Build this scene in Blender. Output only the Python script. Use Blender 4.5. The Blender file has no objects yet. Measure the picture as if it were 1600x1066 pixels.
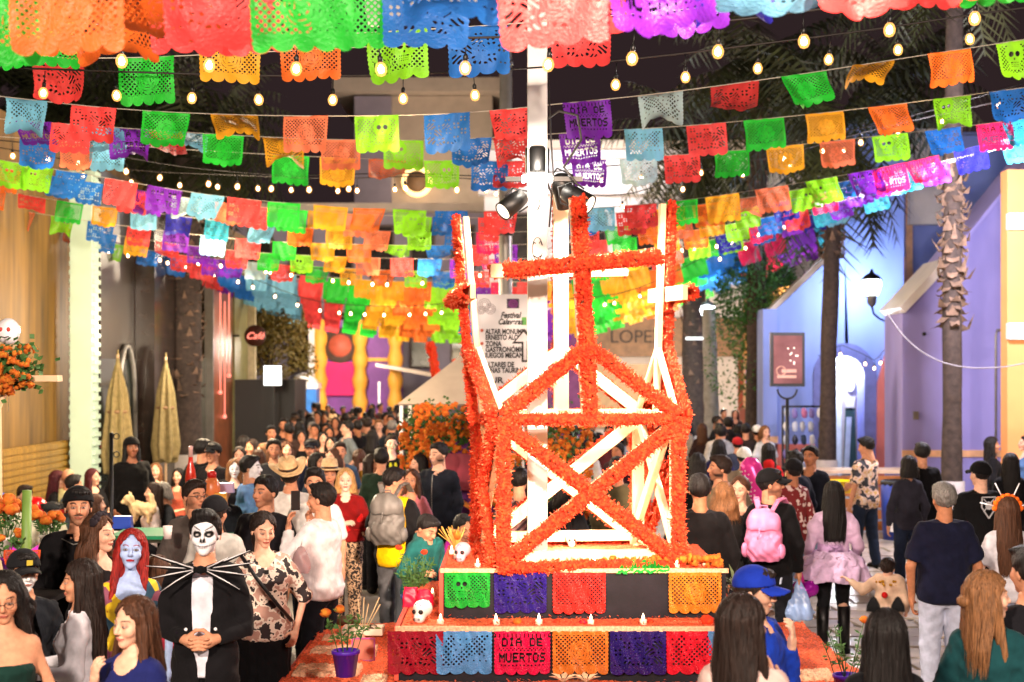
import bpy, math, random
import numpy as np
from mathutils import Vector, Matrix, Euler

rnd = random.Random(11)
nrs = np.random.RandomState(5)
SC = bpy.context.scene
COL = SC.collection

# ------------------------------------------------------------------ camera, world, lights, exposure
FPX = 2222.0
CAMH = 2.6
HOR = 587.0
def at(px, py, Y):
    return Vector(((px - 800) / FPX * Y, Y, CAMH - (py - HOR) / FPX * Y))

cam_d = bpy.data.cameras.new('camera')
cam = bpy.data.objects.new('camera', cam_d); COL.objects.link(cam)
cam.location = (0, 0, CAMH); cam.rotation_euler = (math.radians(90), 0, 0)
cam_d.sensor_width = 36; cam_d.lens = 50; cam_d.shift_y = 54 / 1600
cam_d.clip_end = 400; cam_d.clip_start = .05
cam_d.dof.use_dof = True; cam_d.dof.focus_distance = 9.6; cam_d.dof.aperture_fstop = 2.2
SC.camera = cam

w = bpy.data.worlds.new('World'); SC.world = w; w.use_nodes = True
bgn = w.node_tree.nodes['Background']
bgn.inputs[0].default_value = (.022, .013, .014, 1); bgn.inputs[1].default_value = 1.0
SC.view_settings.view_transform = 'Standard'; SC.view_settings.look = 'None'
SC.view_settings.gamma = 1; SC.view_settings.use_curve_mapping = False
SC.view_settings.exposure = 0.32
SC.cycles.use_denoising = True
SC.cycles.max_bounces = 5; SC.cycles.diffuse_bounces = 3; SC.cycles.glossy_bounces = 2
SC.cycles.transmission_bounces = 3; SC.cycles.transparent_max_bounces = 8
SC.cycles.sample_clamp_indirect = 3.0; SC.cycles.sample_clamp_direct = 0
SC.cycles.caustics_reflective = False; SC.cycles.caustics_refractive = False
SC.cycles.use_light_tree = True

def lamp(name, kind, loc, power, col, size=.2, target=None, cone=60, blend=.6):
    d = bpy.data.lights.new(name, kind); d.energy = power; d.color = col
    if kind == 'AREA': d.size = size
    else: d.shadow_soft_size = size
    if kind == 'SPOT': d.spot_size = math.radians(cone); d.spot_blend = blend
    o = bpy.data.objects.new(name, d); COL.objects.link(o); o.location = loc
    if target is not None:
        o.rotation_euler = (Vector(target) - Vector(loc)).to_track_quat('-Z', 'Y').to_euler()
    return o
WARM = (1, .80, .58); COOL = (.72, .86, 1.0); NEUT = (1, .90, .78)
# unseen fill spots added behind the camera, lighting crowd and altar head-on
lamp('front_fill_spot', 'SPOT', (-3.2, -2.5, 6.0), 6000, (1, .82, .66), .25, (-.3, 12, 2.2), 75)
lamp('front_fill_spot', 'SPOT', (4.2, -1.5, 6.2), 3600, (1, .82, .68), .25, (1.2, 11, 2.8), 75)
lamp('front_fill_spot', 'SPOT', (1.6, -2.2, 5.6), 21000, (1, .72, .54), .2, (.45, 10.3, 2.5), 18, .7)
# ring of light at the foot of the cans, washing the post
lamp('ring_light_lamp', 'POINT', (.19, 10.50, 4.16), 9, (1, .92, .8), .05)
lamp('altar_uplight_lamp', 'POINT', (.5, 11.0, 1.42), 60, (1, .74, .5), .08)
# street lanterns on the right, followed by fill lamps added along the street
lamp('lantern_lamp', 'POINT', at(1358, 450, 28.9), 190, (.62, .78, 1), .16)
lamp('lantern_lamp', 'POINT', at(1180, 462, 31.0), 420, (.85, .95, 1), .2)
lamp('lantern_lamp', 'POINT', at(1104, 486, 34.6), 700, (.85, .93, 1), .2)
lamp('street_fill_lamp', 'POINT', (-4.0, 20.0, 3.2), 800, (1, .78, .50), .3)  # unseen fill added to brighten the left tables and shop wall
lamp('terrace_fill_lamp', 'POINT', (-4.6, 16.4, 3.2), 400, (1, .82, .6), .3)  # added fill without a fixture, lifts the terrace
lamp('street_fill_lamp', 'POINT', (6.4, 19.0, 5.0), 1300, (.95, .88, 1), .3)  # added fill for the lavender wall, no fixture here
lamp('street_fill_lamp', 'POINT', (1.0, 24.0, 5.2), 500, WARM, .3)  # mid-street fill, added without a fixture
lamp('street_fill_lamp', 'POINT', (-2.0, 40.0, 6.2), 700, WARM, .3)  # added fill for the far street
lamp('doorway_lamp', 'POINT', (7.05, 30.80, 2.75), 170, (.85, .92, 1), .1)
lamp('terrace_fill_lamp', 'POINT', (-5.4, 26.0, 3.4), 200, (1, .86, .66), .25)  # extra fill put in for the slats and copper panel
for x_, y_, z_, p_ in ((-4.5, 21.5, 4.6, 130), (-1.5, 23.5, 4.0, 150), (2.5, 24.5, 4.1, 130), (-2.5, 31.0, 3.7, 190), (1.5, 33.0, 3.8, 170), (-1.0, 12.2, 4.5, 35), (4.0, 13.2, 5.1, 40)):
    lamp('bulb_string_lamp', 'POINT', (x_, y_, z_), p_, (1, .70, .40), .12)
lamp('carnival_fill_lamp', 'POINT', (-5.5, 45.5, 3.6), 900, (1, .85, .7), .3)  # fill added to brighten the carnival front
lamp('arcade_fill_lamp', 'POINT', (6.0, 40, 3.4), 2200, (1, .82, .6), .3)  # added fill that lights the arcade house
lamp('facade_fill_lamp', 'POINT', at(700, 330, 54), 560, WARM, .4)  # fill added to brighten the tower block
lamp('facade_fill_lamp', 'POINT', at(925, 268, 46), 500, (.95, .95, 1), .3)  # added fill on the white building behind the crosses
lamp('wall_fill_lamp', 'POINT', (8.9, 19.8, 2.2), 110, (1, .8, .6), .2)  # fill added on the orange wall, no fixture
lamp('left_front_fill', 'POINT', (-3.2, 5.0, 5.2), 30, (1, .82, .75), .3)  # unseen overhead fill added for the left foreground
lamp('right_front_fill', 'POINT', (3.2, 5.6, 5.2), 45, (1, .82, .80), .3)  # unseen overhead fill added for the right foreground

# ------------------------------------------------------------------ colour and materials
def lin(c):
    if isinstance(c, str):
        c = c.lstrip('#'); c = [int(c[i:i+2], 16) / 255 for i in (0, 2, 4)]
    return tuple((x / 12.92 if x <= .04045 else ((x + .055) / 1.055) ** 2.4) for x in c)

def newmat(name):
    m = bpy.data.materials.new(name); m.use_nodes = True
    nt = m.node_tree; b = nt.nodes['Principled BSDF']
    return m, nt, b
def L(nt, a, b): nt.links.new(a, b)
def nd(nt, t, **k):
    n = nt.nodes.new(t)
    for a, v in k.items(): setattr(n, a, v)
    return n
def noise_mix(nt, src, scale, amt, vec=None, detail=3, stretch=None):
    """multiply a colour socket by a noise between 1-amt and 1+amt"""
    tc = nd(nt, 'ShaderNodeTexCoord'); mp = nd(nt, 'ShaderNodeMapping')
    if stretch: mp.inputs['Scale'].default_value = stretch
    L(nt, tc.outputs['Object'], mp.inputs[0])
    n = nd(nt, 'ShaderNodeTexNoise'); n.inputs['Scale'].default_value = scale; n.inputs['Detail'].default_value = detail
    L(nt, mp.outputs[0], n.inputs['Vector'])
    mr = nd(nt, 'ShaderNodeMapRange'); mr.inputs['From Min'].default_value = .3; mr.inputs['From Max'].default_value = .7
    mr.inputs['To Min'].default_value = 1 - amt; mr.inputs['To Max'].default_value = 1 + amt
    L(nt, n.outputs['Fac'], mr.inputs['Value'])
    mx = nd(nt, 'ShaderNodeVectorMath', operation='SCALE')
    L(nt, src, mx.inputs[0]); L(nt, mr.outputs[0], mx.inputs['Scale'])
    return mx.outputs[0], n.outputs['Fac']
def bump(nt, b, h, dist=.01, st=.5):
    bp = nd(nt, 'ShaderNodeBump'); bp.inputs['Distance'].default_value = dist; bp.inputs['Strength'].default_value = st
    L(nt, h, bp.inputs['Height']); L(nt, bp.outputs[0], b.inputs['Normal'])

MATS = {}
def mat(name, col, rough=.6, nscale=6, namt=.15, bd=.003, metal=0, stretch=None, spec=None, coat=0):
    if name in MATS: return MATS[name]
    m, nt, b = newmat(name)
    rgb = nd(nt, 'ShaderNodeRGB'); rgb.outputs[0].default_value = (*(lin(col) if isinstance(col, str) else col), 1)
    c, f = noise_mix(nt, rgb.outputs[0], nscale, namt, stretch=stretch)
    L(nt, c, b.inputs['Base Color']); b.inputs['Roughness'].default_value = rough; b.inputs['Metallic'].default_value = metal
    if spec is not None: b.inputs['Specular IOR Level'].default_value = spec
    if coat: b.inputs['Coat Weight'].default_value = coat
    if bd: bump(nt, b, f, bd)
    MATS[name] = m; return m

def objcol_mat(name, rough=.8, nscale=9, namt=.12, bd=.006, stretch=None, sheen=0, coat=0, spec=.3, fold=False):
    m, nt, b = newmat(name)
    oi = nd(nt, 'ShaderNodeObjectInfo')
    c, f = noise_mix(nt, oi.outputs['Color'], nscale, namt, stretch=stretch)
    L(nt, c, b.inputs['Base Color']); b.inputs['Roughness'].default_value = rough
    b.inputs['Specular IOR Level'].default_value = spec
    if sheen: b.inputs['Sheen Weight'].default_value = sheen
    if coat: b.inputs['Coat Weight'].default_value = coat
    if fold:
        tc = nd(nt, 'ShaderNodeTexCoord'); mp = nd(nt, 'ShaderNodeMapping'); mp.inputs['Rotation'].default_value = (.5, .9, .3); mp.inputs['Scale'].default_value = (1, 1, .45)
        L(nt, tc.outputs['Object'], mp.inputs[0]); n2 = nd(nt, 'ShaderNodeTexNoise'); n2.inputs['Scale'].default_value = 8; n2.inputs['Detail'].default_value = 2.5; n2.inputs['Distortion'].default_value = 1.2; L(nt, mp.outputs[0], n2.inputs['Vector']); f = n2.outputs['Fac']
    bump(nt, b, f, bd, .8 if fold else .6)
    MATS[name] = m; return m
M_CLOTH = objcol_mat('woven_cloth', .88, 13, .20, .017, sheen=.03, spec=.15, fold=True)
M_HAIR = objcol_mat('hair_strands', .58, 150, .6, .014, stretch=(1, 1, .05), spec=.28)
M_PLAST = objcol_mat('plain_plastic', .35, 5, .08, .002)
M_LEATHER = objcol_mat('soft_leather', .45, 12, .15, .01, coat=.15)

# skin takes its colour (face paint, brows, lips) from a colour attribute
m, nt, b = newmat('skin'); at_ = nd(nt, 'ShaderNodeAttribute'); at_.attribute_name = 'tone'
c, f = noise_mix(nt, at_.outputs['Color'], 38, .13, detail=5)
L(nt, c, b.inputs['Base Color']); b.inputs['Roughness'].default_value = .6; b.inputs['Specular IOR Level'].default_value = .3
b.inputs['Subsurface Weight'].default_value = .0; bump(nt, b, f, .002, .3)
MATS['skin'] = m; M_SKIN = m

# perforated plastic flags: shiny film that lets light through, colour from the object
m, nt, b = newmat('flag_film'); oi = nd(nt, 'ShaderNodeObjectInfo')
c, f = noise_mix(nt, oi.outputs['Color'], 9, .12)
tr = nd(nt, 'ShaderNodeBsdfTranslucent'); mx = nd(nt, 'ShaderNodeMixShader'); mx.inputs[0].default_value = .60
L(nt, c, b.inputs['Base Color']); L(nt, c, tr.inputs['Color']); b.inputs['Roughness'].default_value = .38
n2 = nd(nt, 'ShaderNodeTexNoise'); n2.inputs['Scale'].default_value = 22; n2.inputs['Detail'].default_value = 2
bump(nt, b, n2.outputs['Fac'], .01, .6)
L(nt, b.outputs[0], mx.inputs[1]); L(nt, tr.outputs[0], mx.inputs[2])
L(nt, mx.outputs[0], nt.nodes['Material Output'].inputs[0]); M_FLAG = m
# shiny foil film for the flags pinned round the altar
m, nt, b = newmat('flag_foil'); oi = nd(nt, 'ShaderNodeObjectInfo')
c, f = noise_mix(nt, oi.outputs['Color'], 9, .15)
L(nt, c, b.inputs['Base Color']); b.inputs['Roughness'].default_value = .22; b.inputs['Coat Weight'].default_value = .6
n2 = nd(nt, 'ShaderNodeTexNoise'); n2.inputs['Scale'].default_value = 26; n2.inputs['Detail'].default_value = 3
bump(nt, b, n2.outputs['Fac'], .03, .9); M_FOIL = m

def emat(name, col, st):
    if name in MATS: return MATS[name]
    m, nt, b = newmat(name)
    b.inputs['Base Color'].default_value = (*col, 1); b.inputs['Emission Color'].default_value = (*col, 1)
    b.inputs['Emission Strength'].default_value = st
    MATS[name] = m; return m
M_BULB = emat('bulb_core_lit', (1, .80, .52), 42)
m, nt, b = newmat('bulb_halo_glow'); tp = nd(nt, 'ShaderNodeBsdfTransparent'); em_ = nd(nt, 'ShaderNodeEmission'); em_.inputs[0].default_value = (1, .42, .10, 1); em_.inputs[1].default_value = 2.4
mx = nd(nt, 'ShaderNodeMixShader'); mx.inputs[0].default_value = .42; L(nt, tp.outputs[0], mx.inputs[1]); L(nt, em_.outputs[0], mx.inputs[2]); L(nt, mx.outputs[0], nt.nodes['Material Output'].inputs[0]); M_HALO = m  # amber emission on the shell imitates the bloom halo round a bulb
M_LANT = emat('lantern_glass_lit', (.85, .93, 1), 14)
M_PANEL = emat('lit_screen', (1, 1, .96), 3.0)
M_FLAME = emat('candle_flame', (1, .75, .4), 6)
M_NEON = emat('neon_red', (1, .25, .18), 1.6)
M_REFL = emat('bulb_reflection_glow', (1, .9, .8), 1.5)

def pattern_mat(name, cols, kind, scale=10, rough=.8):
    """cloth printed with two or three colours"""
    m, nt, b = newmat(name)
    tc = nd(nt, 'ShaderNodeTexCoord'); ramp = nd(nt, 'ShaderNodeValToRGB'); ramp.color_ramp.interpolation = 'CONSTANT'
    if kind == 'blobs':
        t = nd(nt, 'ShaderNodeTexNoise'); t.inputs['Scale'].default_value = scale; t.inputs['Detail'].default_value = 2
        L(nt, tc.outputs['Object'], t.inputs['Vector']); L(nt, t.outputs['Fac'], ramp.inputs[0]); st = [0, .46, .56, .62]
    elif kind == 'cells':
        t = nd(nt, 'ShaderNodeTexVoronoi'); t.inputs['Scale'].default_value = scale
        L(nt, tc.outputs['Object'], t.inputs['Vector'])
        s = nd(nt, 'ShaderNodeSeparateColor'); L(nt, t.outputs['Color'], s.inputs[0]); L(nt, s.outputs[0], ramp.inputs[0])
        st = [i / len(cols) for i in range(len(cols))]
    elif kind in ('plaid', 'stripe'):
        s = nd(nt, 'ShaderNodeSeparateXYZ'); L(nt, tc.outputs['Object'], s.inputs[0])
        def saw(sock, sc):
            a = nd(nt, 'ShaderNodeMath', operation='MULTIPLY'); a.inputs[1].default_value = sc; L(nt, sock, a.inputs[0])
            f_ = nd(nt, 'ShaderNodeMath', operation='FRACT'); L(nt, a.outputs[0], f_.inputs[0]); return f_.outputs[0]
        zz = saw(s.outputs[2], scale)
        if kind == 'plaid':
            a = nd(nt, 'ShaderNodeMath', operation='ADD'); L(nt, zz, a.inputs[0]); L(nt, saw(s.outputs[0], scale), a.inputs[1])
            h = nd(nt, 'ShaderNodeMath', operation='MULTIPLY'); h.inputs[1].default_value = .5; L(nt, a.outputs[0], h.inputs[0]); zz = h.outputs[0]
        L(nt, zz, ramp.inputs[0]); st = [i / len(cols) for i in range(len(cols))]
    cr = ramp.color_ramp
    while len(cr.elements) < len(cols): cr.elements.new(.5)
    for e, c_, p in zip(cr.elements, cols, st): e.position = p
    for e, c_ in zip(cr.elements, cols): e.color = (*lin(c_), 1)
    L(nt, ramp.outputs[0], b.inputs['Base Color']); b.inputs['Roughness'].default_value = rough
    MATS[name] = m; return m

# ------------------------------------------------------------------ mesh helpers
def tag(o, label=None, cat=None, group=None, kind=None):
    if label: o['label'] = label
    if cat: o['category'] = cat
    if group: o['group'] = group
    if kind: o['kind'] = kind
    return o
def thing(name, label, cat, loc=(0, 0, 0), rz=0, group=None):
    o = bpy.data.objects.new(name, None); COL.objects.link(o); o.location = loc; o.rotation_euler = (0, 0, rz)
    o.empty_display_size = .1
    return tag(o, label, cat, group)
def link(name, me, parent=None, color=None, loc=None, rot=None):
    o = bpy.data.objects.new(name, me); COL.objects.link(o)
    if parent is not None: o.parent = parent
    if color is not None: o.color = (*(lin(color) if isinstance(color, str) else color), 1)
    if loc is not None: o.location = loc
    if rot is not None: o.rotation_euler = rot
    return o
def mesh_np(name, V, Fq, material, smooth=True, mats=None, mi=None):
    me = bpy.data.meshes.new(name)
    V = np.asarray(V, np.float32); Fq = np.asarray(Fq, np.int32); k = Fq.shape[1] if len(Fq) else 4
    me.vertices.add(len(V)); me.vertices.foreach_set('co', V.ravel())
    me.loops.add(Fq.size); me.loops.foreach_set('vertex_index', Fq.ravel())
    me.polygons.add(len(Fq)); me.polygons.foreach_set('loop_start', np.arange(0, Fq.size, k, dtype=np.int32))
    if smooth: me.polygons.foreach_set('use_smooth', np.ones(len(Fq), bool))
    for m_ in (mats or [material]): me.materials.append(m_)
    if mi is not None: me.polygons.foreach_set('material_index', np.asarray(mi, np.int32))
    me.update(calc_edges=True); return me
class MB:
    """collects simple shapes and links them as one mesh object"""
    def __init__(s): s.v = []; s.f = []; s.m = []; s.sm = []
    def add(s, vs, fs, mi=0, smooth=False):
        n = len(s.v); s.v += [tuple(v) for v in vs]; s.f += [tuple(i + n for i in f) for f in fs]
        s.m += [mi] * len(fs); s.sm += [smooth] * len(fs); return s
    def box(s, c, d, mi=0, R=None, taper=1):
        hx, hy, hz = d[0] / 2, d[1] / 2, d[2] / 2; vs = []
        for z in (-1, 1):
            t = taper if z > 0 else 1
            for x, y in ((-1, -1), (1, -1), (1, 1), (-1, 1)):
                p = Vector((x * hx * t, y * hy * t, z * hz))
                if R is not None: p = R @ p
                vs.append(p + Vector(c))
        return s.add(vs, [(3, 2, 1, 0), (4, 5, 6, 7), (0, 1, 5, 4), (1, 2, 6, 5), (2, 3, 7, 6), (3, 0, 4, 7)], mi)
    def bar(s, a, b, w_, h_=None, mi=0, up=(0, 0, 1)):
        a = Vector(a); b = Vector(b); d = b - a; Ln = d.length
        if Ln < 1e-6: return s
        z = d.normalized(); u = Vector(up)
        if abs(z.dot(u)) > .95: u = Vector((0, 1, 0))
        x = u.cross(z).normalized(); y = z.cross(x); R = Matrix((x, y, z)).transposed()
        return s.box((a + b) / 2, (w_, h_ or w_, Ln), mi, R)
    def tube(s, pts, r, n=6, mi=0, cap=True):
        pts = [Vector(p) for p in pts]; rs = r if isinstance(r, (list, tuple)) else [r] * len(pts)
        vs = []; fs = []; prev = Vector((0, 0, 1))
        for i, p in enumerate(pts):
            d = (pts[min(i + 1, len(pts) - 1)] - pts[max(i - 1, 0)])
            d = d.normalized() if d.length > 1e-9 else Vector((0, 0, 1))
            u = prev - d * prev.dot(d)
            if u.length < .05: u = Vector((1, 0, 0)) - d * d.x
            if u.length < .05: u = Vector((0, 1, 0)) - d * d.y
            u.normalize(); prev = u; v = d.cross(u)
            for k in range(n):
                a = 2 * math.pi * k / n; vs.append(p + (u * math.cos(a) + v * math.sin(a)) * rs[i])
        for i in range(len(pts) - 1):
            for k in range(n): fs.append((i * n + k, i * n + (k + 1) % n, (i + 1) * n + (k + 1) % n, (i + 1) * n + k))
        if cap: fs.append(tuple(range(n))[::-1]); fs.append(tuple((len(pts) - 1) * n + k for k in range(n)))
        return s.add(vs, fs, mi, True)
    def lathe(s, prof, c=(0, 0, 0), n=16, mi=0, R=None, sx=1, sy=1):
        vs = []; fs = []
        for r, z in prof:
            for k in range(n):
                a = 2 * math.pi * k / n; p = Vector((r * math.cos(a) * sx, r * math.sin(a) * sy, z))
                if R is not None: p = R @ p
                vs.append(p + Vector(c))
        for i in range(len(prof) - 1):
            for k in range(n): fs.append((i * n + k, i * n + (k + 1) % n, (i + 1) * n + (k + 1) % n, (i + 1) * n + k))
        fs.append(tuple(range(n))[::-1]); fs.append(tuple((len(prof) - 1) * n + k for k in range(n)))
        return s.add(vs, fs, mi, True)
    def ball(s, c, r, n=10, mi=0, jit=0, rg=None):
        rx, ry, rz = r if isinstance(r, (tuple, list)) else (r, r, r); m_ = max(4, n // 2); vs = [Vector(c) + Vector((0, 0, -rz))]; fs = []
        for i in range(1, m_):
            t = -math.pi / 2 + math.pi * i / m_
            for k in range(n):
                a = 2 * math.pi * k / n; q = 1 + (rg.uniform(-jit, jit) if rg else 0)
                vs.append(Vector(c) + Vector((rx * math.cos(t) * math.cos(a) * q, ry * math.cos(t) * math.sin(a) * q, rz * math.sin(t) * q)))
        vs.append(Vector(c) + Vector((0, 0, rz))); N = len(vs) - 1
        for k in range(n): fs.append((0, 1 + (k + 1) % n, 1 + k))
        for i in range(m_ - 2):
            for k in range(n): fs.append((1 + i * n + k, 1 + i * n + (k + 1) % n, 1 + (i + 1) * n + (k + 1) % n, 1 + (i + 1) * n + k))
        for k in range(n): fs.append((1 + (m_ - 2) * n + k, 1 + (m_ - 2) * n + (k + 1) % n, N))
        return s.add(vs, fs, mi, True)
    def prism(s, poly, y0, y1, mi=0, plane='xz'):
        """extrude a polygon given in x,z between two y (or in y,z between two x)"""
        n = len(poly)
        if plane == 'xz': vs = [(x, y0, z) for x, z in poly] + [(x, y1, z) for x, z in poly]
        elif plane == 'yz': vs = [(y0, a, z) for a, z in poly] + [(y1, a, z) for a, z in poly]
        else: vs = [(a, b_, y0) for a, b_ in poly] + [(a, b_, y1) for a, b_ in poly]
        fs = [tuple(range(n)), tuple(range(2 * n - 1, n - 1, -1))] + [((i + 1) % n, i, n + i, n + (i + 1) % n) for i in range(n)]
        return s.add(vs, fs, mi)
    def mesh(s, name, mats):
        me = bpy.data.meshes.new(name); me.from_pydata(s.v, [], s.f)
        for m_ in (mats if isinstance(mats, (list, tuple)) else [mats]): me.materials.append(m_)
        me.polygons.foreach_set('material_index', s.m); me.polygons.foreach_set('use_smooth', s.sm)
        me.update(); return me
    def build(s, name, mats, parent=None, color=None, loc=None, rot=None, bevel=0):
        o = link(name, s.mesh(name, mats), parent, color, loc, rot)
        if bevel:
            bm_ = o.modifiers.new('edge', 'BEVEL'); bm_.width = bevel; bm_.segments = 2; bm_.limit_method = 'ANGLE'
        return o

def letters(cu, parent, loc, scale=(1, 1, 1)):
    t = bpy.data.objects.new('tmp', cu); COL.objects.link(t); bpy.context.view_layer.update()
    me = bpy.data.meshes.new_from_object(t.evaluated_get(bpy.context.evaluated_depsgraph_get())); bpy.data.objects.remove(t)
    o = link('lettering', me, parent, None, loc, (math.pi / 2, 0, 0)); o.scale = scale; return o

# ------------------------------------------------------------------ implicit surfaces (for bodies, clothes, hair)
class G:
    def __init__(s, lo, hi, res):
        s.ax = [np.arange(lo[i] - res, hi[i] + 2 * res, res, dtype=np.float32) for i in range(3)]
        s.x = s.ax[0][:, None, None]; s.y = s.ax[1][None, :, None]; s.z = s.ax[2][None, None, :]
def cap(g, a, b, ra, rb=None, fy=1.0):
    rb = ra if rb is None else rb
    bx, by, bz = b[0] - a[0], b[1] - a[1], b[2] - a[2]; q = max(bx * bx + by * by + bz * bz, 1e-9)
    X = g.x - a[0]; Y = g.y - a[1]; Z = g.z - a[2]
    h = np.clip((X * bx + Y * by + Z * bz) / q, 0, 1)
    return np.sqrt((X - h * bx) ** 2 + ((Y - h * by) / fy) ** 2 + (Z - h * bz) ** 2) - (ra + (rb - ra) * h)
def ell(g, c, r):
    k = np.sqrt(((g.x - c[0]) / r[0]) ** 2 + ((g.y - c[1]) / r[1]) ** 2 + ((g.z - c[2]) / r[2]) ** 2)
    return (k - 1) * min(r)
def tab(g, rows, infl=0, ex=2.3, grow=0):
    z = np.array([r[0] for r in rows]); o = np.argsort(z); z = z[o]; A = np.array(rows)[o]
    zz = g.z.ravel() if g.z.ndim == 3 and g.z.shape[0] == 1 and g.z.shape[1] == 1 else g.z
    f = lambda c: np.interp(zz, z, A[:, c]).astype(np.float32)
    rx, ry, cy = f(1) + infl, f(2) + infl, f(3)
    cx = f(4) if A.shape[1] > 4 else 0 * cy
    if zz.ndim == 1: rx, ry, cy, cx = (q[None, None, :] for q in (rx, ry, cy, cx))
    k = (np.abs((g.x - cx) / rx) ** ex + np.abs((g.y - cy) / ry) ** ex) ** (1 / ex)
    d = (k - 1) * np.minimum(rx, ry)
    return np.maximum(np.maximum(d, g.z - z[-1] - infl), z[0] - infl - g.z)
def smin(a, b, k):
    h = np.clip(.5 + .5 * (b - a) / k, 0, 1); return b + (a - b) * h - k * h * (1 - h)
def smax(a, b, k): return -smin(-a, -b, k)
def wob(g, seed, amp, f):
    r = np.random.RandomState(seed); t = 0
    for i in range(4):
        k = r.uniform(-1, 1, 3) * f * (1 + .5 * i); t = t + np.sin(g.x * k[0] + g.y * k[1] + g.z * k[2] + r.uniform(0, 6.28))
    return t * (amp / 4)
def snet(g, F):
    """surface nets: quads round the zero set of F on the grid"""
    xs, ys, zs = g.ax; F = np.ascontiguousarray(np.broadcast_to(F, (len(xs), len(ys), len(zs))), dtype=np.float32).copy()
    F[0] = F[-1] = 1e-2; F[:, 0] = F[:, -1] = 1e-2; F[:, :, 0] = F[:, :, -1] = 1e-2
    I = F < 0
    s = [I[a:I.shape[0] - 1 + a, b:I.shape[1] - 1 + b, c:I.shape[2] - 1 + c] for a in (0, 1) for b in (0, 1) for c in (0, 1)]
    al = s[0].copy(); an = s[0].copy()
    for q in s[1:]: al &= q; an |= q
    ci, cj, ck = np.nonzero(an & ~al)
    if len(ci) == 0: return np.zeros((0, 3)), np.zeros((0, 4), int)
    val = {(a, b, c): F[ci + a, cj + b, ck + c] for a in (0, 1) for b in (0, 1) for c in (0, 1)}
    P = np.zeros((len(ci), 3)); N = np.zeros(len(ci))
    E = []
    for a in (0, 1):
        for b in (0, 1): E += [((0, a, b), (1, a, b), 0), ((a, 0, b), (a, 1, b), 1), ((a, b, 0), (a, b, 1), 2)]
    for p, q, axn in E:
        v0, v1 = val[p], val[q]; m_ = (v0 < 0) != (v1 < 0); t = np.where(m_, v0 / np.where(m_, v0 - v1, 1), 0)
        pos = np.array(p, float)[None, :].repeat(len(ci), 0); pos[:, axn] = t
        P += pos * m_[:, None]; N += m_
    P /= N[:, None]; res = xs[1] - xs[0]
    V = np.stack([xs[0] + (ci + P[:, 0]) * res, ys[0] + (cj + P[:, 1]) * res, zs[0] + (ck + P[:, 2]) * res], 1)
    idx = -np.ones(an.shape, np.int64); idx[ci, cj, ck] = np.arange(len(ci)); Q = []
    def quads(ax):
        A = I[:-1] if ax == 0 else (I[:, :-1] if ax == 1 else I[:, :, :-1]); B = I[1:] if ax == 0 else (I[:, 1:] if ax == 1 else I[:, :, 1:])
        i, j, k = np.nonzero(A != B)
        ok = {0: (j > 0) & (k > 0), 1: (i > 0) & (k > 0), 2: (i > 0) & (j > 0)}[ax]
        i, j, k = i[ok], j[ok], k[ok]; fl = A[i, j, k]
        if ax == 0: q = [idx[i, j - 1, k - 1], idx[i, j, k - 1], idx[i, j, k], idx[i, j - 1, k]]
        elif ax == 1: q = [idx[i - 1, j, k - 1], idx[i - 1, j, k], idx[i, j, k], idx[i, j, k - 1]]
        else: q = [idx[i - 1, j - 1, k], idx[i, j - 1, k], idx[i, j, k], idx[i - 1, j, k]]
        q = np.stack(q, 1); q[~fl] = q[~fl][:, ::-1]; return q
    Q = np.concatenate([quads(0), quads(1), quads(2)]); Q = Q[(Q >= 0).all(1)]
    return V, Q

def petal_mat(name, c1, c2):
    m, nt, b = newmat(name); tc = nd(nt, 'ShaderNodeTexCoord'); n = nd(nt, 'ShaderNodeTexNoise'); n.inputs['Scale'].default_value = 26; n.inputs['Detail'].default_value = 1; L(nt, tc.outputs['Object'], n.inputs['Vector'])
    mr = nd(nt, 'ShaderNodeMapRange'); mr.inputs['From Min'].default_value = .42; mr.inputs['From Max'].default_value = .68; L(nt, n.outputs['Fac'], mr.inputs['Value'])
    mc = nd(nt, 'ShaderNodeMix'); mc.data_type = 'RGBA'; L(nt, mr.outputs[0], mc.inputs[0]); mc.inputs[6].default_value = (*c1, 1); mc.inputs[7].default_value = (*c2, 1)
    tr = nd(nt, 'ShaderNodeBsdfTranslucent'); mx = nd(nt, 'ShaderNodeMixShader'); mx.inputs[0].default_value = .28; L(nt, mc.outputs[2], b.inputs['Base Color']); L(nt, mc.outputs[2], tr.inputs['Color']); b.inputs['Roughness'].default_value = .8
    n2 = nd(nt, 'ShaderNodeTexNoise'); n2.inputs['Scale'].default_value = 220; L(nt, tc.outputs['Object'], n2.inputs['Vector']); bump(nt, b, n2.outputs['Fac'], .01, .8)
    L(nt, b.outputs[0], mx.inputs[1]); L(nt, tr.outputs[0], mx.inputs[2]); L(nt, mx.outputs[0], nt.nodes['Material Output'].inputs[0]); MATS[name] = m; return m

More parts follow.
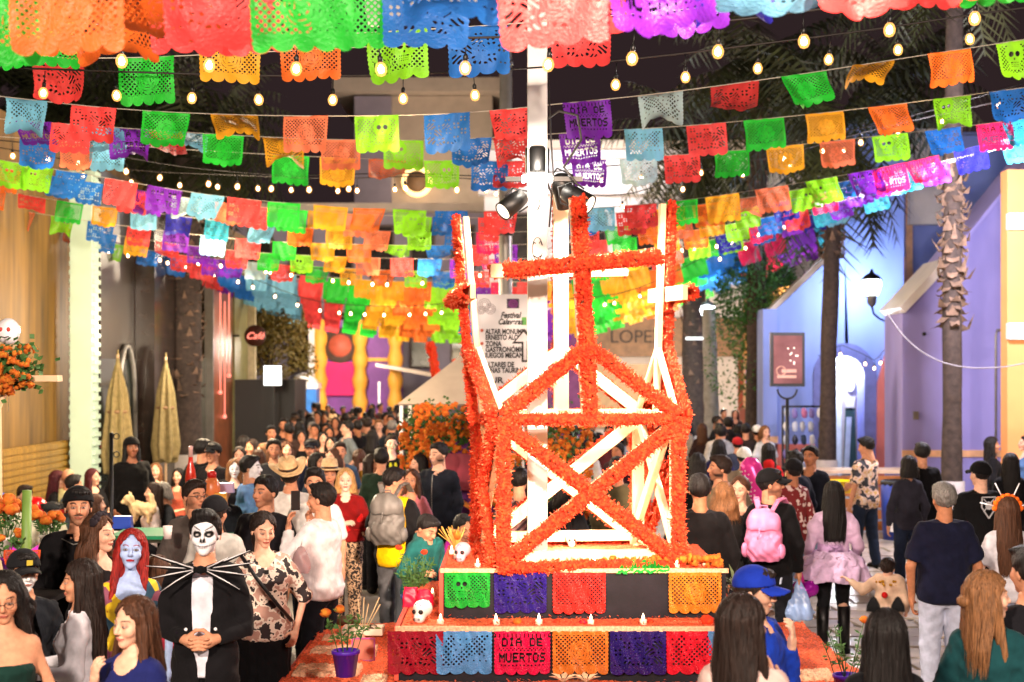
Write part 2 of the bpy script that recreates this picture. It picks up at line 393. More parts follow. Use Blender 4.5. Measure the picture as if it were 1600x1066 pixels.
# ------------------------------------------------------------------ people
SKIN = {'light': '#e0ad92', 'mid': '#c98d6d', 'tan': '#b07352', 'dark': '#8a573d', 'pale': '#ecc3ae'}
MALE = [(.455, .06, .045, .0), (.48, .088, .060, .004), (.53, .096, .068, .006), (.59, .088, .062, .0), (.64, .089, .062, -.003), (.70, .094, .066, -.003),
        (.76, .098, .066, .0), (.795, .088, .056, .004), (.822, .058, .042, .006)]
FEM = [(.455, .06, .045, .0), (.48, .088, .064, .006), (.53, .098, .070, .008), (.57, .090, .062, .003), (.62, .070, .052, -.002), (.68, .078, .060, -.006),
       (.725, .086, .070, -.012), (.77, .088, .054, -.001), (.80, .074, .044, .004), (.822, .044, .036, .006)]
HAIRC = {'black': '#15100f', 'dark': '#241712', 'brown': '#4a2c1b', 'lbrown': '#7a5232', 'blonde': '#b98f5a', 'grey': '#6f6a66', 'red': '#8c1a14', 'wine': '#4a1620'}

def hand_mesh(side, w_, d, n, curl, res, sc=1.0, point=False):
    """one hand: palm, four fingers of different length bent at the knuckles, thumb from the side of the palm"""
    d = Vector(d).normalized(); n = Vector(n); n = (n - d * n.dot(d)); n = n.normalized() if n.length > .1 else d.orthogonal().normalized()
    s = d.cross(n) * side
    g = G((-.075, -.075, -.03), (.075, .075, .2), res)
    F = ell(g, (0, 0, .045), (.042, .016, .055)); F = smin(F, cap(g, (0, 0, -.03), (0, 0, .02), .026), .015)
    for k, (x, l) in enumerate(((-.030, .060), (-.010, .072), (.011, .067), (.030, .052))):
        c_ = curl if not (point and k == 0) else .05
        p = Vector((x, 0, .082)); a = c_ * .5; r = .0088
        for q in (.45, .32, .25):
            e = p + Vector((x * .12 * q, -math.sin(a), math.cos(a))) * (l * q * 1.15); F = smin(F, cap(g, p, e, r, r * .92), .006); p = e; a += c_; r *= .93
    t = Vector((-.036, -.004, .025))
    for q, (dx, dy, dz) in ((.036, (-.75, -.35, .6)), (.032, (-.2, -.7 * min(1, .3 + curl), .75))):
        e = t + Vector((dx, dy, dz)).normalized() * q; F = smin(F, cap(g, t, e, .011, .0095), .008); t = e
    V, Q = snet(g, F); V = V * sc
    M = np.array([[s.x, n.x * -1, d.x], [s.y, n.y * -1, d.y], [s.z, n.z * -1, d.z]])
    W = V @ M.T + np.array(w_)
    if np.linalg.det(M) < 0: Q = Q[:, ::-1]
    return W, Q

def head_field(g, sex, lod, noses=1.0):
    jw = .058 if sex == 'm' else .052
    F = ell(g, (0, .014, .028), (.075, .092, .085))
    F = smin(F, ell(g, (0, -.022, -.040), (jw, .064, .068)), .03)
    F = smin(F, ell(g, (0, -.062, -.092), (.024, .022, .020)), .022)
    if lod < 2:
        F = smin(F, cap(g, (-.030, -.076, .024), (.030, -.076, .024), .010 if sex == 'm' else .008), .016)
        for s in (-1, 1):
            F = smin(F, ell(g, (s * .038, -.058, -.026), (.024, .024, .024)), .018)
            F = smax(F, -ell(g, (s * .030, -.096, .004), (.019, .016, .011)), .008)
            F = np.minimum(F, ell(g, (s * .030, -.0745, .003), (.0135, .0125, .0115)))
            F = smin(F, ell(g, (s * .077, .014, -.010), (.008, .018, .030)), .006)
        F = smin(F, cap(g, (0, -.086, .010), (0, -.104 * noses, -.024), .0075, .0115), .010)
        F = smin(F, ell(g, (0, -.094, -.030), (.0175, .012, .009)), .006)
        F = smin(F, ell(g, (0, -.0865, -.0555), (.023, .009, .0055)), .004)
        F = smin(F, ell(g, (0, -.0845, -.0650), (.020, .009, .0060)), .004)
    F = smin(F, cap(g, (0, .022, -.05), (0, .030, -.19), .050 if sex == 'm' else .043, .053 if sex == 'm' else .044), .02)
    return F

def blend(c, mask, col): 
    m_ = np.clip(mask, 0, 1)[:, None]; return c * (1 - m_) + np.array(lin(col) if isinstance(col, str) else col)[None] * m_
def soft(d, w_=.004): return np.clip(.5 - d / w_, 0, 1)
def ed(x, z, cx, cz, rx, rz): return (np.sqrt(((x - cx) / rx) ** 2 + ((z - cz) / rz) ** 2) - 1) * min(rx, rz)
def face_colors(V, base, face, browc, sex):
    x, y, z = V[:, 0], V[:, 1], V[:, 2]; ax = np.abs(x); fr = y < -.03
    c = np.repeat(np.array(base)[None], len(V), 0)
    c = blend(c, soft(ed(ax, z, .040, -.028, .030, .024), .03) * fr * .25, (base[0] * 1.05, base[1] * .72, base[2] * .66))
    mode = face.get('paint')
    if mode in ('skull', 'white'):
        c = blend(c, soft(-(-.13 - z), .01) * 0 + (soft(ed(x, z, 0, -.005, .078, .112), .012)) * (y < .012), '#e9e6ea')
    if mode == 'blue': c = blend(c, (z > -.4).astype(float), '#a9bde8')
    if mode == 'mask': c = blend(c, soft(ed(x, z, 0, -.058, .062, .048), .01) * (y < -.005), '#e8e6e6')
    lip = face.get('lips', '#a4544a' if sex == 'f' else '#9a5a4a')
    eye = lambda cx, rx, rz, cz=.003: soft(ed(ax, z, cx, cz, rx, rz)) * fr
    if mode != 'skull':
        c = blend(c, eye(.030, .0165, .0085) * (.75 if mode != 'blue' else .9), '#3a241c')
        c = blend(c, eye(.030, .0115, .0042), '#b5a9a2'); c = blend(c, eye(.030, .0058, .0052), '#1b100c')
        bz = .026 + .006 * np.sin(np.clip((ax - .014) / .036, 0, 1) * 3.1)
        c = blend(c, soft(np.abs(z - bz) - (.0042 if sex == 'm' else .003), .003) * ((ax > .013) & (ax < .050)) * fr, browc)
        lw = .0075 - .004 * np.clip(ax / .024, 0, 1)
        c = blend(c, soft(np.abs(z + .060) - lw - .001, .003) * (ax < .024) * (y < -.06), lip)
        c = blend(c, soft(np.abs(z + .0600) - .0005, .0025) * (ax < .021) * (y < -.06) * .7, '#3d1512')
        c = blend(c, soft(ed(ax, z, .008, -.033, .004, .0028)) * fr * .6, '#4a2218')
    else:
        c = blend(c, soft(ed(ax, z, .031, .006, .0245, .0195)) * fr, '#0b0a0b')
        c = blend(c, soft(np.abs(z - .036 - (ax - .03) * .5) - .0035, .003) * ((ax > .010) & (ax < .05)) * fr, '#0b0a0b')
        c = blend(c, soft(ed(ax, z, .031, .003, .008, .005)) * fr, '#b9b2b0')
        c = blend(c, soft(ed(ax, z, .0075, -.026, .007, .012)) * fr, '#0b0a0b')
        mz = -.060 + .010 * (ax / .05) ** 2
        c = blend(c, soft(np.abs(z - mz) - .0016, .002) * (ax < .058) * fr, '#141012')
        c = blend(c, soft(np.abs(((ax * 1000 + 5) % 11) - 5.5) / 1000 - .0006, .0016) * (np.abs(z - mz) < .009) * (ax < .054) * fr * .8, '#141012')
        c = blend(c, soft(np.abs(z + .060) - .004, .003) * (ax < .022) * (y < -.06) * .5, '#6a3436')
    if face.get('stache'): c = blend(c, soft(ed(ax, z, .012, -.046, .018, .0055)) * fr, browc)
    if face.get('beard'):
        c = blend(c, (soft(-(-.050 - z), .02) * (z > -.13) + soft(ed(ax, z, .062, -.04, .016, .045), .01)) * (ax > .0) * (soft(-ed(x, z, 0, -.058, .026, .012), .006)) * (y < .03) * face['beard'], browc)
    if mode not in ('skull', 'blue', 'white'): c = blend(c, soft(ed(ax, z, .030, .014, .022, .010), .01) * fr * .25, (base[0] * .6, base[1] * .45, base[2] * .4))
    return c

def hair_field(g, kind, ln, seed, sex):
    r = .016 if kind in ('long', 'wavy', 'bob', 'pony', 'bun', 'flow') else (.006 if kind == 'buzz' else .013)
    F = ell(g, (0, .016, .030), (.075 + r, .092 + r, .085 + r * 1.15))
    if kind == 'short': F = smin(F, ell(g, (.01, -.045, .098), (.055, .045, .022)), .02)
    if kind == 'quiff': F = smin(F, ell(g, (.0, -.035, .105), (.066, .062, .036)), .02)
    ys = [-.13, -.075, -.055, -.030, -.004, .03, .07, .12]
    zs = [.085, .072, .058, .022, -.004, -.035, -.066, -.08] if kind in ('short', 'buzz', 'quiff', 'bun', 'pony') else [.080, .068, .055, .015, -.05, -.2, -1, -1]
    if kind == 'buzz': zs = [z + .01 for z in zs]
    f = np.interp(g.y, ys, zs).astype(np.float32)
    if sex == 'f' and kind != 'buzz':     # parted in the middle, no fringe
        f = np.where(g.y < -.02, np.maximum(f, .098 - 1.55 * np.clip(np.abs(g.x) - .010, 0, 1)) , f).astype(np.float32)
    F = np.maximum(F, f - g.z)
    th = np.arctan2(g.x, g.y + .02)
    if kind in ('long', 'wavy', 'bob', 'flow'):
        wd = {'long': .0, 'wavy': .030, 'bob': .02, 'flow': .014}[kind]
        rows = [(.04, .086, .090, .03), (-.06, .092 + wd, .080, .042), (-.13, .096 + wd, .068, .055), (-.25, .105 + wd * 1.5, .055, .070), (-.40, .096 + wd * 1.3, .045, .075), (-.62, .070 + wd, .035, .07)]
        rows = [q for q in rows if q[0] > -ln] + [(-ln, np.interp(-ln, [-.62, -.4, -.25, -.13], [.060, .088, .1, .09]) + wd * .8, .03, .07)]
        C = tab(g, rows)
        if kind in ('wavy',): C = C + wob(g, seed, .014, 26)
        # open at the face
        C = smax(C, -ell(g, (0, -.075, -.03), (.062, .085, .125)), .02)
        C = np.maximum(C, -(g.y + .050 + 0 * g.z))
        # locks that fall in front of the shoulders
        for s in (-1, 1):
            if ln > .2: C = smin(C, cap(g, (s * .078, .0, -.02), (s * (.098 + wd), -.045, -min(ln, .36)), .026, .020), .03)
        F = smin(F, C, .02)
    if kind == 'pony': F = smin(F, cap(g, (0, .12, .03), (0, .150, -.12), .035, .03), .02); F = smin(F, cap(g, (0, .15, -.12), (0, .13, -.28), .03, .012), .02)
    if kind == 'bun': F = smin(F, ell(g, (0, .115, .015), (.04, .035, .038)), .012)
    amp = .0014 if kind in ('short', 'buzz', 'quiff', 'bun') else .0030
    F = F + amp * np.sin(th * 17 + 2.5 * np.sin(g.z * 9 + seed)) + amp * .8 * np.sin(th * 37 + 3 * np.sin(g.z * 13 + seed * 2))
    if kind in ('short', 'quiff'): F = F + wob(g, seed, .006, 60)
    return F

def strands(kind, ln, seed, lod, sex='m'):
    """loose locks lying on the hair, as thin ribbons in the head's frame"""
    r = random.Random(seed); vs = []; fs = []
    wd = {'long': .0, 'wavy': .030, 'bob': .02, 'flow': .014}.get(kind)
    def rib(pts, w_):
        n0 = len(vs)
        for i, p in enumerate(pts):
            t = p.copy(); t.z = 0; d = Vector((-t.y, t.x, 0)); d = d.normalized() if d.length > 1e-5 else Vector((1, 0, 0)); q = w_ * (1 - .8 * (i / (len(pts) - 1)) ** 2)
            vs.append(p + d * q); vs.append(p - d * q)
        for i in range(len(pts) - 1): fs.append((n0 + 2 * i, n0 + 2 * i + 1, n0 + 2 * i + 3, n0 + 2 * i + 2))
    if wd is not None:
        for k in range(260 if lod == 0 else 110):
            a = r.uniform(-2.25, 2.25); z0 = r.uniform(-.12, .03); z1 = -ln - r.uniform(-.05, .05); pts = []; dr = r.uniform(-.12, .12); ph = r.uniform(0, 6.28); am = {'wavy': .014, 'flow': .007}.get(kind, .002)
            if z1 > z0 - .05: continue
            for i in range(9):
                z = z0 + (z1 - z0) * i / 8; aa = a * (1 - .1 * i / 8) + dr * i / 8 + am * 5 * math.sin(z * 28 + ph); rx = float(np.interp(z, [-.62, -.40, -.25, -.13, -.06, .04], [.072 + wd, .096 + wd * 1.3, .105 + wd * 1.5, .096 + wd, .092 + wd, .089])); ry = float(np.interp(z, [-.62, -.40, -.25, -.13, -.06, .04], [.035, .045, .055, .068, .080, .092])); cy = float(np.interp(z, [-.62, -.40, -.25, -.13, -.06, .04], [.07, .075, .07, .055, .042, .03]))
                m_ = 1.03 + .05 * math.sin(ph) ; pts.append(Vector((rx * m_ * math.sin(aa), cy + ry * m_ * math.cos(aa), z)))
            rib(pts, r.uniform(.0012, .0032))
    if kind in ('short', 'quiff', 'long', 'wavy', 'bob', 'flow', 'bun', 'pony') and lod == 0:
        for k in range(240):
            a = r.uniform(-3.14, 3.14); el = r.uniform(.25, 1.5); pts = []; q = r.uniform(.035, .07); rr_ = 1.0 + r.uniform(.0, .03)
            for i in range(5):
                e_ = el - (i / 4) * q * 9 * (1 if kind not in ('short', 'quiff') else .55); R1, R2, R3 = (.075 + .017) * rr_, (.092 + .017) * rr_, (.085 + .019) * rr_
                p = Vector((R1 * math.cos(e_) * math.sin(a), .016 + R2 * math.cos(e_) * math.cos(a), .030 + R3 * math.sin(e_)))
                if kind in ('short', 'quiff'): p *= 1 + .03 * i / 4
                pts.append(p)
            zf = float(np.interp(pts[-1].y, [-.13, -.055, -.004, .03, .12], [.085, .058, .0, -.035, -.07]))
            if pts[-1].z < zf + .006 or (sex == 'f' and pts[-1].y < -.02 and pts[-1].z < .10 - 1.55 * max(0, abs(pts[-1].x) - .010)): continue
            rib(pts, r.uniform(.001, .0022))
    return vs, fs

def rotz(V, a):
    c, s = math.cos(a), math.sin(a); return np.stack([V[:, 0] * c - V[:, 1] * s, V[:, 0] * s + V[:, 1] * c, V[:, 2]], 1)
def rotx(V, a):
    c, s = math.cos(a), math.sin(a); return np.stack([V[:, 0], V[:, 1] * c - V[:, 2] * s, V[:, 1] * s + V[:, 2] * c], 1)
def roty(V, a):
    c, s = math.cos(a), math.sin(a); return np.stack([V[:, 0] * c + V[:, 2] * s, V[:, 1], -V[:, 0] * s + V[:, 2] * c], 1)
ARM = {  # elbow, wrist as fractions of height, x counted outwards
    'down': ((.138, .012, .630), (.136, -.030, .485)), 'slight': ((.143, .02, .635), (.125, -.11, .53)),
    'fwd': ((.140, .00, .640), (.100, -.145, .635)), 'clasp': ((.150, .01, .625), (.035, -.120, .600)),
    'up': ((.150, -.05, .70), (.085, -.115, .835)), 'hip': ((.185, .05, .65), (.115, -.02, .565)),
    'chin': ((.120, -.04, .66), (.045, -.10, .80)), 'out': ((.19, -.02, .66), (.27, -.08, .56)),
    'table': ((.140, -.03, .635), (.070, -.155, .625)), 'cross': ((.145, -.01, .65), (-.03, -.11, .68)),
    'hold': ((.145, .01, .635), (.060, -.125, .700)), 'low': ((.150, .01, .63), (.06, -.12, .54))}
PEOPLE = []
NPERS = [0]
def person(label, px, top, h=1.70, th=0, sex='m', fat=1.0, skin='mid', up=('tee', '#333333'), lo=('pants', '#1c1f2a'), hair=('short', 'black', 0), hat=None,
           face={}, La='down', Ra='down', yaw=0, pitch=0, roll=0, lean=0, seat=False, lod=1, Y=None, group=None, X=None, hands=True, curl=.55, cat='person', step=None, shoes='#1a1818', glasses=False, point=False):
    NPERS[0] += 1; seed = NPERS[0] * 7 + 3
    rr = random.Random(seed)
    k = h / 1.72; hipz = .52 * h; dz = (.46 - hipz) if seat else 0
    heff = h + dz - (.012 if not hat else -.015)
    if Y is None: Y = (CAMH - heff) * FPX / (top - HOR)
    if X is None: X = (px - 800) / FPX * Y
    root = thing('person', label, cat, (X, Y, 0), math.radians(th), group)
    res = {0: .0145, 1: .020, 2: .030}[lod]; sx = (.087 if sex == 'm' else .076) * h * (1 + (fat - 1) * .5)
    T = [(z * h, rx * h * fat, ry * h * (fat if fat < 1.15 else fat * 1.08), cy * h - (fat - 1) * .05 * (z < .72)) for z, rx, ry, cy in (MALE if sex == 'm' else FEM)]
    am = (1.0 if sex == 'm' else .82) * k * (1 + (fat - 1) * .6)
    arms = []
    for s, a in ((-1, Ra), (1, La)):        # the figure's right hand is at -x when it faces the camera
        e, w_ = ARM[a] if isinstance(a, str) else a
        S = Vector((s * sx, .004 * h, .792 * h)); E = Vector((s * e[0] * h, e[1] * h, e[2] * h)); W_ = Vector((s * w_[0] * h, w_[1] * h, w_[2] * h))
        if fat > 1.1: E.x += s * .03
        l1, l2 = .172 * h, .150 * h
        E = S + (E - S).normalized() * l1; W_ = E + (W_ - E).normalized() * l2; arms.append((s, S, E, W_, a))
    st = step if step is not None else (rr.uniform(-.12, .12))
    legs = []
    for s in (-1, 1):
        if seat:
            A = Vector((s * .085, .0, hipz - .01)); Kn = Vector((s * .13, -.44 * k, hipz + .02)); An = Vector((s * .12, -.40 * k, hipz - .40))
        else:
            A = Vector((s * .052 * h, 0, .50 * h)); Kn = Vector((s * .056 * h, -.012 - s * st * .5, .28 * h)); An = Vector((s * .06 * h, .02 - s * st, .045 * h))
        legs.append((s, A, Kn, An))
    lo_ = (-.48 * h * .75, -.42 * h if not seat else -.62, (0 if not seat else hipz - .48)); hi_ = (.48 * h * .75, .24, .87 * h)
    mx = max(abs(w_.x) for _, _, _, w_, _ in arms) + .14
    mny = min([w_.y for _, _, _, w_, _ in arms] + [-.2]) - .12
    if seat: mny = min(mny, -.62)
    g = G((-max(mx, .27 * fat), mny, lo_[2]), (max(mx, .27 * fat), .26, .87 * h), res)
    torso = tab(g, T)
    trap = np.minimum(cap(g, (0, .012, .835 * h), (-sx * .85, .008, .800 * h), .034 * k, .030 * k), cap(g, (0, .012, .835 * h), (sx * .85, .008, .800 * h), .034 * k, .030 * k))
    torso = smin(torso, trap, .05)
    lr = [(.084, .056, .038) if sex == 'm' else (.086, .052, .034)][0]; lr = [q * k * (1 + (fat - 1) * .6) for q in lr]
    legF = None
    for s, A, Kn, An in legs:
        q = smin(cap(g, A, Kn, lr[0], lr[1]), cap(g, Kn, An, lr[1], lr[2]), .02); legF = q if legF is None else np.minimum(legF, q)
    ar = (.044 * am, .035 * am, .025 * am)
    armF = None
    for s, S, E, W_, a in arms:
        q = smin(smin(cap(g, S, E, ar[0], ar[1]), cap(g, E, W_, ar[1], ar[2]), .015), ell(g, S, (.051 * am,) * 3), .03); armF = q if armF is None else np.minimum(armF, q)
    feet = None
    for s, A, Kn, An in legs:
        q = cap(g, An + Vector((0, .03, -.03)), An + Vector((s * .03, -.13 * k, -.045)), .036, .032); feet = q if feet is None else np.minimum(feet, q)
    neck = cap(g, (0, .012, .80 * h), (0, .016, .90 * h), (.056 if sex == 'm' else .046) * k)
    body = smin(smin(smin(torso, armF, .03), neck, .04), smin(legF, feet, .02), .04)
    hr = hipz
    def post(V):
        V = np.array(V, float)
        if lean: 
            q = np.clip(V[:, 2] - hr, 0, None); V[:, 1] -= q * lean; V[:, 2] -= q * (1 - 1 / math.sqrt(1 + lean * lean)) * .9
        V[:, 2] += dz; return V
    VS, QS, CS = [], [], []; base = np.array(lin(SKIN[skin] if skin in SKIN else skin))
    V, Q = snet(g, body); 
    if face.get('paint') == 'blue': bb = np.array(lin('#a9bde8'))
    else: bb = base
    VS.append(post(V)); QS.append(Q); CS.append(np.repeat(bb[None], len(V), 0))
    # head
    hk = k * 1.06 if h > 1.45 else h / 1.72 * 1.22
    hg = G((-.095, -.125, -.19), (.095, .115, .125), {0: .0052, 1: .0085, 2: .016}[lod])
    hc = post(np.array([[0, .012, .935 * h if h > 1.45 else .905 * h]]))[0]
    def headpost(V):
        V = rotz(rotx(roty(V * hk, math.radians(roll)), math.radians(pitch)), math.radians(yaw)); return V + hc
    V, Q = snet(hg, head_field(hg, sex, lod)); hcol = HAIRC.get(hair[1], hair[1])
    CS.append(face_colors(V, bb, face, hcol, sex)); VS.append(headpost(V)); QS.append(Q)
    # hands
    hw = {}
    for s, S, E, W_, a in arms:
        d = (W_ - E).normalized(); nrm = Vector((-s * .9, .1, -.2)) if a in ('down', 'slight', 'hip') else (Vector((-s * .3, 0, -1)) if a in ('table', 'low') else Vector((-s * .6, .3, -.6)))
        if a == 'clasp': d = (d + Vector((-s * .5, -.1, 0))).normalized(); nrm = Vector((0, 1, 0))
        if a in ('up', 'chin'): nrm = Vector((-s * .3, 1, 0)); d = (d + Vector((0, .0, .4))).normalized()
        hw[s] = post(np.array([W_ + d * .07]))[0]
        if lod < 2 and hands:
            V, Q = hand_mesh(s, W_ + d * .012, d, nrm, curl, .0055 if lod == 0 else .0075, k * (1 if sex == 'm' else .9), point and s == -1)
            VS.append(post(V)); QS.append(Q); CS.append(np.repeat(bb[None], len(V), 0))
    n = 0; QQ = []
    for V, Q in zip(VS, QS): QQ.append(Q + n); n += len(V)
    me = mesh_np('body', np.concatenate(VS), np.concatenate(QQ), M_SKIN)
    ca = me.color_attributes.new('tone', 'FLOAT_COLOR', 'POINT'); cc = np.ones((n, 4), np.float32); cc[:, :3] = np.concatenate(CS); ca.data.foreach_set('color', cc.ravel())
    link('body', me, root)
    # clothes
    def cloth(name, F, col, m_=None):
        V, Q = snet(g, F)
        if len(V) < 8: return None
        return link(name, mesh_np(name, post(V), Q, m_ or M_CLOTH), root, col)
    fold = wob(g, seed, .007, 34) + wob(g, seed + 1, .006, 15) + .0022 * np.sin(g.z * 60 + 6 * np.sin(g.x * 11 + seed) + 4 * np.sin(g.y * 9)) * (1 if lod == 0 else .6)
    kind = up[0]; col = up[1]; um = MATS.get(up[2]) if len(up) > 2 and up[2] else None
    th_ = .011 if res < .0205 else .016
    loose = {'tee': .006, 'long': .004, 'jacket': .005, 'hoodie': .010, 'coat': .006, 'dress': .0, 'tank': .0, 'vest': .012, 'blouse': .008, 'puff': .006, 'strapless': -.002, 'shawl': .02, 'poncho': .016, 'shirt': .005}[kind]
    hem = {'coat': .33, 'jacket': .455, 'hoodie': .46, 'dress': .5, 'tank': .5, 'strapless': .5, 'vest': .47, 'poncho': .42, 'shawl': .55}.get(kind, .465) * h
    if kind == 'tails': hem = .4 * h
    Tl = [(z, rx + .012 * (z < .66 * h) * (kind != 'dress') * (1 if sex == 'm' else .5), ry + .014 * (z < .66 * h) * (kind not in ('dress', 'tank', 'strapless')), cy) for z, rx, ry, cy in T]
    if kind in ('coat', 'poncho', 'jacket', 'hoodie'): Tl = [(min(hem, T[0][0]) - .1, T[2][1] + .01, T[2][2] + .01, 0)] + Tl[2:]
    U = smin(tab(g, Tl, th_ + loose), trap - th_ - loose * .6, .04)
    slv = {'tee': (.85, 0), 'vest': (.8, 0), 'blouse': (1, .25), 'tank': None, 'strapless': None, 'dress': (.35, 0), 'puff': (1, .95)}.get(kind, (1, .97))
    if slv:
        for s, S, E, W_, a in arms:
            bag = .010 + loose * .9
            q = cap(g, S, S + (E - S) * slv[0], ar[0] + th_ + bag * (1.6 if kind == 'puff' else 1), ar[1] + th_ + bag + (.012 if slv[1] == 0 else 0))
            if kind == 'puff': q = smin(q, ell(g, S + (E - S) * .35, (.085, .085, .10)), .02)
            # flat sleeve end
            if slv[1] == 0:
                d = (E - S).normalized(); e = S + d * ((E - S).length * slv[0]); q = np.maximum(q, (g.x - e.x) * d.x + (g.y - e.y) * d.y + (g.z - e.z) * d.z)
            else:
                e = E + (W_ - E) * slv[1]; q2 = cap(g, E, e, ar[1] + th_ + bag, ar[2] + th_ + .005); d = (W_ - E).normalized()
                q2 = np.maximum(q2, (g.x - e.x) * d.x + (g.y - e.y) * d.y + (g.z - e.z) * d.z); q = smin(q, q2, .02)
            U = smin(U, q, .025)
    U = U + fold * (1.25 if kind in ('jacket', 'hoodie', 'coat', 'shirt') else .9)
    U = smax(U, hem - g.z, .006)
    nk = {'tank': (.10, .775), 'strapless': (.30, .760), 'blouse': (.082, .775), 'hoodie': (.050, .80), 'coat': (.062, .79), 'jacket': (.060, .79), 'dress': (.10, .78), 'poncho': (.07, .80)}.get(kind, (.066 if sex == 'm' else .070, .805))
    if kind == 'strapless': U = np.maximum(U, g.z - .745 * h)
    else: U = smax(U, -cap(g, (0, -.03, nk[1] * h + .02), (0, 0.0, .90 * h), nk[0] * k, nk[0] * k), .008)
    if kind == 'hoodie': U = smin(U, smax(cap(g, (0, .07, .80 * h), (0, .09, .845 * h), .085 * k), -(g.y + .0), .01), .03)
    if len(up) > 3 and up[3] == 'open':     # worn open over a shirt
        vx = np.interp(g.z, [.50 * h, .60 * h, .74 * h, .83 * h], [.02, .045, .060, .055]).astype(np.float32)
        inner = np.maximum(smin(tab(g, Tl, th_ + loose - .010), trap - th_, .04) + fold * .3, -smin(cap(g, (0, -.03, .825 * h), (0, 0, .9 * h), .055 * k), 9 + 0 * g.x, .01))
        inner = np.maximum(inner, np.abs(g.x) - .085); inner = np.maximum(inner, g.y - .0); inner = np.maximum(inner, .47 * h - g.z)
        cloth('shirt', inner, up[4])
        U = np.maximum(U, -np.maximum(np.abs(g.x) - vx, g.y + .03))
    names = {'jacket': 'jacket', 'hoodie': 'hoodie', 'coat': 'coat', 'dress': 'dress_bodice', 'vest': 'shirt', 'poncho': 'poncho', 'shawl': 'shawl', 'blouse': 'blouse', 'puff': 'dress_bodice'}
    cloth(names.get(kind, 'shirt'), U, col, um)
    if kind == 'vest':
        V_ = np.maximum(tab(g, Tl, th_ + loose + .014), .46 * h - g.z); V_ = smin(V_, trap - th_ - .022, .03)
        V_ = smax(V_, -cap(g, (0, -.05, .80 * h), (0, 0, .9 * h), .075), .01); V_ = np.maximum(V_, np.abs(g.x) - sx * .92)
        V_ = np.maximum(V_, -np.minimum(np.abs(g.x) * 0 + 1, np.minimum(ell(g, (-sx * 1.25, 0, .77 * h), (.07, .2, .12)), ell(g, (sx * 1.25, 0, .77 * h), (.07, .2, .12)))))
        cloth('vest', V_ + fold * .5, up[4], MATS.get(up[5]) if len(up) > 5 else None)
    if kind == 'shawl':
        Sh = tab(g, [(.62 * h, sx + .07, .13, -.01), (.72 * h, sx + .075, .135, -.01), (.79 * h, sx + .035, .10, 0), (.83 * h, .08, .07, 0)]) + fold * 1.6
        Sh = smax(Sh, -cap(g, (0, -.06, .80 * h), (0, 0, .9 * h), .07), .01); cloth('shawl', Sh, up[4])
    kind2, c2 = lo[0], lo[1]; lm = MATS.get(lo[2]) if len(lo) > 2 and lo[2] else None
    if kind2 in ('pants', 'jeans', 'shorts', 'loose', 'tights'):
        ex = {'pants': .012, 'jeans': .010, 'loose': .035, 'shorts': .02, 'tights': -.006}[kind2]; P = None
        for s, A, Kn, An in legs:
            e = An + Vector((0, 0, -.015)); kk = lr[1] + th_ + ex; a2 = lr[2] + th_ + ex * 1.5
            q = smin(cap(g, A, Kn, lr[0] + th_ * .8 + ex * .5, kk), cap(g, Kn, e, kk, a2), .02) if kind2 != 'shorts' else cap(g, A, A + (Kn - A) * .8, lr[0] + th_ + ex, kk + .01)
            P = q if P is None else np.minimum(P, q)
        P = smin(P, np.maximum(tab(g, T, th_ * .8), g.z - .575 * h), .03) + fold * .8
        P = np.maximum(P, (legs[0][3].z - .02) - g.z); cloth('trousers', P, c2, lm)
    elif kind2 in ('skirt', 'gown', 'tutu'):
        if kind2 == 'skirt' or kind2 == 'gown':
            S_ = tab(g, [(.03 * h if kind2 == 'gown' else .10 * h, .20 * k * fat, .19 * k, 0), (.40 * h, .150 * k * fat, .13 * k, 0), (.50 * h, T[1][1] + .025, T[1][2] + .03, .005), (.575 * h, T[3][1] + .012, T[3][2] + .014, 0), (.60 * h, T[3][1], T[3][2], 0)])
            S_ = smin(S_, np.maximum(legF - .02, .16 * h - g.z), .04) + fold * .8 + .006 * np.sin(np.arctan2(g.x, g.y) * 14); cloth('skirt', S_, c2, lm)
    if shoes and not seat:
        cloth('shoes', np.minimum(feet - .016, 9) if feet is not None else None, shoes)
    # hair and hats
    def hcloth(name, hg_, F, col, m_):
        V, Q = snet(hg_, F)
        return link(name, mesh_np(name, headpost(V), Q, m_), root, col) if len(V) > 8 else None
    hres = {0: .0068, 1: .0105, 2: .018}[lod]
    if hair[0] not in ('bald', None):
        ln = hair[2] if len(hair) > 2 else 0
        gg = G((-.16, -.13, -max(.12, ln + .04) if hair[0] not in ('pony',) else -.32), (.16, .19, .16), hres)
        Fh = hair_field(gg, hair[0], ln, seed, sex)
        if hat in ('cap', 'capback', 'beanie', 'straw', 'cowboy', 'hood'): Fh = np.maximum(Fh, gg.z - .055)
        hh = hcloth('hair', gg, Fh, hcol, M_HAIR)
        if lod < 2 and not hat and hh:
            sv, sf = strands(hair[0], ln, seed, lod, sex)
            if sf:
                me = bpy.data.meshes.new('loose_strands'); me.from_pydata([tuple(v) for v in headpost(np.array([v[:] for v in sv]))], [], sf); me.materials.append(M_HAIR); so = link('loose_strands', me, hh, hcol); so['kind'] = 'stuff'
    if isinstance(hat, tuple): hk_, hcol2 = hat[0], hat[1]
    else: hk_, hcol2 = hat, '#151515'
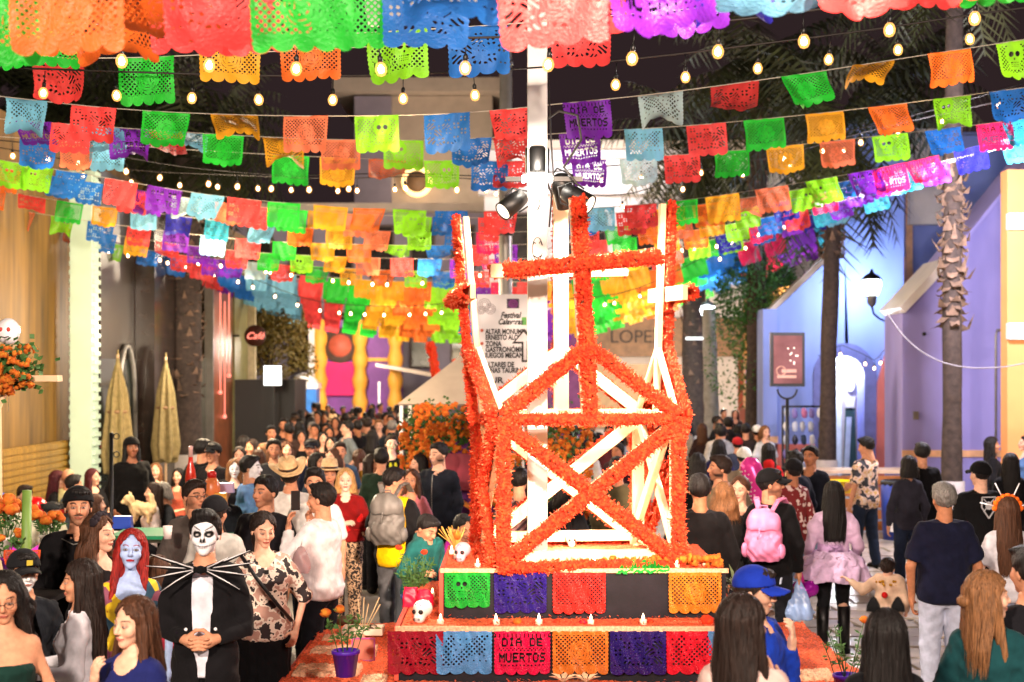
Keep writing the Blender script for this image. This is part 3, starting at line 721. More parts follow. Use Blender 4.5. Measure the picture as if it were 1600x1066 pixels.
    if hk_ in ('cap', 'capback', 'beanie'):
        gg = G((-.12, -.22, -.05), (.12, .22, .16), max(hres * .9, .0065)); r = .020
        D = ell(gg, (0, .014, .034), (.076 + r, .094 + r, .083 + r)); 
        D = np.maximum(D, .030 - gg.z - .22 * (gg.y) * (1 if hk_ != 'beanie' else .6))
        sg = 1 if hk_ == 'cap' else -1
        if hk_ != 'beanie': B = np.maximum(np.abs(gg.z - .040 + .6 * (gg.x ** 2) / .1 + .10 * (np.abs(gg.y) - .1)) - .0065, ell(gg, (0, -sg * .085, .04), (.078, .092, .2))); D = np.minimum(D, np.maximum(B, sg * gg.y + .03))
        else: D = D + .003 * np.sin(np.arctan2(gg.x, gg.y) * 30)
        hcloth({'cap': 'baseball_cap', 'capback': 'baseball_cap', 'beanie': 'beanie'}[hk_], gg, D, hcol2, M_CLOTH)
        if hk_ != 'beanie' and isinstance(hat, tuple) and len(hat) > 2:
            V, Q = [], []
            e = MB(); e.box((0, -sg * .121, .078), (.034, .006, .030)); me = e.mesh('cap_badge', M_PLAST)
            vv = headpost(np.array([v.co[:] for v in me.vertices])); me.vertices.foreach_set('co', vv.astype(np.float32).ravel()); link('cap_badge', me, root, hat[2])
    if hk_ in ('straw', 'cowboy'):
        e = MB(); c_ = hk_ == 'cowboy'; bw = .19 if c_ else .165; n_ = 24; vs = []; fs = []
        prof = [(.10, .0), (bw * .8, -.004), (bw, .0), (bw, .006), (bw * .8, .004), (.098, .010), (.094, .06), (.082, .105), (.05, .118), (.012, .100 if c_ else .115)]
        e.lathe(prof, n=n_, sx=.9, sy=1.12); me = e.mesh('hat', MATS['straw'])
        vv = np.array([v.co[:] for v in me.vertices]); r_ = np.abs(vv[:, 0])
        if c_: vv[:, 2] += np.where(r_ > .08, (r_ - .08) * .75, 0) * (np.hypot(vv[:, 0], vv[:, 1]) > .12); vv[:, 2] -= .02 * (np.abs(vv[:, 0]) < .02) * (vv[:, 2] > .1)
        vv[:, 2] += .058; vv = headpost(vv); me.vertices.foreach_set('co', vv.astype(np.float32).ravel()); hto = link('hat', me, root, hcol2)
        e = MB(); e.lathe([(.0985, .010), (.100, .012), (.0965, .032), (.094, .032)], n=n_, sx=.9, sy=1.12); me = e.mesh('hat_band', M_LEATHER)
        vv = np.array([v.co[:] for v in me.vertices]); vv[:, 2] += .058; vv = headpost(vv * [1.01, 1.01, 1]); me.vertices.foreach_set('co', vv.astype(np.float32).ravel()); link('hat_band', me, root, '#3a2416')
    if glasses:
        e = MB()
        for s in (-1, 1):
            e.tube([(s * .031 + .021 * math.cos(t), -.103, .002 + .015 * math.sin(t)) for t in np.linspace(0, 6.28, 13)], .0016, 4)
            e.tube([(s * .052, -.100, .006), (s * .078, -.03, .006), (s * .08, .02, .0)], .0015, 4)
        e.tube([(-.010, -.106, .004), (.010, -.106, .004)], .0015, 4); me = e.mesh('glasses', M_PLAST)
        vv = headpost(np.array([v.co[:] for v in me.vertices])); me.vertices.foreach_set('co', vv.astype(np.float32).ravel()); link('glasses', me, root, '#1b1b1b')
    R_ = Matrix.Rotation(math.radians(th), 3, 'Z')
    root_pos = Vector((X, Y, 0))
    info = dict(o=root, X=X, Y=Y, th=th, hand={s: root_pos + R_ @ Vector(p) for s, p in hw.items()}, head=root_pos + R_ @ Vector(hc), headpost=headpost, post=post, g=g, k=k, h=h, sx=sx, R=R_)
    PEOPLE.append(info); return info

def on_person(info, e, name, mats, color=None, head=False, pr=True):
    """adds a small piece in the person's own frame"""
    me = e.mesh(name, mats); vv = np.array([v.co[:] for v in me.vertices])
    vv = info['headpost'](vv) if head else info['post'](vv)
    me.vertices.foreach_set('co', vv.astype(np.float32).ravel()); return link(name, me, info['o'], color)

# ------------------------------------------------------------------ named materials
mat('straw', '#dcb98a', .8, 30, .2)
M_PINE = mat('planed_pine', '#e6c39a', .6, 5, .16, .003, stretch=(1, 1, .1))
M_WHITE = mat('white_paint', '#e2ddda', .45, 4, .06)
M_BLACKM = mat('black_metal', '#0c0c0d', .45, 8, .1)
M_GREYM = mat('grey_metal', '#8a8680', .4, 6, .12, metal=.4)
M_MARI = petal_mat('marigold_petals', (.98, .045, .010), (1.0, .12, .022))
M_MARI2 = petal_mat('marigold_petals_orange', (.86, .17, .015), (.90, .34, .03))
M_LEAF = mat('marigold_leaf', (.05, .13, .025), .6, 30, .35)
M_SAW = mat('dyed_sawdust', (.74, .115, .035), .95, 55, .45, .02)
M_SAWP = mat('pale_dyed_sawdust', (.78, .42, .25), .95, 55, .35, .02)
M_BLACKCL = mat('black_cloth', '#17121a', .9, 7, .35, .04)
M_CORD = mat('white_cord', '#c9c0b0', .7, 20, .1, 0)
M_CABLE = mat('dark_cable', '#2a2320', .6, 20, .1, 0)
M_TRUNK = mat('palm_bark', '#3c302a', .9, 12, .4, .02)
M_BOOT = mat('dead_frond_stubs', '#6d5646', .85, 9, .45, .02)
M_LIME = mat('limewash', '#b8aeaa', .8, 7, .12, .01)
M_FROND = mat('palm_frond', (.030, .036, .010), .6, 6, .5)
M_LEAFD = mat('ficus_leaf', (.05, .15, .03), .55, 8, .5)
M_OCH = mat('ochre_leaf', (.16, .12, .015), .6, 8, .5)  # ochre green leaf colour

# ------------------------------------------------------------------ the setting: ground and paving
e = MB(); e.box((0, 60, -.06), (140, 190, .12))
M_GROUND = mat('street_concrete', '#8b837b', .42, 1.4, .25, .01)
ground = tag(e.build('ground', M_GROUND), kind='structure')
M_SLAB = mat('worn_pale_stone', '#b3a698', .28, 2.2, .28, .01, spec=.6)
slabs = []
for q in range(6):
    r = random.Random(q); pol = []
    cx_, cy_ = .31, .24
    for x, y in ((-1, -1), (0, -1.0), (1, -1), (1, 0), (1, 1), (0, 1), (-1, 1), (-1, 0)): pol.append((x * cx_ + r.uniform(-.035, .02) * (1 if x > 0 else -1), y * cy_ + r.uniform(-.035, .02) * (1 if y > 0 else -1)))
    e = MB(); e.prism(pol, 0, .022, plane='xy'); slabs.append(e.mesh('paving_stone', M_SLAB))
n_ = 0
for iy in range(24):
    for ix in range(12):
        y = 9.6 + iy * .52; x = 1.9 + ix * .66 + (iy % 2) * .33
        if x > 1.2 + y * .36 or x < 2.5 and y < 12.4: continue
        if n_ >= 270: break
        link('paving_stone', slabs[(ix * 5 + iy * 3) % 6], ground, None, (x, y, .001 + .004 * ((ix * 7 + iy) % 3)), (0, 0, rnd.uniform(-.04, .04))); n_ += 1

# ------------------------------------------------------------------ buildings
def WX(px, Xp): return Xp * FPX / (px - 800)      # distance at which a wall at x=Xp meets column px
# --- left shop front, one long wall along the street
XL = -7.2
M_GOLD = mat('gold_ribbed_cladding', '#8c6a20', .45, 3, .35, .004, stretch=(1, 3, .25))
M_GOLDD = mat('gold_plaster', '#6a4e1a', .6, 2, .5, .006, stretch=(1, 2.5, .3))
M_DKBR = mat('dark_brown_cladding', '#20160f', .35, 3, .3, .004)
M_MINT = mat('mint_paint', '#bcd6c4', .5, 3, .05)
M_GLASS = mat('dark_glass', '#1c2420', .08, 2, .2, 0, spec=.9)
M_COPPER = mat('copper_cladding', '#8e4f2c', .35, 3, .3, .004, metal=.3)
M_OLIVE = mat('olive_paint', '#7c7a4a', .5, 3, .15)
shop = thing('shop_building', 'gold and brown clad shop front with shutter and slatted screens along the left', 'building', (XL, 28, 0))
shop_o = Vector((XL, 28, 0))
def onshop(e, name, m_, parent=None, **k): return e.build(name, m_, parent or shop, loc=-shop_o, **k)
e = MB(); e.box((XL - 2.2, 27.5, 3.2), (4.2, 23, 6.4)); shopw = onshop(e, 'wall', M_GOLDD)
y0, y1 = 17.0, WX(116, XL)
for k in range(46):      # vertical ribs of the cladding
    y = y0 + (y1 - y0) * k / 46; e = MB(); e.box((XL + .0, y, 3.55), (.07, .055, 4.1))
    if k == 0: rib = e.mesh('cladding_rib', M_GOLD); rib_y = y
    link('cladding_rib', rib, shopw, None, (-shop_o.x, y - rib_y - shop_o.y, 0))
e = MB(); e.box((XL + .03, (y0 + y1) / 2, .78), (.04, y1 - y0, 1.56)); rs = onshop(e, 'roller_shutter', M_GOLD)
for k in range(15):
    e = MB(); e.box((XL + .06, (y0 + y1) / 2, .1 + k * .1), (.03, y1 - y0 - .1, .07)); e.build('slat', M_GOLD, rs)
e = MB(); yc = 22.95; ycol = yc
e.box((XL + .30, yc, 2.9), (.34, .40, 5.8)); col_ = onshop(e, 'column', M_MINT)
for k in range(40):
    e = MB(); e.box((XL + .30, yc + .03, .2 + k * .145), (.42, .32, .07))
    if k == 0: tooth0 = e.mesh('tooth', M_MINT)
    link('tooth', tooth0, col_, None, (0, 0, k * .145))
# slanting slat screens
def screen(ya, yb, za, zb, m_, n, slope):
    e = MB(); e.box((XL + .02, (ya + yb) / 2, (za + zb) / 2), (.05, yb - ya, zb - za)); p_ = onshop(e, 'slatted_screen', M_DKBR)
    H = zb - za; Wd = yb - ya
    for k in range(-int(abs(slope) * H / (Wd / n)) - 1, n + 1):
        a = ya + k * Wd / n; pts = []
        lo_t, hi_t = 0, 1
        sl = slope * H
        t0 = max(0, (ya - a) / sl) if sl else 0; t1 = min(1, (yb - a) / sl) if sl else 1
        if t1 - t0 < .03: continue
        e = MB(); e.bar((XL + .07, a + sl * t0, za + H * t0), (XL + .07, a + sl * t1, za + H * t1), .075, .09, up=(1, 0, 0)); e.build('slat', m_, p_)
screen(WX(153, XL), WX(206, XL), 2.9, 6.2, mat('pale_slats', '#b4a884', .5, 4, .1), 9, -.22)
e = MB(); e.box((XL + .03, (WX(153, XL) + WX(206, XL)) / 2, 1.45), (.06, 2.4, 2.9)); onshop(e, 'glass_front', M_GLASS)
ya = WX(190, XL)
e = MB(); e.tube([(XL + .1, ya + .55 * math.cos(t), 1.9 + 1.25 * math.sin(t) if t < 3.2 else 0) for t in np.linspace(0, 3.14, 15)] , .05, 6); e.tube([(XL + .1, ya + .55, 0), (XL + .1, ya + .55, 1.9)], .05, 6); e.tube([(XL + .1, ya - .55, 0), (XL + .1, ya - .55, 1.9)], .05, 6); onshop(e, 'door_arch', M_GREYM)
e = MB(); e.box((XL + .22, (WX(207, XL) + WX(244, XL)) / 2, 2.9), (.40, WX(244, XL) - WX(207, XL), 5.8)); onshop(e, 'pillar', mat('dark_granite', '#2a201c', .2, 6, .3, 0, spec=.7))
screen(WX(245, XL), WX(264, XL), 2.9, 6.2, mat('pale_slats', '#8d8468'), 4, -.12)
e = MB(); e.box((XL + .03, (WX(246, XL) + WX(318, XL)) / 2, 1.5), (.06, WX(318, XL) - WX(246, XL), 3.0)); onshop(e, 'glass_front', M_GLASS)
e = MB(); e.box((XL + .12, WX(319, XL), 3), (.2, .12, 6)); onshop(e, 'steel_edge', M_GREYM)
e = MB(); e.box((XL + .10, (WX(321, XL) + WX(352, XL)) / 2, 2.8), (.16, WX(352, XL) - WX(321, XL), 5.6)); cp = onshop(e, 'copper_panel', M_COPPER)
for yy, z0_, z1_ in ((WX(330, XL), 2.2, 4.6), (WX(337, XL), 1.6, 4.4), (WX(344, XL), 2.6, 4.8)):
    e = MB(); e.tube([(XL + .22, yy, z0_), (XL + .22, yy, z1_)], .012, 5); e.ball((XL + .22, yy, z0_), .05, 8); e.build('neon_strand', M_NEON, cp)
e = MB(); e.box((XL + .12, (WX(353, XL) + WX(374, XL)) / 2, 2.8), (.2, WX(374, XL) - WX(353, XL), 5.6)); onshop(e, 'olive_panel', M_OLIVE)
e = MB(); e.box((XL + .25, WX(376, XL), 2.8), (.3, .16, 5.6)); onshop(e, 'corner_trim', mat('cream_trim', '#d8c8a0'))  # plain cream trim colour
# script neon sign projecting from the wall
sg = thing('neon_sign', 'small red cursive neon sign on a round brown board on the left shop wall', 'sign', (XL + .75, WX(352, XL), 3.6))
e = MB(); e.lathe([(.27, -.03), (.27, .03)], n=20, R=Matrix.Rotation(math.pi / 2, 3, 'X'), sy=1); e.build('board', mat('brown_sign_board', '#4a2a1c'), sg)
tx = bpy.data.curves.new('lettering', 'FONT'); tx.body = 'Café'; tx.size = .24; tx.shear = .4; tx.extrude = .01; tx.align_x = 'CENTER'; tx.materials.append(M_NEON)
letters(tx, sg, (0, -.06, -.08))
e = MB(); e.bar((-.75, .02, 0), (-.4, .02, 0), .05); e.build('bracket', M_BLACKM, sg)

# --- pale tower block behind, with its round lit sign
def windows(root, x0, x1, z0, z1, nx, nz, y, m_, frame, ww=.7, hh=.7):
    e = MB(); dx = (x1 - x0) / nx; dz_ = (z1 - z0) / nz
    e.box((0, 0, 0), (dx * ww, .10, dz_ * hh)); f0 = e.mesh('window', frame)
    e = MB(); e.box((0, -.03, 0), (dx * ww - .16, .10, dz_ * hh - .16)); p0 = e.mesh('pane', m_)
    for i in range(nx):
        for j in range(nz):
            f_ = link('window', f0, root, None, (x0 + dx * (i + .5), y, z0 + dz_ * (j + .5))); link('pane', p0, f_)
M_PLAS = mat('grey_lilac_plaster', '#8d8594', .8, 2, .1); M_CREAM = mat('cream_plaster', '#b8a898', .8, 2, .1)
M_WIN = mat('dim_window', '#2c2724', .15, 3, .5, 0); M_TRIM = mat('brown_trim', '#5a4a42', .6)
tb = thing('tower_block', 'tall pale block with overhanging flat roof and round lit sign rising behind the flags', 'building', (-3.6, 60, 0))
e = MB(); e.box((0, 1, 7), (5.6, 6, 14.0)); e.build('wall', M_CREAM, tb)
e = MB(); e.box((-2.05, -2.1, 7), (1.5, .3, 13.9)); e.build('wall', M_PLAS, tb)
e = MB(); e.box((0, .8, 14.3), (7.2, 7.4, .55)); e.build('roof', M_CREAM, tb)
e = MB(); e.lathe([(.62, -.1), (.62, .1)], n=24, R=Matrix.Rotation(math.pi / 2, 3, 'X')); rs_ = e.build('round_sign', emat('amber_lit_ring', (1, .62, .25), 2.2), tb, loc=(-.25, -2.4, 10.45))
e = MB(); e.lathe([(.44, -.13), (.44, .13)], n=24, R=Matrix.Rotation(math.pi / 2, 3, 'X')); e.build('emblem', mat('emblem_print', '#8a6a4a'), rs_)
windows(tb, -1.0, 2.6, 3.4, 8.6, 3, 2, -2.02, M_WIN, M_TRIM, .55, .7)
hb = thing('office_block', 'grey two storey block with dark window bays below the pale tower', 'building', (-5.0, 54, 0))
e = MB(); e.box((0, 1, 4.3), (17, 5, 8.6)); e.build('wall', M_PLAS, hb)
e = MB(); e.box((0, -1.7, 5.6), (17.4, .6, .35)); e.build('balcony_slab', M_CREAM, hb)
e = MB(); e.box((0, -1.7, 8.75), (17.4, .8, .3)); e.build('roof', M_CREAM, hb)
windows(hb, -8, 8.4, 5.9, 8.4, 11, 1, -1.52, M_WIN, M_TRIM, .62, .8)
windows(hb, -8, 8.4, 2.6, 5.2, 11, 1, -1.52, M_WIN, M_TRIM, .62, .8)
# --- white cornice building behind the crosses
wb = thing('arcade_building', 'white building with dark window band and timber fascia behind the crosses', 'building', (6.0, 50, 0))
e = MB(); e.box((.8, 1.5, 5.2), (15.5, 5, 10.4)); e.build('wall', mat('white_plaster', '#cfcaca', .7, 2, .08), wb)
e = MB(); e.box((.8, -1.1, 9.55), (15.9, .7, 1.5)); e.build('parapet', mat('white_plaster', '#cfcaca'), wb)
e = MB(); e.box((.8, -1.3, 10.45), (16.2, 1.1, .25)); e.build('roof', M_CREAM, wb)
windows(wb, -6.6, 8.2, 5.2, 8.6, 7, 1, -1.05, M_WIN, M_TRIM, .66, .78)
fas = MB(); fas.box((-.6, -1.3, 3.9), (9.5, .5, 1.3)); fs_ = fas.build('fascia', mat('timber_fascia', '#7c5a3a', .5, 4, .3), wb)
tx = bpy.data.curves.new('lettering', 'FONT'); tx.body = 'LOPEZ'; tx.size = .62; tx.extrude = .02; tx.align_x = 'CENTER'; tx.materials.append(mat('dark_letter', '#2a1d16'))
letters(tx, fs_, (-1.75, -1.57, 3.72))
e = MB(); e.box((-1.7, -1.12, 1.9), (3.0, .1, 2.2)); e.build('shop_window', mat('lit_beige_window', '#b79a70', .4), wb)
e = MB(); e.box((-4.3, -1.35, 2.9), (1.5, .5, 5.4)); e.build('purple_banner', mat('purple_drape', '#6b3a6e', .8, 4, .2), wb)
# --- red and yellow arcade house on the right side
XR = 7.9
ah = thing('arcade_house', 'terracotta and yellow house with tall narrow arched windows on the right', 'building', (XR, 46, 0))
e = MB(); e.box((2.2, 0, 2.6), (4.3, 15, 5.2)); e.build('wall', mat('yellow_ochre_paint', '#c98f4a', .7, 2, .12), ah)
e = MB(); e.box((.0, 0, .75), (.16, 15.1, 1.5)); e.build('lower_wall', mat('terracotta_paint', '#8c3c26', .7, 2, .12), ah)
for k in range(6):
    yy = -6.4 + k * 2.5
    poly = [(yy - .75, 1.4), (yy + .75, 1.4)] + [(yy + .75 * math.cos(t), 3.5 + 1.0 * math.sin(t)) for t in np.linspace(0, math.pi, 9)]
    e = MB(); e.prism(poly, -.12, .04, plane='yz'); wn = e.build('arched_window', mat('terracotta_paint', '#8c3c26'), ah)
    poly = [(yy - .42, 1.5), (yy + .42, 1.5)] + [(yy + .42 * math.cos(t), 3.4 + .75 * math.sin(t)) for t in np.linspace(0, math.pi, 9)]
    e = MB(); e.prism(poly, -.17, -.10, plane='yz'); e.build('pane', mat('amber_lit_window', '#d99a4c', .3), wn)
# --- blue gabled bar on the right
M_BLUE = mat('periwinkle_paint', '#8496dc', .7, 1.3, .14, .008, stretch=(1, 1, .4)); M_LAV = mat('lavender_paint', '#9a94da', .75, 1.3, .14, .008, stretch=(1, 1, .35))
M_PINK = mat('coral_paint', '#d8766e', .7, 2, .08); M_STRIPE = mat('peach_stripe', '#e8b48a', .7)
bb_ = thing('blue_bar', 'pale blue gabled bar building with an arched doorway and coral reveals', 'building', (8.5, 30.5, 0))
def bp(px, py, Y=30.0): p = at(px, py, Y); return (p.x - 8.5, p.z)
arch = [bp(1300, 790)]
axc, ayc, ar_ = bp(1332, 605)[0], bp(1332, 612)[1], .0
lft = bp(1272, 600)[0]; rgt = bp(1368, 600)[0]; cxa = (lft + rgt) / 2; ra = (rgt - lft) / 2
def archpts(r_, top, n=14): return [(cxa + r_ * math.cos(t), top + (r_ * 1.05) * math.sin(t)) for t in np.linspace(0, math.pi, n)]
ztop = bp(0, 588)[1]
L0, R0 = bp(1204, 600)[0], bp(1412, 600)[0]
wall_out = [(L0, 0), (cxa - ra, 0), (cxa - ra, ztop)] + archpts(ra, ztop)[::-1][1:-1] + [(cxa + ra, ztop), (cxa + ra, 0), (R0, 0), (R0, 8.0), (bp(1300, 0)[0], 6.2), bp(1300, 405), (L0, bp(0, 492)[1])]
e = MB(); e.prism([(L0, 0), (cxa - ra, 0), (cxa - ra, ztop), (L0, ztop)], -.5, .3); e.prism([(cxa + ra, 0), (R0, 0), (R0, ztop), (cxa + ra, ztop)], -.5, .3)
e.prism([(L0, ztop)] + [(cxa - ra, ztop)] + archpts(ra, ztop)[::-1][1:8] + [(cxa, bp(1300, 400)[1]), (bp(1300, 0)[0] - .05, bp(1300, 405)[1]), (L0, bp(0, 492)[1])], -.5, .3)
e.prism([(R0, ztop), (R0, 7.9), (cxa, 7.9), (cxa, ztop + ra * 1.05)] + archpts(ra, ztop)[1:7][::-1] + [(cxa + ra, ztop)], -.5, .3)
e.build('wall', M_BLUE, bb_)
ring = archpts(ra + .02, ztop, 16); ring2 = archpts(ra - .24, ztop, 16)
e = MB(); pts = [(cxa + ra + .02, 0)] + ring + [(cxa - ra - .02, 0)]; pin = [(cxa + ra - .24, 0)] + ring2 + [(cxa - ra + .24, 0)]
for i in range(len(pts) - 1): e.prism([pin[i], pts[i], pts[i + 1], pin[i + 1]], -.53, .1)
e.build('door_arch', mat('dark_periwinkle', '#6a6fae', .6), bb_)
e = MB(); e.box((cxa, .55, 1.9), (3.2, .1, 3.8)); bw_ = e.build('inner_wall', mat('bright_white_wall', '#dfe6ee', .7), bb_)
for dx, cdress, cskin in ((-.16, '#3a4a7a', '#d8dce0'), (.33, '#2f4a44', '#cfd2c8')):     # skeleton-bride painted panels
    e = MB(); e.box((cxa + dx, .46, 1.75), (.34, .05, 2.7)); pn = e.build('painted_panel', mat('panel_' + cdress[1:], '#b8aca6' if dx > 0 else '#3c4f8c', .6), bb_)
    e = MB(); x = cxa + dx; e.prism([(x - .15, .5), (x + .15, .5), (x + .1, 1.9), (x - .1, 1.9)], .42, .435); e.build('painted_gown', mat('gown_' + cdress[1:], cdress), pn)
    e = MB(); e.prism([(x - .14, .5), (x - .03, .5), (x + .03, 1.7), (x - .08, 1.7)], .405, .418); e.build('painted_sash', mat('sash', '#b83a34' if dx > 0 else '#d0d4da'), pn)
    e = MB(); e.prism([(x - .08, 1.85), (x + .08, 1.85), (x + .12, 2.15), (x - .12, 2.15)], .42, .434); e.prism([(x + .10 * math.cos(t), 2.38 + .13 * math.sin(t)) for t in np.linspace(0, 6.0, 12)], .40, .436); e.build('painted_head', mat('bone_white', '#e2ded2'), pn)
e = MB(); xk0, xk1 = bp(1368, 0)[0], bp(1400, 0)[0]
e.prism([(xk0, 0), (xk1, 0), (xk1, bp(0, 512)[1]), (xk1 - .12, bp(0, 520)[1]), (xk0 + .02, bp(0, 600)[1])], -.62, -.5); e.build('coral_buttress', M_PINK, bb_)
e = MB(); e.box(((L0 + cxa - ra) / 2, -.54, .58), (cxa - ra - L0, .07, 1.15)); e.build('coral_dado', M_PINK, bb_)
e = MB(); e.box(((R0 + cxa + ra) / 2, -.54, .58), (R0 - cxa - ra, .07, 1.15)); e.build('coral_dado', M_PINK, bb_)
e = MB(); e.bar((L0 - .1, -.1, bp(0, 497)[1]), (bp(1300, 0)[0], -.1, bp(1300, 402)[1] + .08), .14, .5, up=(0, 1, 0)); e.build('gable_coping', M_WHITE, bb_)
e = MB(); e.box((L0 - .02, -.2, 2.0), (.30, .75, 4.0)); e.build('corner_pier', M_BLUE, bb_)
e = MB(); e.box((L0 - .02, -.2, 1.25), (.32, .78, .14)); e.build('stripe', M_STRIPE, bb_)
e = MB(); e.box((4.2, 3.2, 4.1), (9.6, 1, 8.2)); e.box((2.2, 3.9, 7.6), (3.4, 1, 1.6)); e.build('rear_wall', M_BLUE, bb_)
e = MB(); e.box((bp(1485, 0)[0], 2.62, 5.8), (.14, .1, 2.6)); e.build('peach_pilaster', M_STRIPE, bb_)
e = MB(); e.box((bp(1575, 0)[0] - .9, 2.5, 7.2), (.75, .3, 2.2)); e.build('white_pilaster', M_WHITE, bb_)
e = MB()
for px, py in ((1418, 422), (1392, 442)): x, z = bp(px, py, 33); e.box((x - .3, 2.55, z), (.55, .16, .6))
e.build('wall_boxes', mat('salmon_box', '#c99a8a'), bb_)
# --- nearer lavender wall with its raking white coping
lw = thing('lavender_wall', 'lavender side wall with peach stripe and raking white coping on the right', 'wall', (8.2, 25, 0))
def lp(px, py, Y=25.0): p = at(px, py, Y); return (p.x - 8.2, p.z)
e = MB(); a_, b_ = lp(1410, 485), lp(1478, 412); c__ = lp(1640, 212)
e.prism([(a_[0], 0), (c__[0], 0), (c__[0], c__[1]), (b_[0], b_[1]), (a_[0], a_[1])], 0, 1.2); e.build('wall', M_LAV, lw)
e = MB(); e.bar((a_[0] - .05, .5, a_[1]), (b_[0], .5, b_[1] + .04), .14, 1.4, up=(0, 1, 0)); e.build('coping', M_WHITE, lw)
e = MB(); e.bar((b_[0], .5, b_[1] + .04), (c__[0], .5, c__[1] + .04), .07, 1.3, up=(0, 1, 0)); e.build('coping', M_LAV, lw)  # unlit run of the white coping, its shade put in as lavender
e = MB(); e.box(((a_[0] + c__[0]) / 2, -.01, 1.23), (c__[0] - a_[0] + .02, .03, .12)); e.build('stripe', M_STRIPE, lw)
e = MB(); x_ = lp(1555, 0)[0]; e.tube([(x_, -.03, .0), (x_, -.03, 3.3), (x_ + .02, -.03, 3.4), (x_ + .3, -.03, 3.4)], .022, 6); e.build('conduit', M_GREYM, lw)
e = MB(); x_, z_ = lp(1443, 522); e.lathe([(.035, 0), (.03, .03)], (x_, -.03, z_), 10, R=Matrix.Rotation(math.pi / 2, 3, 'X')); e.build('wall_bolt', M_BLACKM, lw)
e = MB(); e.box((lp(1430, 0)[0], -.04, 1.9), (.09, .05, .14)); e.build('socket_box', M_GREYM, lw)
# --- orange wall at the right edge
ow = thing('orange_wall', 'bright orange wall end with two white junction boxes at the right edge', 'wall', (8.9, 22, 0))
e = MB(); p = at(1574, 265, 22); e.box((p.x - 8.9 + 1.5, .15, p.z / 2), (3, .3, p.z)); e.build('wall', mat('orange_paint', '#eaa062', .7, 2, .06), ow)
for py in (347, 518):
    q = at(1586, py, 22); e = MB(); e.box((q.x - 8.9, -.05, q.z), (.28, .14, .26)); e.build('junction_box', M_WHITE, ow, bevel=.015)

# --- purple and yellow carnival front at the far end of the street
cf = thing('carnival_front', 'purple and pink carnival booth front with yellow turned columns at the end of the street', 'booth', (-6.0, 50, 0))
def cp_(px, py): p = at(px, py, 50); return (p.x + 6.0, p.z)
M_YEL = mat('yellow_paint', '#e6a336', .6, 3, .1); M_PUR = mat('purple_panel', '#7a3f92', .6, 3, .15); M_MAG = mat('magenta_banner', '#d81a6a', .7, 3, .06)
x0, _ = cp_(487, 0); x1, _ = cp_(628, 0); _, zt = cp_(0, 500)
e = MB(); e.box(((x0 + x1) / 2, .3, zt / 2), (x1 - x0, .3, zt)); e.build('wall', M_PUR, cf)
for px in (500, 563, 618):
    x, _ = cp_(px, 0); pr = []
    for k in range(25): z = zt * k / 24; pr.append((.24 + .045 * math.sin(k * 1.6), z))
    e = MB(); e.lathe(pr, (x, -.1, 0), 12); e.build('column', M_YEL, cf)
xa, za = cp_(509, 566); xb, zb = cp_(553, 618)
e = MB(); e.box(((xa + xb) / 2, 0, (za + zb) / 2), (xb - xa, .08, za - zb)); e.build('banner', M_MAG, cf)
xc, zc = cp_(532, 540); e = MB(); e.lathe([(.62, -.06), (.62, .06)], (xc, 0, zc), 20, R=Matrix.Rotation(math.pi / 2, 3, 'X')); sgn = e.build('round_sign', M_TRIM, cf)
e = MB(); e.lathe([(.40, -.08), (.40, .08)], (xc, -.02, zc), 20, R=Matrix.Rotation(math.pi / 2, 3, 'X')); e.build('emblem', mat('salmon_print', '#c9614a'), sgn)
x, z = cp_(590, 562); e = MB(); e.box((x, 0, z), (1.2, .12, .12)); e.build('lintel', M_YEL, cf)
for dx, k in ((-.45, 1), (.45, 1)):
    e = MB(); e.tube([(x + dx, -.05, z + .5), (x + dx * .8, -.05, z + .9), (x + dx * .2, -.05, z + 1.3)], .035, 5); e.build('scroll', M_WHITE, cf)
xw, _ = cp_(489, 0); e = MB(); e.box((xw, -.3, zt / 2), (.2, .2, zt)); e.build('white_post', M_WHITE, cf)
pt = thing('blue_booth', 'blue and white portable booth beside the carnival front', 'booth', (cp_(482, 0)[0] - 6.0, 49, 0))
e = MB(); e.box((0, 0, 1.1), (.95, .9, 2.1)); e.build('cabin', mat('blue_panel', '#3a7fd0', .5), pt); e = MB(); e.box((0, 0, 2.25), (1.05, 1, .2)); e.build('roof', M_WHITE, pt); e = MB(); e.lathe([(.5, 0), (.3, .25), (.05, .34)], (0, 0, 2.36), 12); e.build('roof_cap', M_WHITE, pt)
# lit projector screen on the left and dark hedge trees
scn = thing('lit_sign_box', 'blank white lit sign box standing in front of the dark hedge', 'sign', tuple(at(426, 587, 34)))
e = MB(); e.box((0, 0, 0), (.40, .10, .46)); e.build('screen', M_PANEL, scn); e = MB(); e.box((0, .07, 0), (.44, .05, .50)); e.build('case', M_BLACKM, scn); e = MB(); e.bar((0, .05, -.24), (0, .05, -2.6), .06); e.build('post', M_BLACKM, scn)
bx = thing('stage_box', 'large black boxed structure under the lit sign on the left', 'booth', (at(410, 600, 36).x, 36.2, 0))
e = MB(); e.box((-.1, .6, 1.25), (1.9, 2, 2.5)); e.build('case', M_BLACKM, bx)

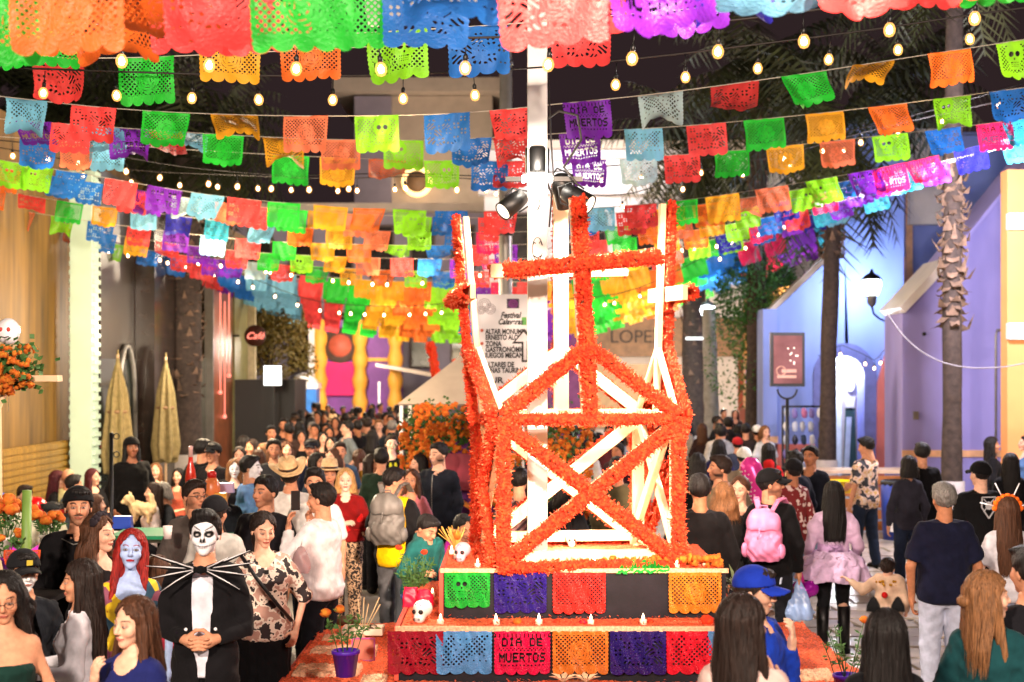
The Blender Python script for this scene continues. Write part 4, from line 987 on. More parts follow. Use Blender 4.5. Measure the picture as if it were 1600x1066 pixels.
# ------------------------------------------------------------------ trees
def palm(label, px, Y, z_top, lean=0, r=.17, crown=2.6, base=True, boots=None, seed=0, nf=34, dead=True):
    X = (px - 800) / FPX * Y; t = thing('palm_tree', label, 'palm tree', (X, Y, 0), 0, 'palms along the street'); rg = random.Random(seed)
    pts = [(lean * (k / 14) ** 1.5 * z_top * .1 + rg.uniform(-.01, .01), 0, z_top * k / 14) for k in range(15)]; rs = [r * (1.25 - .03 * k) if k < 3 else r * (1.12 - .012 * k) * rg.uniform(.96, 1.05) for k in range(15)]
    e = MB(); e.tube(pts, rs, 12); e.build('trunk', mat('grey_wrap', '#8c8a8a', .8, 9, .2, .01) if 'wrapped' in label else M_TRUNK, t)
    if base: e = MB(); e.tube([(0, 0, 0), (0, 0, 1.0)], [r * 1.55, r * 1.42], 14); e.build('limewashed_base', M_LIME, t)
    if boots:
        za, zb, n = boots; e = MB()
        for k in range(n):
            z = za + (zb - za) * k / n; a = k * 2.4 + rg.uniform(-.3, .3); ln = rg.uniform(.22, .38); x0_ = lean * (z / z_top) ** 1.5 * z_top * .1
            d = Vector((math.cos(a), math.sin(a), 0)); p0 = Vector((x0_, 0, z)) + d * r * .8; p1 = p0 + d * rg.uniform(.07, .14) + Vector((0, 0, -ln * .3)); p2 = p1 + d * rg.uniform(.0, .13) + Vector((0, 0, ln * rg.uniform(-.2, .8)))
            s_ = Vector((-d.y, d.x, 0)); w_ = rg.uniform(.05, .10); n0 = [p0 + s_ * w_, p0 - s_ * w_, p1 - s_ * w_ * .9, p1 + s_ * w_ * .9, p2, p1 + d * -.04, p0 + Vector((0, 0, -.14))]
            e.add(n0, [(0, 1, 2, 3), (3, 2, 4), (1, 0, 6), (0, 3, 5, 6), (3, 4, 5), (4, 2, 5), (2, 1, 6, 5)])
        tag(e.build('frond_stubs', M_BOOT, t), kind='stuff')
    if nf:
        e = MB(); top = Vector(pts[-1])
        for k in range(nf):
            a = k * 2.4 + rg.uniform(-.3, .3); el = rg.uniform(-.9, 1.2) if dead else rg.uniform(-.2, 1.2); ln = crown * rg.uniform(.75, 1.1); p = top.copy(); d = Vector((math.cos(a) * math.cos(el), math.sin(a) * math.cos(el), math.sin(el))); prev = None; sd = Vector((-math.sin(a), math.cos(a), 0))
            for j in range(9):
                q = p + d * ln / 9; d = (d + Vector((0, 0, -.16))).normalized(); lw_ = ln * .26 * math.sin(math.pi * (j + 1.2) / 10.5)
                for s_ in (-1, 1):
                    for m2 in (0, .5):
                        b0 = p.lerp(q, m2); tip = b0 + sd * s_ * lw_ * rg.uniform(.8, 1.1) + d * ln * .08 + Vector((0, 0, -lw_ * rg.uniform(.3, .8)))
                        e.add([b0, b0 + d * ln * .028, tip], [(0, 1, 2)])
                e.add([p - sd * .018, p + sd * .018, q + sd * .012, q - sd * .012], [(0, 1, 2, 3)]); p = q
        tag(e.build('crown', M_FROND, t), kind='stuff')
    return t
palm('palm with shaggy stub covered trunk against the lavender wall', 1487, 21.6, 9.4, .05, .135, 2.4, True, (3.4, 5.9, 90), 3, 26)
palm('plain grey palm trunk with white base in front of the arched door', 1291, 27, 7.4, .25, .15, 3.0, True, (4.9, 7.2, 50), 5, 44)
palm('palm with bushy brown trunk behind the right cross', 1085, 38, 8.6, 0, .30, 3.0, True, (2.4, 8.4, 150), 7, 44)
palm('grey palm trunk wrapped in cloth beside the bright street lantern', 1113, 34, 4.2, -.2, .17, 0, True, None, 8, 0)
palm('thick palm trunk with clustered stubs by the left shop glass', 291, 29, 7.0, 0, .30, 2.6, True, (2.2, 6.6, 150), 9, 36)
palm('tall palm in the dark above the right hand flags', 1180, 31, 9.2, .1, .20, 3.2, False, (6, 9, 50), 10, 50)
palm('tall palm fading into the night left of the white pole', 200, 34, 8.8, 0, .22, 3.4, False, None, 11, 46)
palm('tall palm in the dark over the left shop roof', 60, 30, 8.6, 0, .22, 3.4, False, None, 12, 46)
palm('palm crown high behind the top right bulbs', 1400, 36, 10.0, 0, .22, 3.2, False, None, 13, 44)
palm('far palm behind the middle of the left flags', 330, 46, 10.6, 0, .25, 3.6, False, None, 14, 40)

def leafy(label, c, r, h, n, m_, trunk=.12, seed=1, lobes=7, sz=.09, cat='tree'):
    t = thing('tree', label, cat, (c[0], c[1], 0)); rg = random.Random(seed)
    e = MB(); e.tube([(0, 0, 0), (.03, 0, c[2] * .5), (0, .02, c[2])], [trunk, trunk * .8, trunk * .5], 8)
    for k in range(5):
        a = k * 1.3; e.tube([(0, 0, c[2] * .7), (math.cos(a) * r[0] * .6, math.sin(a) * r[1] * .6, c[2] + h * .2 * math.sin(k))], [trunk * .45, trunk * .15], 5)
    e.build('trunk', M_TRUNK, t); e = MB(); lb = [(Vector((rg.uniform(-.6, .6) * r[0], rg.uniform(-.6, .6) * r[1], c[2] + rg.uniform(-.7, .7) * h)), rg.uniform(.35, .6)) for _ in range(lobes)]
    for k in range(n):
        o_, q = rg.choice(lb); d = Vector((rg.gauss(0, 1), rg.gauss(0, 1), rg.gauss(0, 1))).normalized() * rg.uniform(.7, 1) ** .5
        p = o_ + Vector((d.x * r[0] * q * 1.6, d.y * r[1] * q * 1.6, d.z * h * q * 1.4)); u = Vector((rg.uniform(-1, 1), rg.uniform(-1, 1), rg.uniform(-1, 1))).normalized(); v = u.orthogonal().normalized() * sz * .45; u = u * sz * rg.uniform(.7, 1.3)
        e.add([p - u * .5, p + v * .6, p + u * .5, p - v * .6], [(0, 1, 2, 3)])
    tag(e.build('crown', m_, t), kind='stuff'); return t
leafy('green lit ficus hanging over the framed poster on the right', tuple(at(1192, 505, 31.5)), (.95, .9), 1.45, 9500, M_LEAFD, .09, 21, 13)
leafy('golden clipped tree beside the copper panel on the left', tuple(at(420, 530, 41)), (1.0, 1.0), .95, 5500, M_OCH, .12, 22, 9, .13)
leafy('low dark bush under the golden tree', tuple(at(405, 672, 38)), (.5, .5), .55, 1500, M_OCH, .05, 23, 5, .12, 'bush')

# ------------------------------------------------------------------ far wall of night behind everything
e = MB(); e.box((0, 95, 6), (90, 1, 12)); tag(e.build('distant_wall', mat('distant_dark_masonry', '#3a3230', .9, .5, .4)), 'dark masonry closing the view beyond the far buildings', 'wall')
fh = thing('far_house', 'low grey house with small dark window behind the marquee', 'building', (at(660, 600, 62).x, 62, 0))
e = MB(); e.box((0, 0, 1.9), (7.5, 5, 3.8)); e.build('wall', mat('sooty_plaster', '#5f5a5a', .9, 1, .25), fh)
e = MB(); e.box((-.3, -2.52, 2.6), (.8, .1, 1.1)); e.build('window', M_WIN, fh)

# ------------------------------------------------------------------ the altar
alt = thing('altar_platform', 'stepped altar platform spread with orange sawdust and hung with perforated foil flags', 'altar', (.45, 10.4, 0))
ao = Vector((.45, 10.4, 0))
def alto(e, name, m_, parent=None, **k): return e.build(name, m_, parent or alt, loc=-ao if parent is None else None, **k)
Z0, Z1, Z2 = .50, .87, 1.215
e = MB(); e.box((.43, 10.2, Z0 / 2), (4.02, 3.3, Z0)); base_t = alto(e, 'base_tier', M_BLACKCL)
e = MB(); e.box((.46, 10.75, (Z0 + Z1) / 2), (2.46, 2.18, Z1 - Z0)); alto(e, 'middle_tier', M_BLACKCL)
e = MB(); e.box((.51, 10.78, (Z1 + Z2) / 2), (2.00, 1.48, Z2 - Z1)); alto(e, 'upper_tier', M_BLACKCL)
def sheet(x0, x1, y0, y1, z, name, m_, nx=60, ny=60, amp=.010, mound=0, seed=0, hole=None):
    r = np.random.RandomState(seed); xs = np.linspace(x0, x1, nx); ys = np.linspace(y0, y1, ny); X, Y = np.meshgrid(xs, ys, indexing='ij')
    Zz = z + r.uniform(0, amp, X.shape) + mound * (np.sin(X * 5 + 1.3 * np.sin(Y * 3)) * np.sin(Y * 6 + X) * .5 + .5)
    ed_ = np.minimum(np.minimum(X - x0, x1 - X), np.minimum(Y - y0, y1 - Y)); Zz = np.where(ed_ < .001, z - .012, Zz)
    V = np.stack([X, Y, Zz], -1).reshape(-1, 3) - np.array(ao); i, j = np.meshgrid(np.arange(nx - 1), np.arange(ny - 1), indexing='ij'); a = (i * ny + j).ravel()
    Q = np.stack([a, a + ny, a + ny + 1, a + 1], 1)
    o = link(name, mesh_np(name, V, Q, m_, False), alt); o['kind'] = 'stuff'; return o
sheet(-1.56, -.79, 8.6, 11.84, Z0 + .012, 'sawdust_bed', M_SAW, 60, 200, .02, .035, 1)
sheet(-.79, 1.70, 8.6, 9.655, Z0 + .012, 'sawdust_bed', M_SAW, 150, 60, .015, .02, 2)
sheet(1.70, 2.43, 8.6, 11.84, Z0 + .012, 'sawdust_bed', M_SAW, 60, 200, .02, .03, 3)
for k, (x0, x1, y0, y1) in enumerate(((-1.5, -1.12, 9.05, 9.35), (-1.52, -1.05, 9.75, 10.1), (-1.5, -1.0, 10.45, 10.75), (-1.02, -.84, 9.3, 9.7), (-1.48, -1.15, 11.0, 11.2), (1.9, 2.2, 9.6, 9.9))):
    sheet(x0, x1, y0, y1, Z0 + .04, 'pale_sawdust_patch', M_SAWP, 30, 30, .022, .02, 10 + k)
sheet(-.77, 1.69, 9.66, 10.035, Z1 + .008, 'sawdust_bed', M_SAW, 150, 26, .015, .008, 4)
sheet(-.77, -.505, 10.04, 11.82, Z1 + .008, 'sawdust_bed', M_SAW, 20, 110, .015, .008, 5)
sheet(1.525, 1.69, 10.04, 11.82, Z1 + .008, 'sawdust_bed', M_SAW, 20, 110, .015, .008, 6)
sheet(-.49, 1.51, 10.04, 11.52, Z2 + .008, 'sawdust_bed', M_SAW, 130, 90, .015, .006, 7)
# pine edging and pale cloth trims on the steps
e = MB(); e.box((.46, 9.650, Z1 + .012), (2.50, .03, .035)); alto(e, 'edge_trim', M_SAWP)
e = MB(); e.box((.51, 10.030, Z2 + .010), (2.03, .03, .030)); alto(e, 'edge_trim', M_SAWP)
e = MB(); e.box((-.785, 10.75, Z1 - .16), (.03, 2.2, .36)); alto(e, 'side_cloth', mat('coral_cloth', '#d9503a', .7))
e = MB(); e.box((-.50, 10.78, Z2 - .16), (.03, 1.5, .34)); alto(e, 'side_cloth', mat('coral_cloth', '#d9503a', .7))
e = MB(); e.box((-1.585, 10.2, .25), (.03, 3.32, .5)); alto(e, 'side_cloth', mat('coral_cloth', '#d9503a', .7))

# ------------------------------------------------------------------ perforated flag designs (holes are cut in the mesh)
FONT5 = {'D': '11110,10001,10001,10001,11110', 'I': '01110,00100,00100,00100,01110', 'A': '01110,10001,11111,10001,10001', 'E': '11111,10000,11110,10000,11111',
         'M': '10001,11011,10101,10001,10001', 'U': '10001,10001,10001,10001,01110', 'R': '11110,10001,11110,10010,10001', 'T': '11111,00100,00100,00100,00100', 'O': '01110,10001,10001,10001,01110', 'S': '01111,10000,01110,00001,11110', ' ': '00000,00000,00000,00000,00000', 'Z': '11111,00010,00100,01000,11111', 'V': '10001,10001,10001,01010,00100', 'N': '10001,11001,10101,10011,10001'}
FW, FH = .42, .33
def lattice(x, z, p=.030, t=.31):
    a = ((x + z) / p) % 1 - .5; b = ((x - z) / p) % 1 - .5
    return (t - np.maximum(abs(a), abs(b))) * p * .7
def text_hole(x, z, s, cx, cz, w_, h_):
    n = len(s) * 6 - 1; u = (x - cx + w_ / 2) / w_ * n; v = (cz + h_ / 2 - z) / h_ * 5; F = np.full(x.shape, -.004)
    for k, ch in enumerate(s):
        for r_, row in enumerate(FONT5[ch].split(',')):
            for c_, b_ in enumerate(row):
                if b_ == '1': F = np.maximum(F, np.minimum(.62 - abs(u - (k * 6 + c_ + .5)), .62 - abs(v - (r_ + .5))) * .005)
    return F
def design(kind, x, z):
    """>0 where there is film; z runs from 0 (string) down to -FH"""
    n = 5 if kind in ('rose', 'text') else 4; sc = FW / n; t = ((x + FW / 2) / sc) % 1 * 2 - 1
    out = np.minimum(FW / 2 - .004 - abs(x) + .003 * np.cos(z * 220), z + FH - .040 + .034 * np.sqrt(np.clip(1 - t * t, 0, 1)))
    if kind == 'plain' or kind == 'far':
        h = np.full(x.shape, -.01)
        if kind == 'far': h = np.maximum(h, np.minimum(lattice(x, z, .05, .26), np.minimum(.16 - abs(x), np.minimum(-.05 - z, z + .25))))
        return np.minimum(out, -h)
    frame = np.minimum(np.minimum(.185 - abs(x), -.030 - z), z + FH - .075)
    th = np.arctan2(z + .16, x); r = np.hypot(x, z + .16)
    if kind == 'skull':
        k1 = (np.hypot((x + .05) / 1.0, (z + .105) / 1.05) - .078); jaw = np.maximum(abs(x + .05) - .045, abs(z + .185) - .035); sk = np.minimum(k1, jaw)
        h = np.minimum(np.minimum(lattice(x, z, .034), frame), sk - .006)
        h = np.maximum(h, .021 - np.hypot(x + .08, z + .105)); h = np.maximum(h, .021 - np.hypot(x + .022, z + .105))
        h = np.maximum(h, .010 - np.hypot((x + .051) * 1.4, z + .142))
        tx_ = np.minimum(.0035 - abs(((x + .05) / .014 + .5) % 1 - .5) * .014 * .0 - 0, 1)
        grid = np.minimum(.0042 - abs(((x + .05) % .014) - .007), .0042 - abs(((z) % .015) - .0075)); h = np.maximum(h, np.minimum(grid, np.minimum(.036 - abs(x + .05), .026 - abs(z + .185))))
        r2 = np.hypot(x - .105, z + .215); th2 = np.arctan2(z + .215, x - .105)
        h = np.where(r2 < .072, np.minimum(.0035 - abs(((r2 + .004 * th2) % .018) - .009) , .62 - abs(((th2 * 1.6 + r2 * 40) % 1.8) - .9)) , h)
        h = np.where(r2 < .008, -.01, h)
        return np.minimum(out, -np.minimum(h, frame + .02))
    if kind == 'rose':
        h = np.minimum(np.minimum(lattice(x, z, .032), frame), r - .082)
        pet = np.minimum(.0032 - abs((r % .020) - .010), .55 - abs(((th * 1.4 + r * 60) % 1.6) - .8)); h = np.where((r < .074) & (r > .012), np.maximum(h, pet), h)
        h = np.maximum(h, .006 - np.hypot(x - .03, z + .05)); return np.minimum(out, -h)
    if kind == 'diag':
        m_ = np.maximum(np.minimum(.03 - abs(x + .12 - (z + .15) * .2), 1), np.minimum(.055 - np.hypot(x - .11, z + .13), 1)); m_ = np.maximum(m_, .05 - abs(x - z - .18) )
        h = np.minimum(np.minimum(lattice(x, z, .038, .30), frame), m_)
        dots = .007 - np.hypot(((x + .01 * np.sin(z * 60)) % .045) - .022, (z % .04) - .02); h = np.maximum(h, np.minimum(np.minimum(dots, frame), -m_ - .004)); return np.minimum(out, -h)
    if kind == 'birds':
        f = np.sin(x * 95 + 2 * np.sin(z * 60)) * np.sin(z * 110 + 2.5 * np.sin(x * 42)); h = np.minimum((f - .42) * .012, frame)
        h = np.where(np.hypot(x * .9, z + .16) < .05, np.minimum(h, .004 - abs((r % .016) - .008)), h); return np.minimum(out, -h)
    if kind == 'text':
        h = np.maximum(text_hole(x, z, 'DIA DE', 0, -.082, .30, .060), text_hole(x, z, 'MUERTOS', 0, -.195, .34, .070))
        h = np.maximum(h, np.minimum(lattice(x, z, .028), np.minimum(.012 - abs(z + .135), .18 - abs(x)))); h = np.maximum(h, np.minimum(lattice(x, z, .028), np.minimum(.012 - abs(z + .254), .17 - abs(x))))
        bars = np.minimum(.004 - abs((x % .030) - .015), .016 - abs(z + .032)); return np.minimum(out, -np.maximum(h, bars))
def flag_mesh(kind, nx=66, nz=52, flutter=0, seed=0, m_=None, fold=True):
    xs = np.linspace(-FW / 2 - .002, FW / 2 + .002, nx); zs = np.linspace(-FH - .002, 0.0, nz); X, Zz = np.meshgrid(xs, zs, indexing='ij')
    F = design(kind, X, Zz); F[:, -1] = np.where(abs(xs) < FW / 2 - .003, .002, -.002); vid = {}; V = []; faces = []
    def vert(key, x, z):
        if key not in vid: vid[key] = len(V); V.append((x, z))
        return vid[key]
    for i in range(nx - 1):
        for j in range(nz - 1):
            cs = ((i, j), (i + 1, j), (i + 1, j + 1), (i, j + 1)); vals = [F[c] for c in cs]
            if max(vals) <= 0: continue
            if min(vals) > 0: faces.append(tuple(vert(c, xs[c[0]], zs[c[1]]) for c in cs)); continue
            poly = []
            for k in range(4):
                c0, c1 = cs[k], cs[(k + 1) % 4]; v0, v1 = vals[k], vals[(k + 1) % 4]
                if v0 > 0: poly.append(vert(c0, xs[c0[0]], zs[c0[1]]))
                if (v0 > 0) != (v1 > 0):
                    t = v0 / (v0 - v1); a, b_ = sorted((c0, c1)); poly.append(vert((a, b_), xs[c0[0]] + (xs[c1[0]] - xs[c0[0]]) * t, zs[c0[1]] + (zs[c1[1]] - zs[c0[1]]) * t))
            if len(poly) >= 3: faces.append(tuple(poly))
    r = random.Random(seed); a, b_, c_ = r.uniform(0, 6), r.uniform(0, 6), r.uniform(.6, 1.4); P = []
    for x, z in V:
        q = (-z / FH); y = flutter * q * (.045 * math.sin(x * 11 + a) + .05 * math.sin(z * 9 + b_)) + .008 * math.sin(x * 38 + z * 15 + a)
        xx = x * (1 - .05 * q * flutter * c_); P.append((xx, y, z * (1 - .04 * flutter * abs(math.sin(x * 9 + b_)))))
    me = bpy.data.meshes.new('flag'); me.from_pydata(P, [], faces); me.materials.append(m_ or M_FLAG); me.polygons.foreach_set('use_smooth', [True] * len(faces)); me.update(); return me
KIND_OF = {'L': 'diag', 'P': 'diag', 'C': 'birds', 'R': 'birds', 'G': 'rose', 'Y': 'rose', 'O': 'rose', 'S': 'rose', 'M': 'skull', 'B': 'birds', 'V': 'text', 'K': 'text', 'N': 'birds'}
FCOL = {'L': '#7cc4e6', 'P': '#c4e2e6', 'C': '#3fb4d0', 'R': '#ee4a4a', 'G': '#2cc83a', 'Y': '#f6b02c', 'O': '#f4762e', 'S': '#f0805a', 'M': '#8ee02c', 'B': '#2a74cc', 'V': '#7a2ab4', 'K': '#f02a64', 'N': '#2a2a9a'}
FM = {k: [flag_mesh(k, flutter=f, seed=s) for s, f in ((1, .5), (2, 1.0), (3, 1.6), (4, 2.2))] for k in ('skull', 'rose', 'diag', 'birds', 'text')}
FMF = [flag_mesh('far', 22, 18, flutter=f, seed=s) for s, f in ((1, .6), (2, 1.3))]

def interp(pts, x):
    for a, b_ in zip(pts, pts[1:]):
        if x <= b_[0] or b_ is pts[-1]: t = (x - a[0]) / (b_[0] - a[0]); return a[1] + (b_[1] - a[1]) * t, (b_[1] - a[1]) / (b_[0] - a[0])
def smooth_pts(pts, n=40):
    xs = np.linspace(pts[0][0], pts[-1][0], n); ys = np.array([interp(pts, x)[0] for x in xs])
    for _ in range(3): ys[1:-1] = (ys[:-2] + 2 * ys[1:-1] + ys[2:]) / 4
    return list(zip(xs, ys))
def bunting(label, Y, pts, flags, sc=1.0, far=False, seed=0, tilt=.5, hscale=1.0):
    """a cord across the street with flags; pts are where the cord passes, flags are (position, colour code)"""
    rg = random.Random(seed + int(Y * 10)); sp = smooth_pts(pts); P = [at(x, y, Y) for x, y in sp]; c = P[len(P) // 2]
    root = thing('paper_bunting', label, 'bunting', c, 0, 'cords of cut paper flags strung across the street')
    e = MB(); e.tube([p - c for p in P], .004 if not far else .007, 4); e.build('cord', M_CORD, root)
    for px, code in flags:
        py, sl = interp(sp, px); k = KIND_OF[code]; me = rg.choice(FMF) if far else rg.choice(FM[k])
        t = rg.random(); rx = rg.uniform(-.12, .18) if t > tilt * .45 else rg.uniform(.5, 1.05)
        q = at(px, py, Y) - c; o = link('flag', me, root, FCOL[code], q, (rx, math.atan(sl) * 1.0, rg.uniform(-.22, .22)))
        s_ = sc * rg.uniform(.96, 1.04); o.scale = (s_ * (rg.choice((-1, 1)) if k not in ('text',) else 1), s_, s_ * hscale * rg.uniform(.94, 1.05))
    return root
def F_(s):
    out = []
    for t in s.split(): out.append((float(t[:-1]), t[-1]))
    return out
bunting('blurred big orange green and blue flags nearest overhead, cord above the picture', 5.3, [(-150, -40), (300, -52), (800, -60), (1200, -92), (1750, -150)],
        F_('-30G 105O 235O 340R 470G 705B 860R 1030V 1195L 1345R 1490R 1600G'), 1.0, seed=3, tilt=.2)
bunting('second nearest row of large overhead flags, partly hidden by the first', 6.5, [(-150, -10), (200, -18), (600, -35), (900, -40), (1200, -68), (1750, -130)],
        F_('-40G 75O 175O 300R 420R 530G 665B 905R 1065V 1150N 1265L 1340R 1455R 1560G'), 1.0, seed=4, tilt=.2)
bunting('row with a lime skull flag and an orange flag high left of the white pole', 9.3, [(-100, 16), (170, 40), (400, 60), (600, 50), (800, 38), (1150, 8), (1700, -90)],
        F_('12G 80G 361Y 484O 620M 745B 905R'), .98, seed=5, tilt=.1)
bunting('short row of pink and green flags low behind the big orange ones at top left', 10.3, [(-100, 60), (95, 92), (228, 90), (400, 82), (800, 62)],
        F_('92R 228G'), 1.0, seed=6, tilt=.0)
bunting('sharp row of flags from pale blue at the left edge to lime at top right', 12.5, [(-100, 140), (0, 150), (110, 164), (222, 174), (400, 181), (550, 182), (735, 178), (890, 160), (1000, 151), (1110, 136), (1220, 121), (1330, 104), (1445, 86), (1600, 62), (1750, 38)],
        F_('41L 147R 260G 366Y 478S 588M 698B 800R 916V 1032P 1148R 1256G 1365Y 1483O 1592M'), 1.0, seed=7, tilt=.55)
bunting('row just under the sharp row, with a violet flag at its far left', 14.1, [(-100, 178), (0, 186), (200, 201), (383, 213), (520, 219), (660, 220), (800, 214), (905, 206), (1005, 202), (1103, 195), (1193, 186), (1288, 177), (1387, 165), (1488, 152), (1600, 137), (1750, 118)],
        F_('52V 112R 160L 202V 255R 294L 349G 442Y 533S 630M 737B 800R 905V 1005L 1103R 1193G 1288Y 1387O 1488M 1577B'), .98, seed=8, tilt=.6)
bunting('row where bulbs shine through the yellow and salmon flags on the right', 16, [(-100, 205), (0, 214), (200, 228), (425, 242), (577, 249), (740, 252), (920, 252), (1065, 242), (1143, 236), (1226, 229), (1308, 220), (1390, 210), (1473, 202), (1600, 186), (1750, 165)],
        F_('60B 120S 170L 455G 528Y 605S 690M 765B 800R 920V 997P 1065R 1143G 1226Y 1308S 1390M 1473B 1553K 1592C'), 1.0, seed=9, tilt=.35)
bunting('long row that starts with two lime flags low at the left edge', 17.6, [(-100, 235), (0, 250), (120, 270), (200, 284), (300, 302), (400, 314), (517, 323), (640, 329), (780, 331), (930, 326), (1060, 316), (1125, 306), (1200, 294), (1300, 278), (1400, 258), (1480, 240), (1600, 210), (1750, 175)],
        F_('22M 60M 112B 190R 258V 325L 382R 444G 517Y 577O 640M 705B 782R 935L 1000R 1065G 1128Y 1205S 1283M 1350V 1388K 1440K 1515N 1590C'), 1.0, seed=10, tilt=.25)
bunting('doubled row right behind the long lime one with blue and red flags at the left', 19.0, [(-100, 248), (0, 262), (200, 294), (300, 312), (400, 324), (517, 333), (640, 339), (780, 342), (930, 336), (1060, 326), (1200, 304), (1300, 288), (1400, 268), (1600, 225), (1750, 190)],
        F_('8O 95B 140B 210R 235V 292P 360S 398R 458G 505Y 560S 652M 700B 770R 905B 985R 1045Y 1105O 1170S 1255M 1330B 1365V 1415C 1460V'), .98, seed=11, tilt=.35)
bunting('row of evenly spaced small flags starting with a salmon one at far left', 21.5, [(-100, 310), (0, 324), (90, 339), (200, 354), (320, 369), (430, 379), (600, 383), (745, 384), (900, 380), (1080, 362), (1200, 340), (1300, 318), (1450, 280)],
        F_('36S 97M 158B 218R 276V 334L 388R 445G 504Y 561O 620M 683B 745R 790V 930R 975G 1040Y 1085O 1150M 1200B 1242R 1307V 1365C'), .92, seed=12, tilt=.15)
bunting('row just above the packed far rows, pale blue flag left of coral at its middle', 25.5, [(-100, 335), (0, 346), (110, 366), (230, 392), (320, 404), (400, 411), (600, 423), (780, 425), (900, 420), (1000, 402), (1100, 378), (1200, 352), (1330, 320)],
        F_('14S 60Y 80R 125S 175M 235B 285R 335V 365V 400P 443R 497G 549Y 599O 650M 693B 748R 935G 985Y 1030R 1100G 1140M 1190B 1230R 1270N 1300L'), 1.0, seed=13, tilt=.1)
bunting('thin row between the doubled row and the evenly spaced one, orange at the far left', 20.2, [(-100, 282), (0, 298), (100, 316), (200, 328), (400, 352), (600, 362), (780, 364), (930, 358), (1080, 342), (1200, 320), (1330, 292), (1500, 250)],
        F_('-10O 50R 110G 165Y 225L 280N 340C 410L 470O 530Y 590S 655M 715B 765K 915R 965G 1015O 1060S 1110Y 1165M 1225N 1285K 1340V 1400L'), .92, seed=31, tilt=.4)
bunting('thin row hanging over the strings of small bulbs, blue at its middle', 23.2, [(-100, 325), (0, 338), (100, 354), (230, 376), (400, 396), (600, 404), (780, 406), (920, 400), (1060, 384), (1200, 350), (1330, 310), (1450, 276)],
        F_('30O 70M 120S 165B 215Y 262R 310V 372R 420G 472M 525Y 575S 628R 672B 722V 770K 940G 990Y 1045S 1090M 1135N 1185K 1232V 1285C'), .95, seed=32, tilt=.3)
seqL = 'SOMGSYORGNBRVBLRGYOMBR'
NF = 11
for k in range(NF):
    t = k / (NF - 1); Y = 28 + 15 * t
    rows = [(60, 358 + 6 * t), (110, 366 + 12 * t), (240, 396 + 30 * t), (400, 425 + 55 * t), (600, 440 + 72 * t), (780, 442 + 80 * t), (900, 438 + 72 * t), (1000, 420 + 66 * t), (1100, 398 + 50 * t), (1200, 368 + 42 * t), (1320, 332 + 36 * t)]
    fl = []
    def colr(px):
        if px < 400: return 'OYMSOYRNBGBVRVBL'[int((px - 60) / 340 * 15.9)]
        for lim, c in ((455, 'L'), (520, 'R'), (568, 'G'), (618, 'Y'), (668, 'O'), (716, 'M'), (740, 'B'), (765, 'V'), (800, 'K'), (830, 'R'), (865, 'V'), (905, 'Y'), (950, 'G'), (1000, 'Y'), (1045, 'O'), (1090, 'G'), (1150, 'B'), (1210, 'K'), (1265, 'V'), (1400, 'C')):
            if px < lim: return c
    px = 64 + (k * 17) % 31
    stp = .46 * 2222 / Y * 1.16
    while px < 1318: fl.append((px, colr(px - 14 * t))); px += stp
    bunting(['packed far row of flags, first of those bunched over the crowd', 'packed far row of flags, second of those bunched over the crowd'][k] if k < 2 else 'far row of small flags bunched over the crowd, %s from the front' % ('third', 'fourth', 'fifth', 'sixth', 'seventh', 'eighth', 'ninth', 'tenth', 'eleventh')[k - 2], Y, rows, fl, 1.1, far=True, seed=20 + k, tilt=0, hscale=1.1)

# ------------------------------------------------------------------ strings of bulbs
e = MB(); e.lathe([(.004, -.060), (.024, -.052), (.036, -.030), (.038, -.008), (.027, .018), (.014, .030)], n=12); bulbm = e.mesh('bulb', M_HALO)
e = MB(); e.lathe([(.003, -.040), (.015, -.034), (.020, -.020), (.018, -.004), (.008, .012)], n=8); corem = e.mesh('filament', M_BULB)
e = MB(); e.lathe([(.015, .026), (.016, .062), (.008, .075)], n=8); e.tube([(0, 0, .07), (0, 0, .16)], .004, 4); sockm = e.mesh('socket', M_BLACKM)
def lights(label, Y, pts, bulbs, drop=30):
    sp = smooth_pts(pts); P = [at(x, y, Y) for x, y in sp]; c = P[len(P) // 2]; root = thing('string_lights', label, 'string lights', c, 0, 'strings of warm bulbs over the street')
    e = MB(); e.tube([p - c for p in P], .007, 4); e.build('cable', M_CABLE, root)
    for i, px in enumerate(bulbs):
        py, _ = interp(sp, px); p = at(px, py, Y) - c - Vector((0, 0, .16))
        o = link('bulb', bulbm, root, None, p, (0, rnd.uniform(-.12, .12), 0)); o.scale = (.92,) * 3; link('socket', sockm, o); link('filament', corem, o)
def span(a, b_, st, j=0): 
    out = []; x = a
    while x < b_: out.append(x + (rnd.uniform(-j, j) if j else 0)); x += st
    return out
lights('string of big bulbs crossing highest, just under the nearest flags', 8.2, [(-100, 40), (52, 42), (463, 62), (595, 62), (727, 60), (857, 56), (988, 44), (1122, 36), (1256, 18), (1390, 0), (1523, -18), (1700, -40)], [-60, 52, 190, 327, 463, 595, 727, 857, 988, 1122, 1256, 1390, 1523], 0)
lights('string of round bulbs passing either side of the white post near its top', 10.2, [(-100, 102), (68, 108), (182, 112), (300, 116), (404, 119), (520, 119), (630, 118), (742, 111), (857, 106), (962, 95), (1071, 84), (1184, 69), (1295, 56), (1403, 41), (1515, 23), (1700, 0)], [-50, 68, 182, 300, 404, 520, 630, 742, 962, 1071, 1184, 1295, 1403, 1515], 0)
lights('string of small bulbs in front of the pale tower, left one of two together', 17.0, [(-100, 205), (0, 222), (120, 228), (250, 258), (371, 270), (483, 277), (617, 268), (714, 274), (800, 280), (900, 262), (1100, 250), (1285, 214), (1403, 188), (1600, 130)], [20, 75, 122, 197, 250, 326, 371, 424, 483, 545, 633, 714, 760, 870, 940, 1002, 1095, 1225, 1285, 1345, 1403, 1472, 1560], 0)
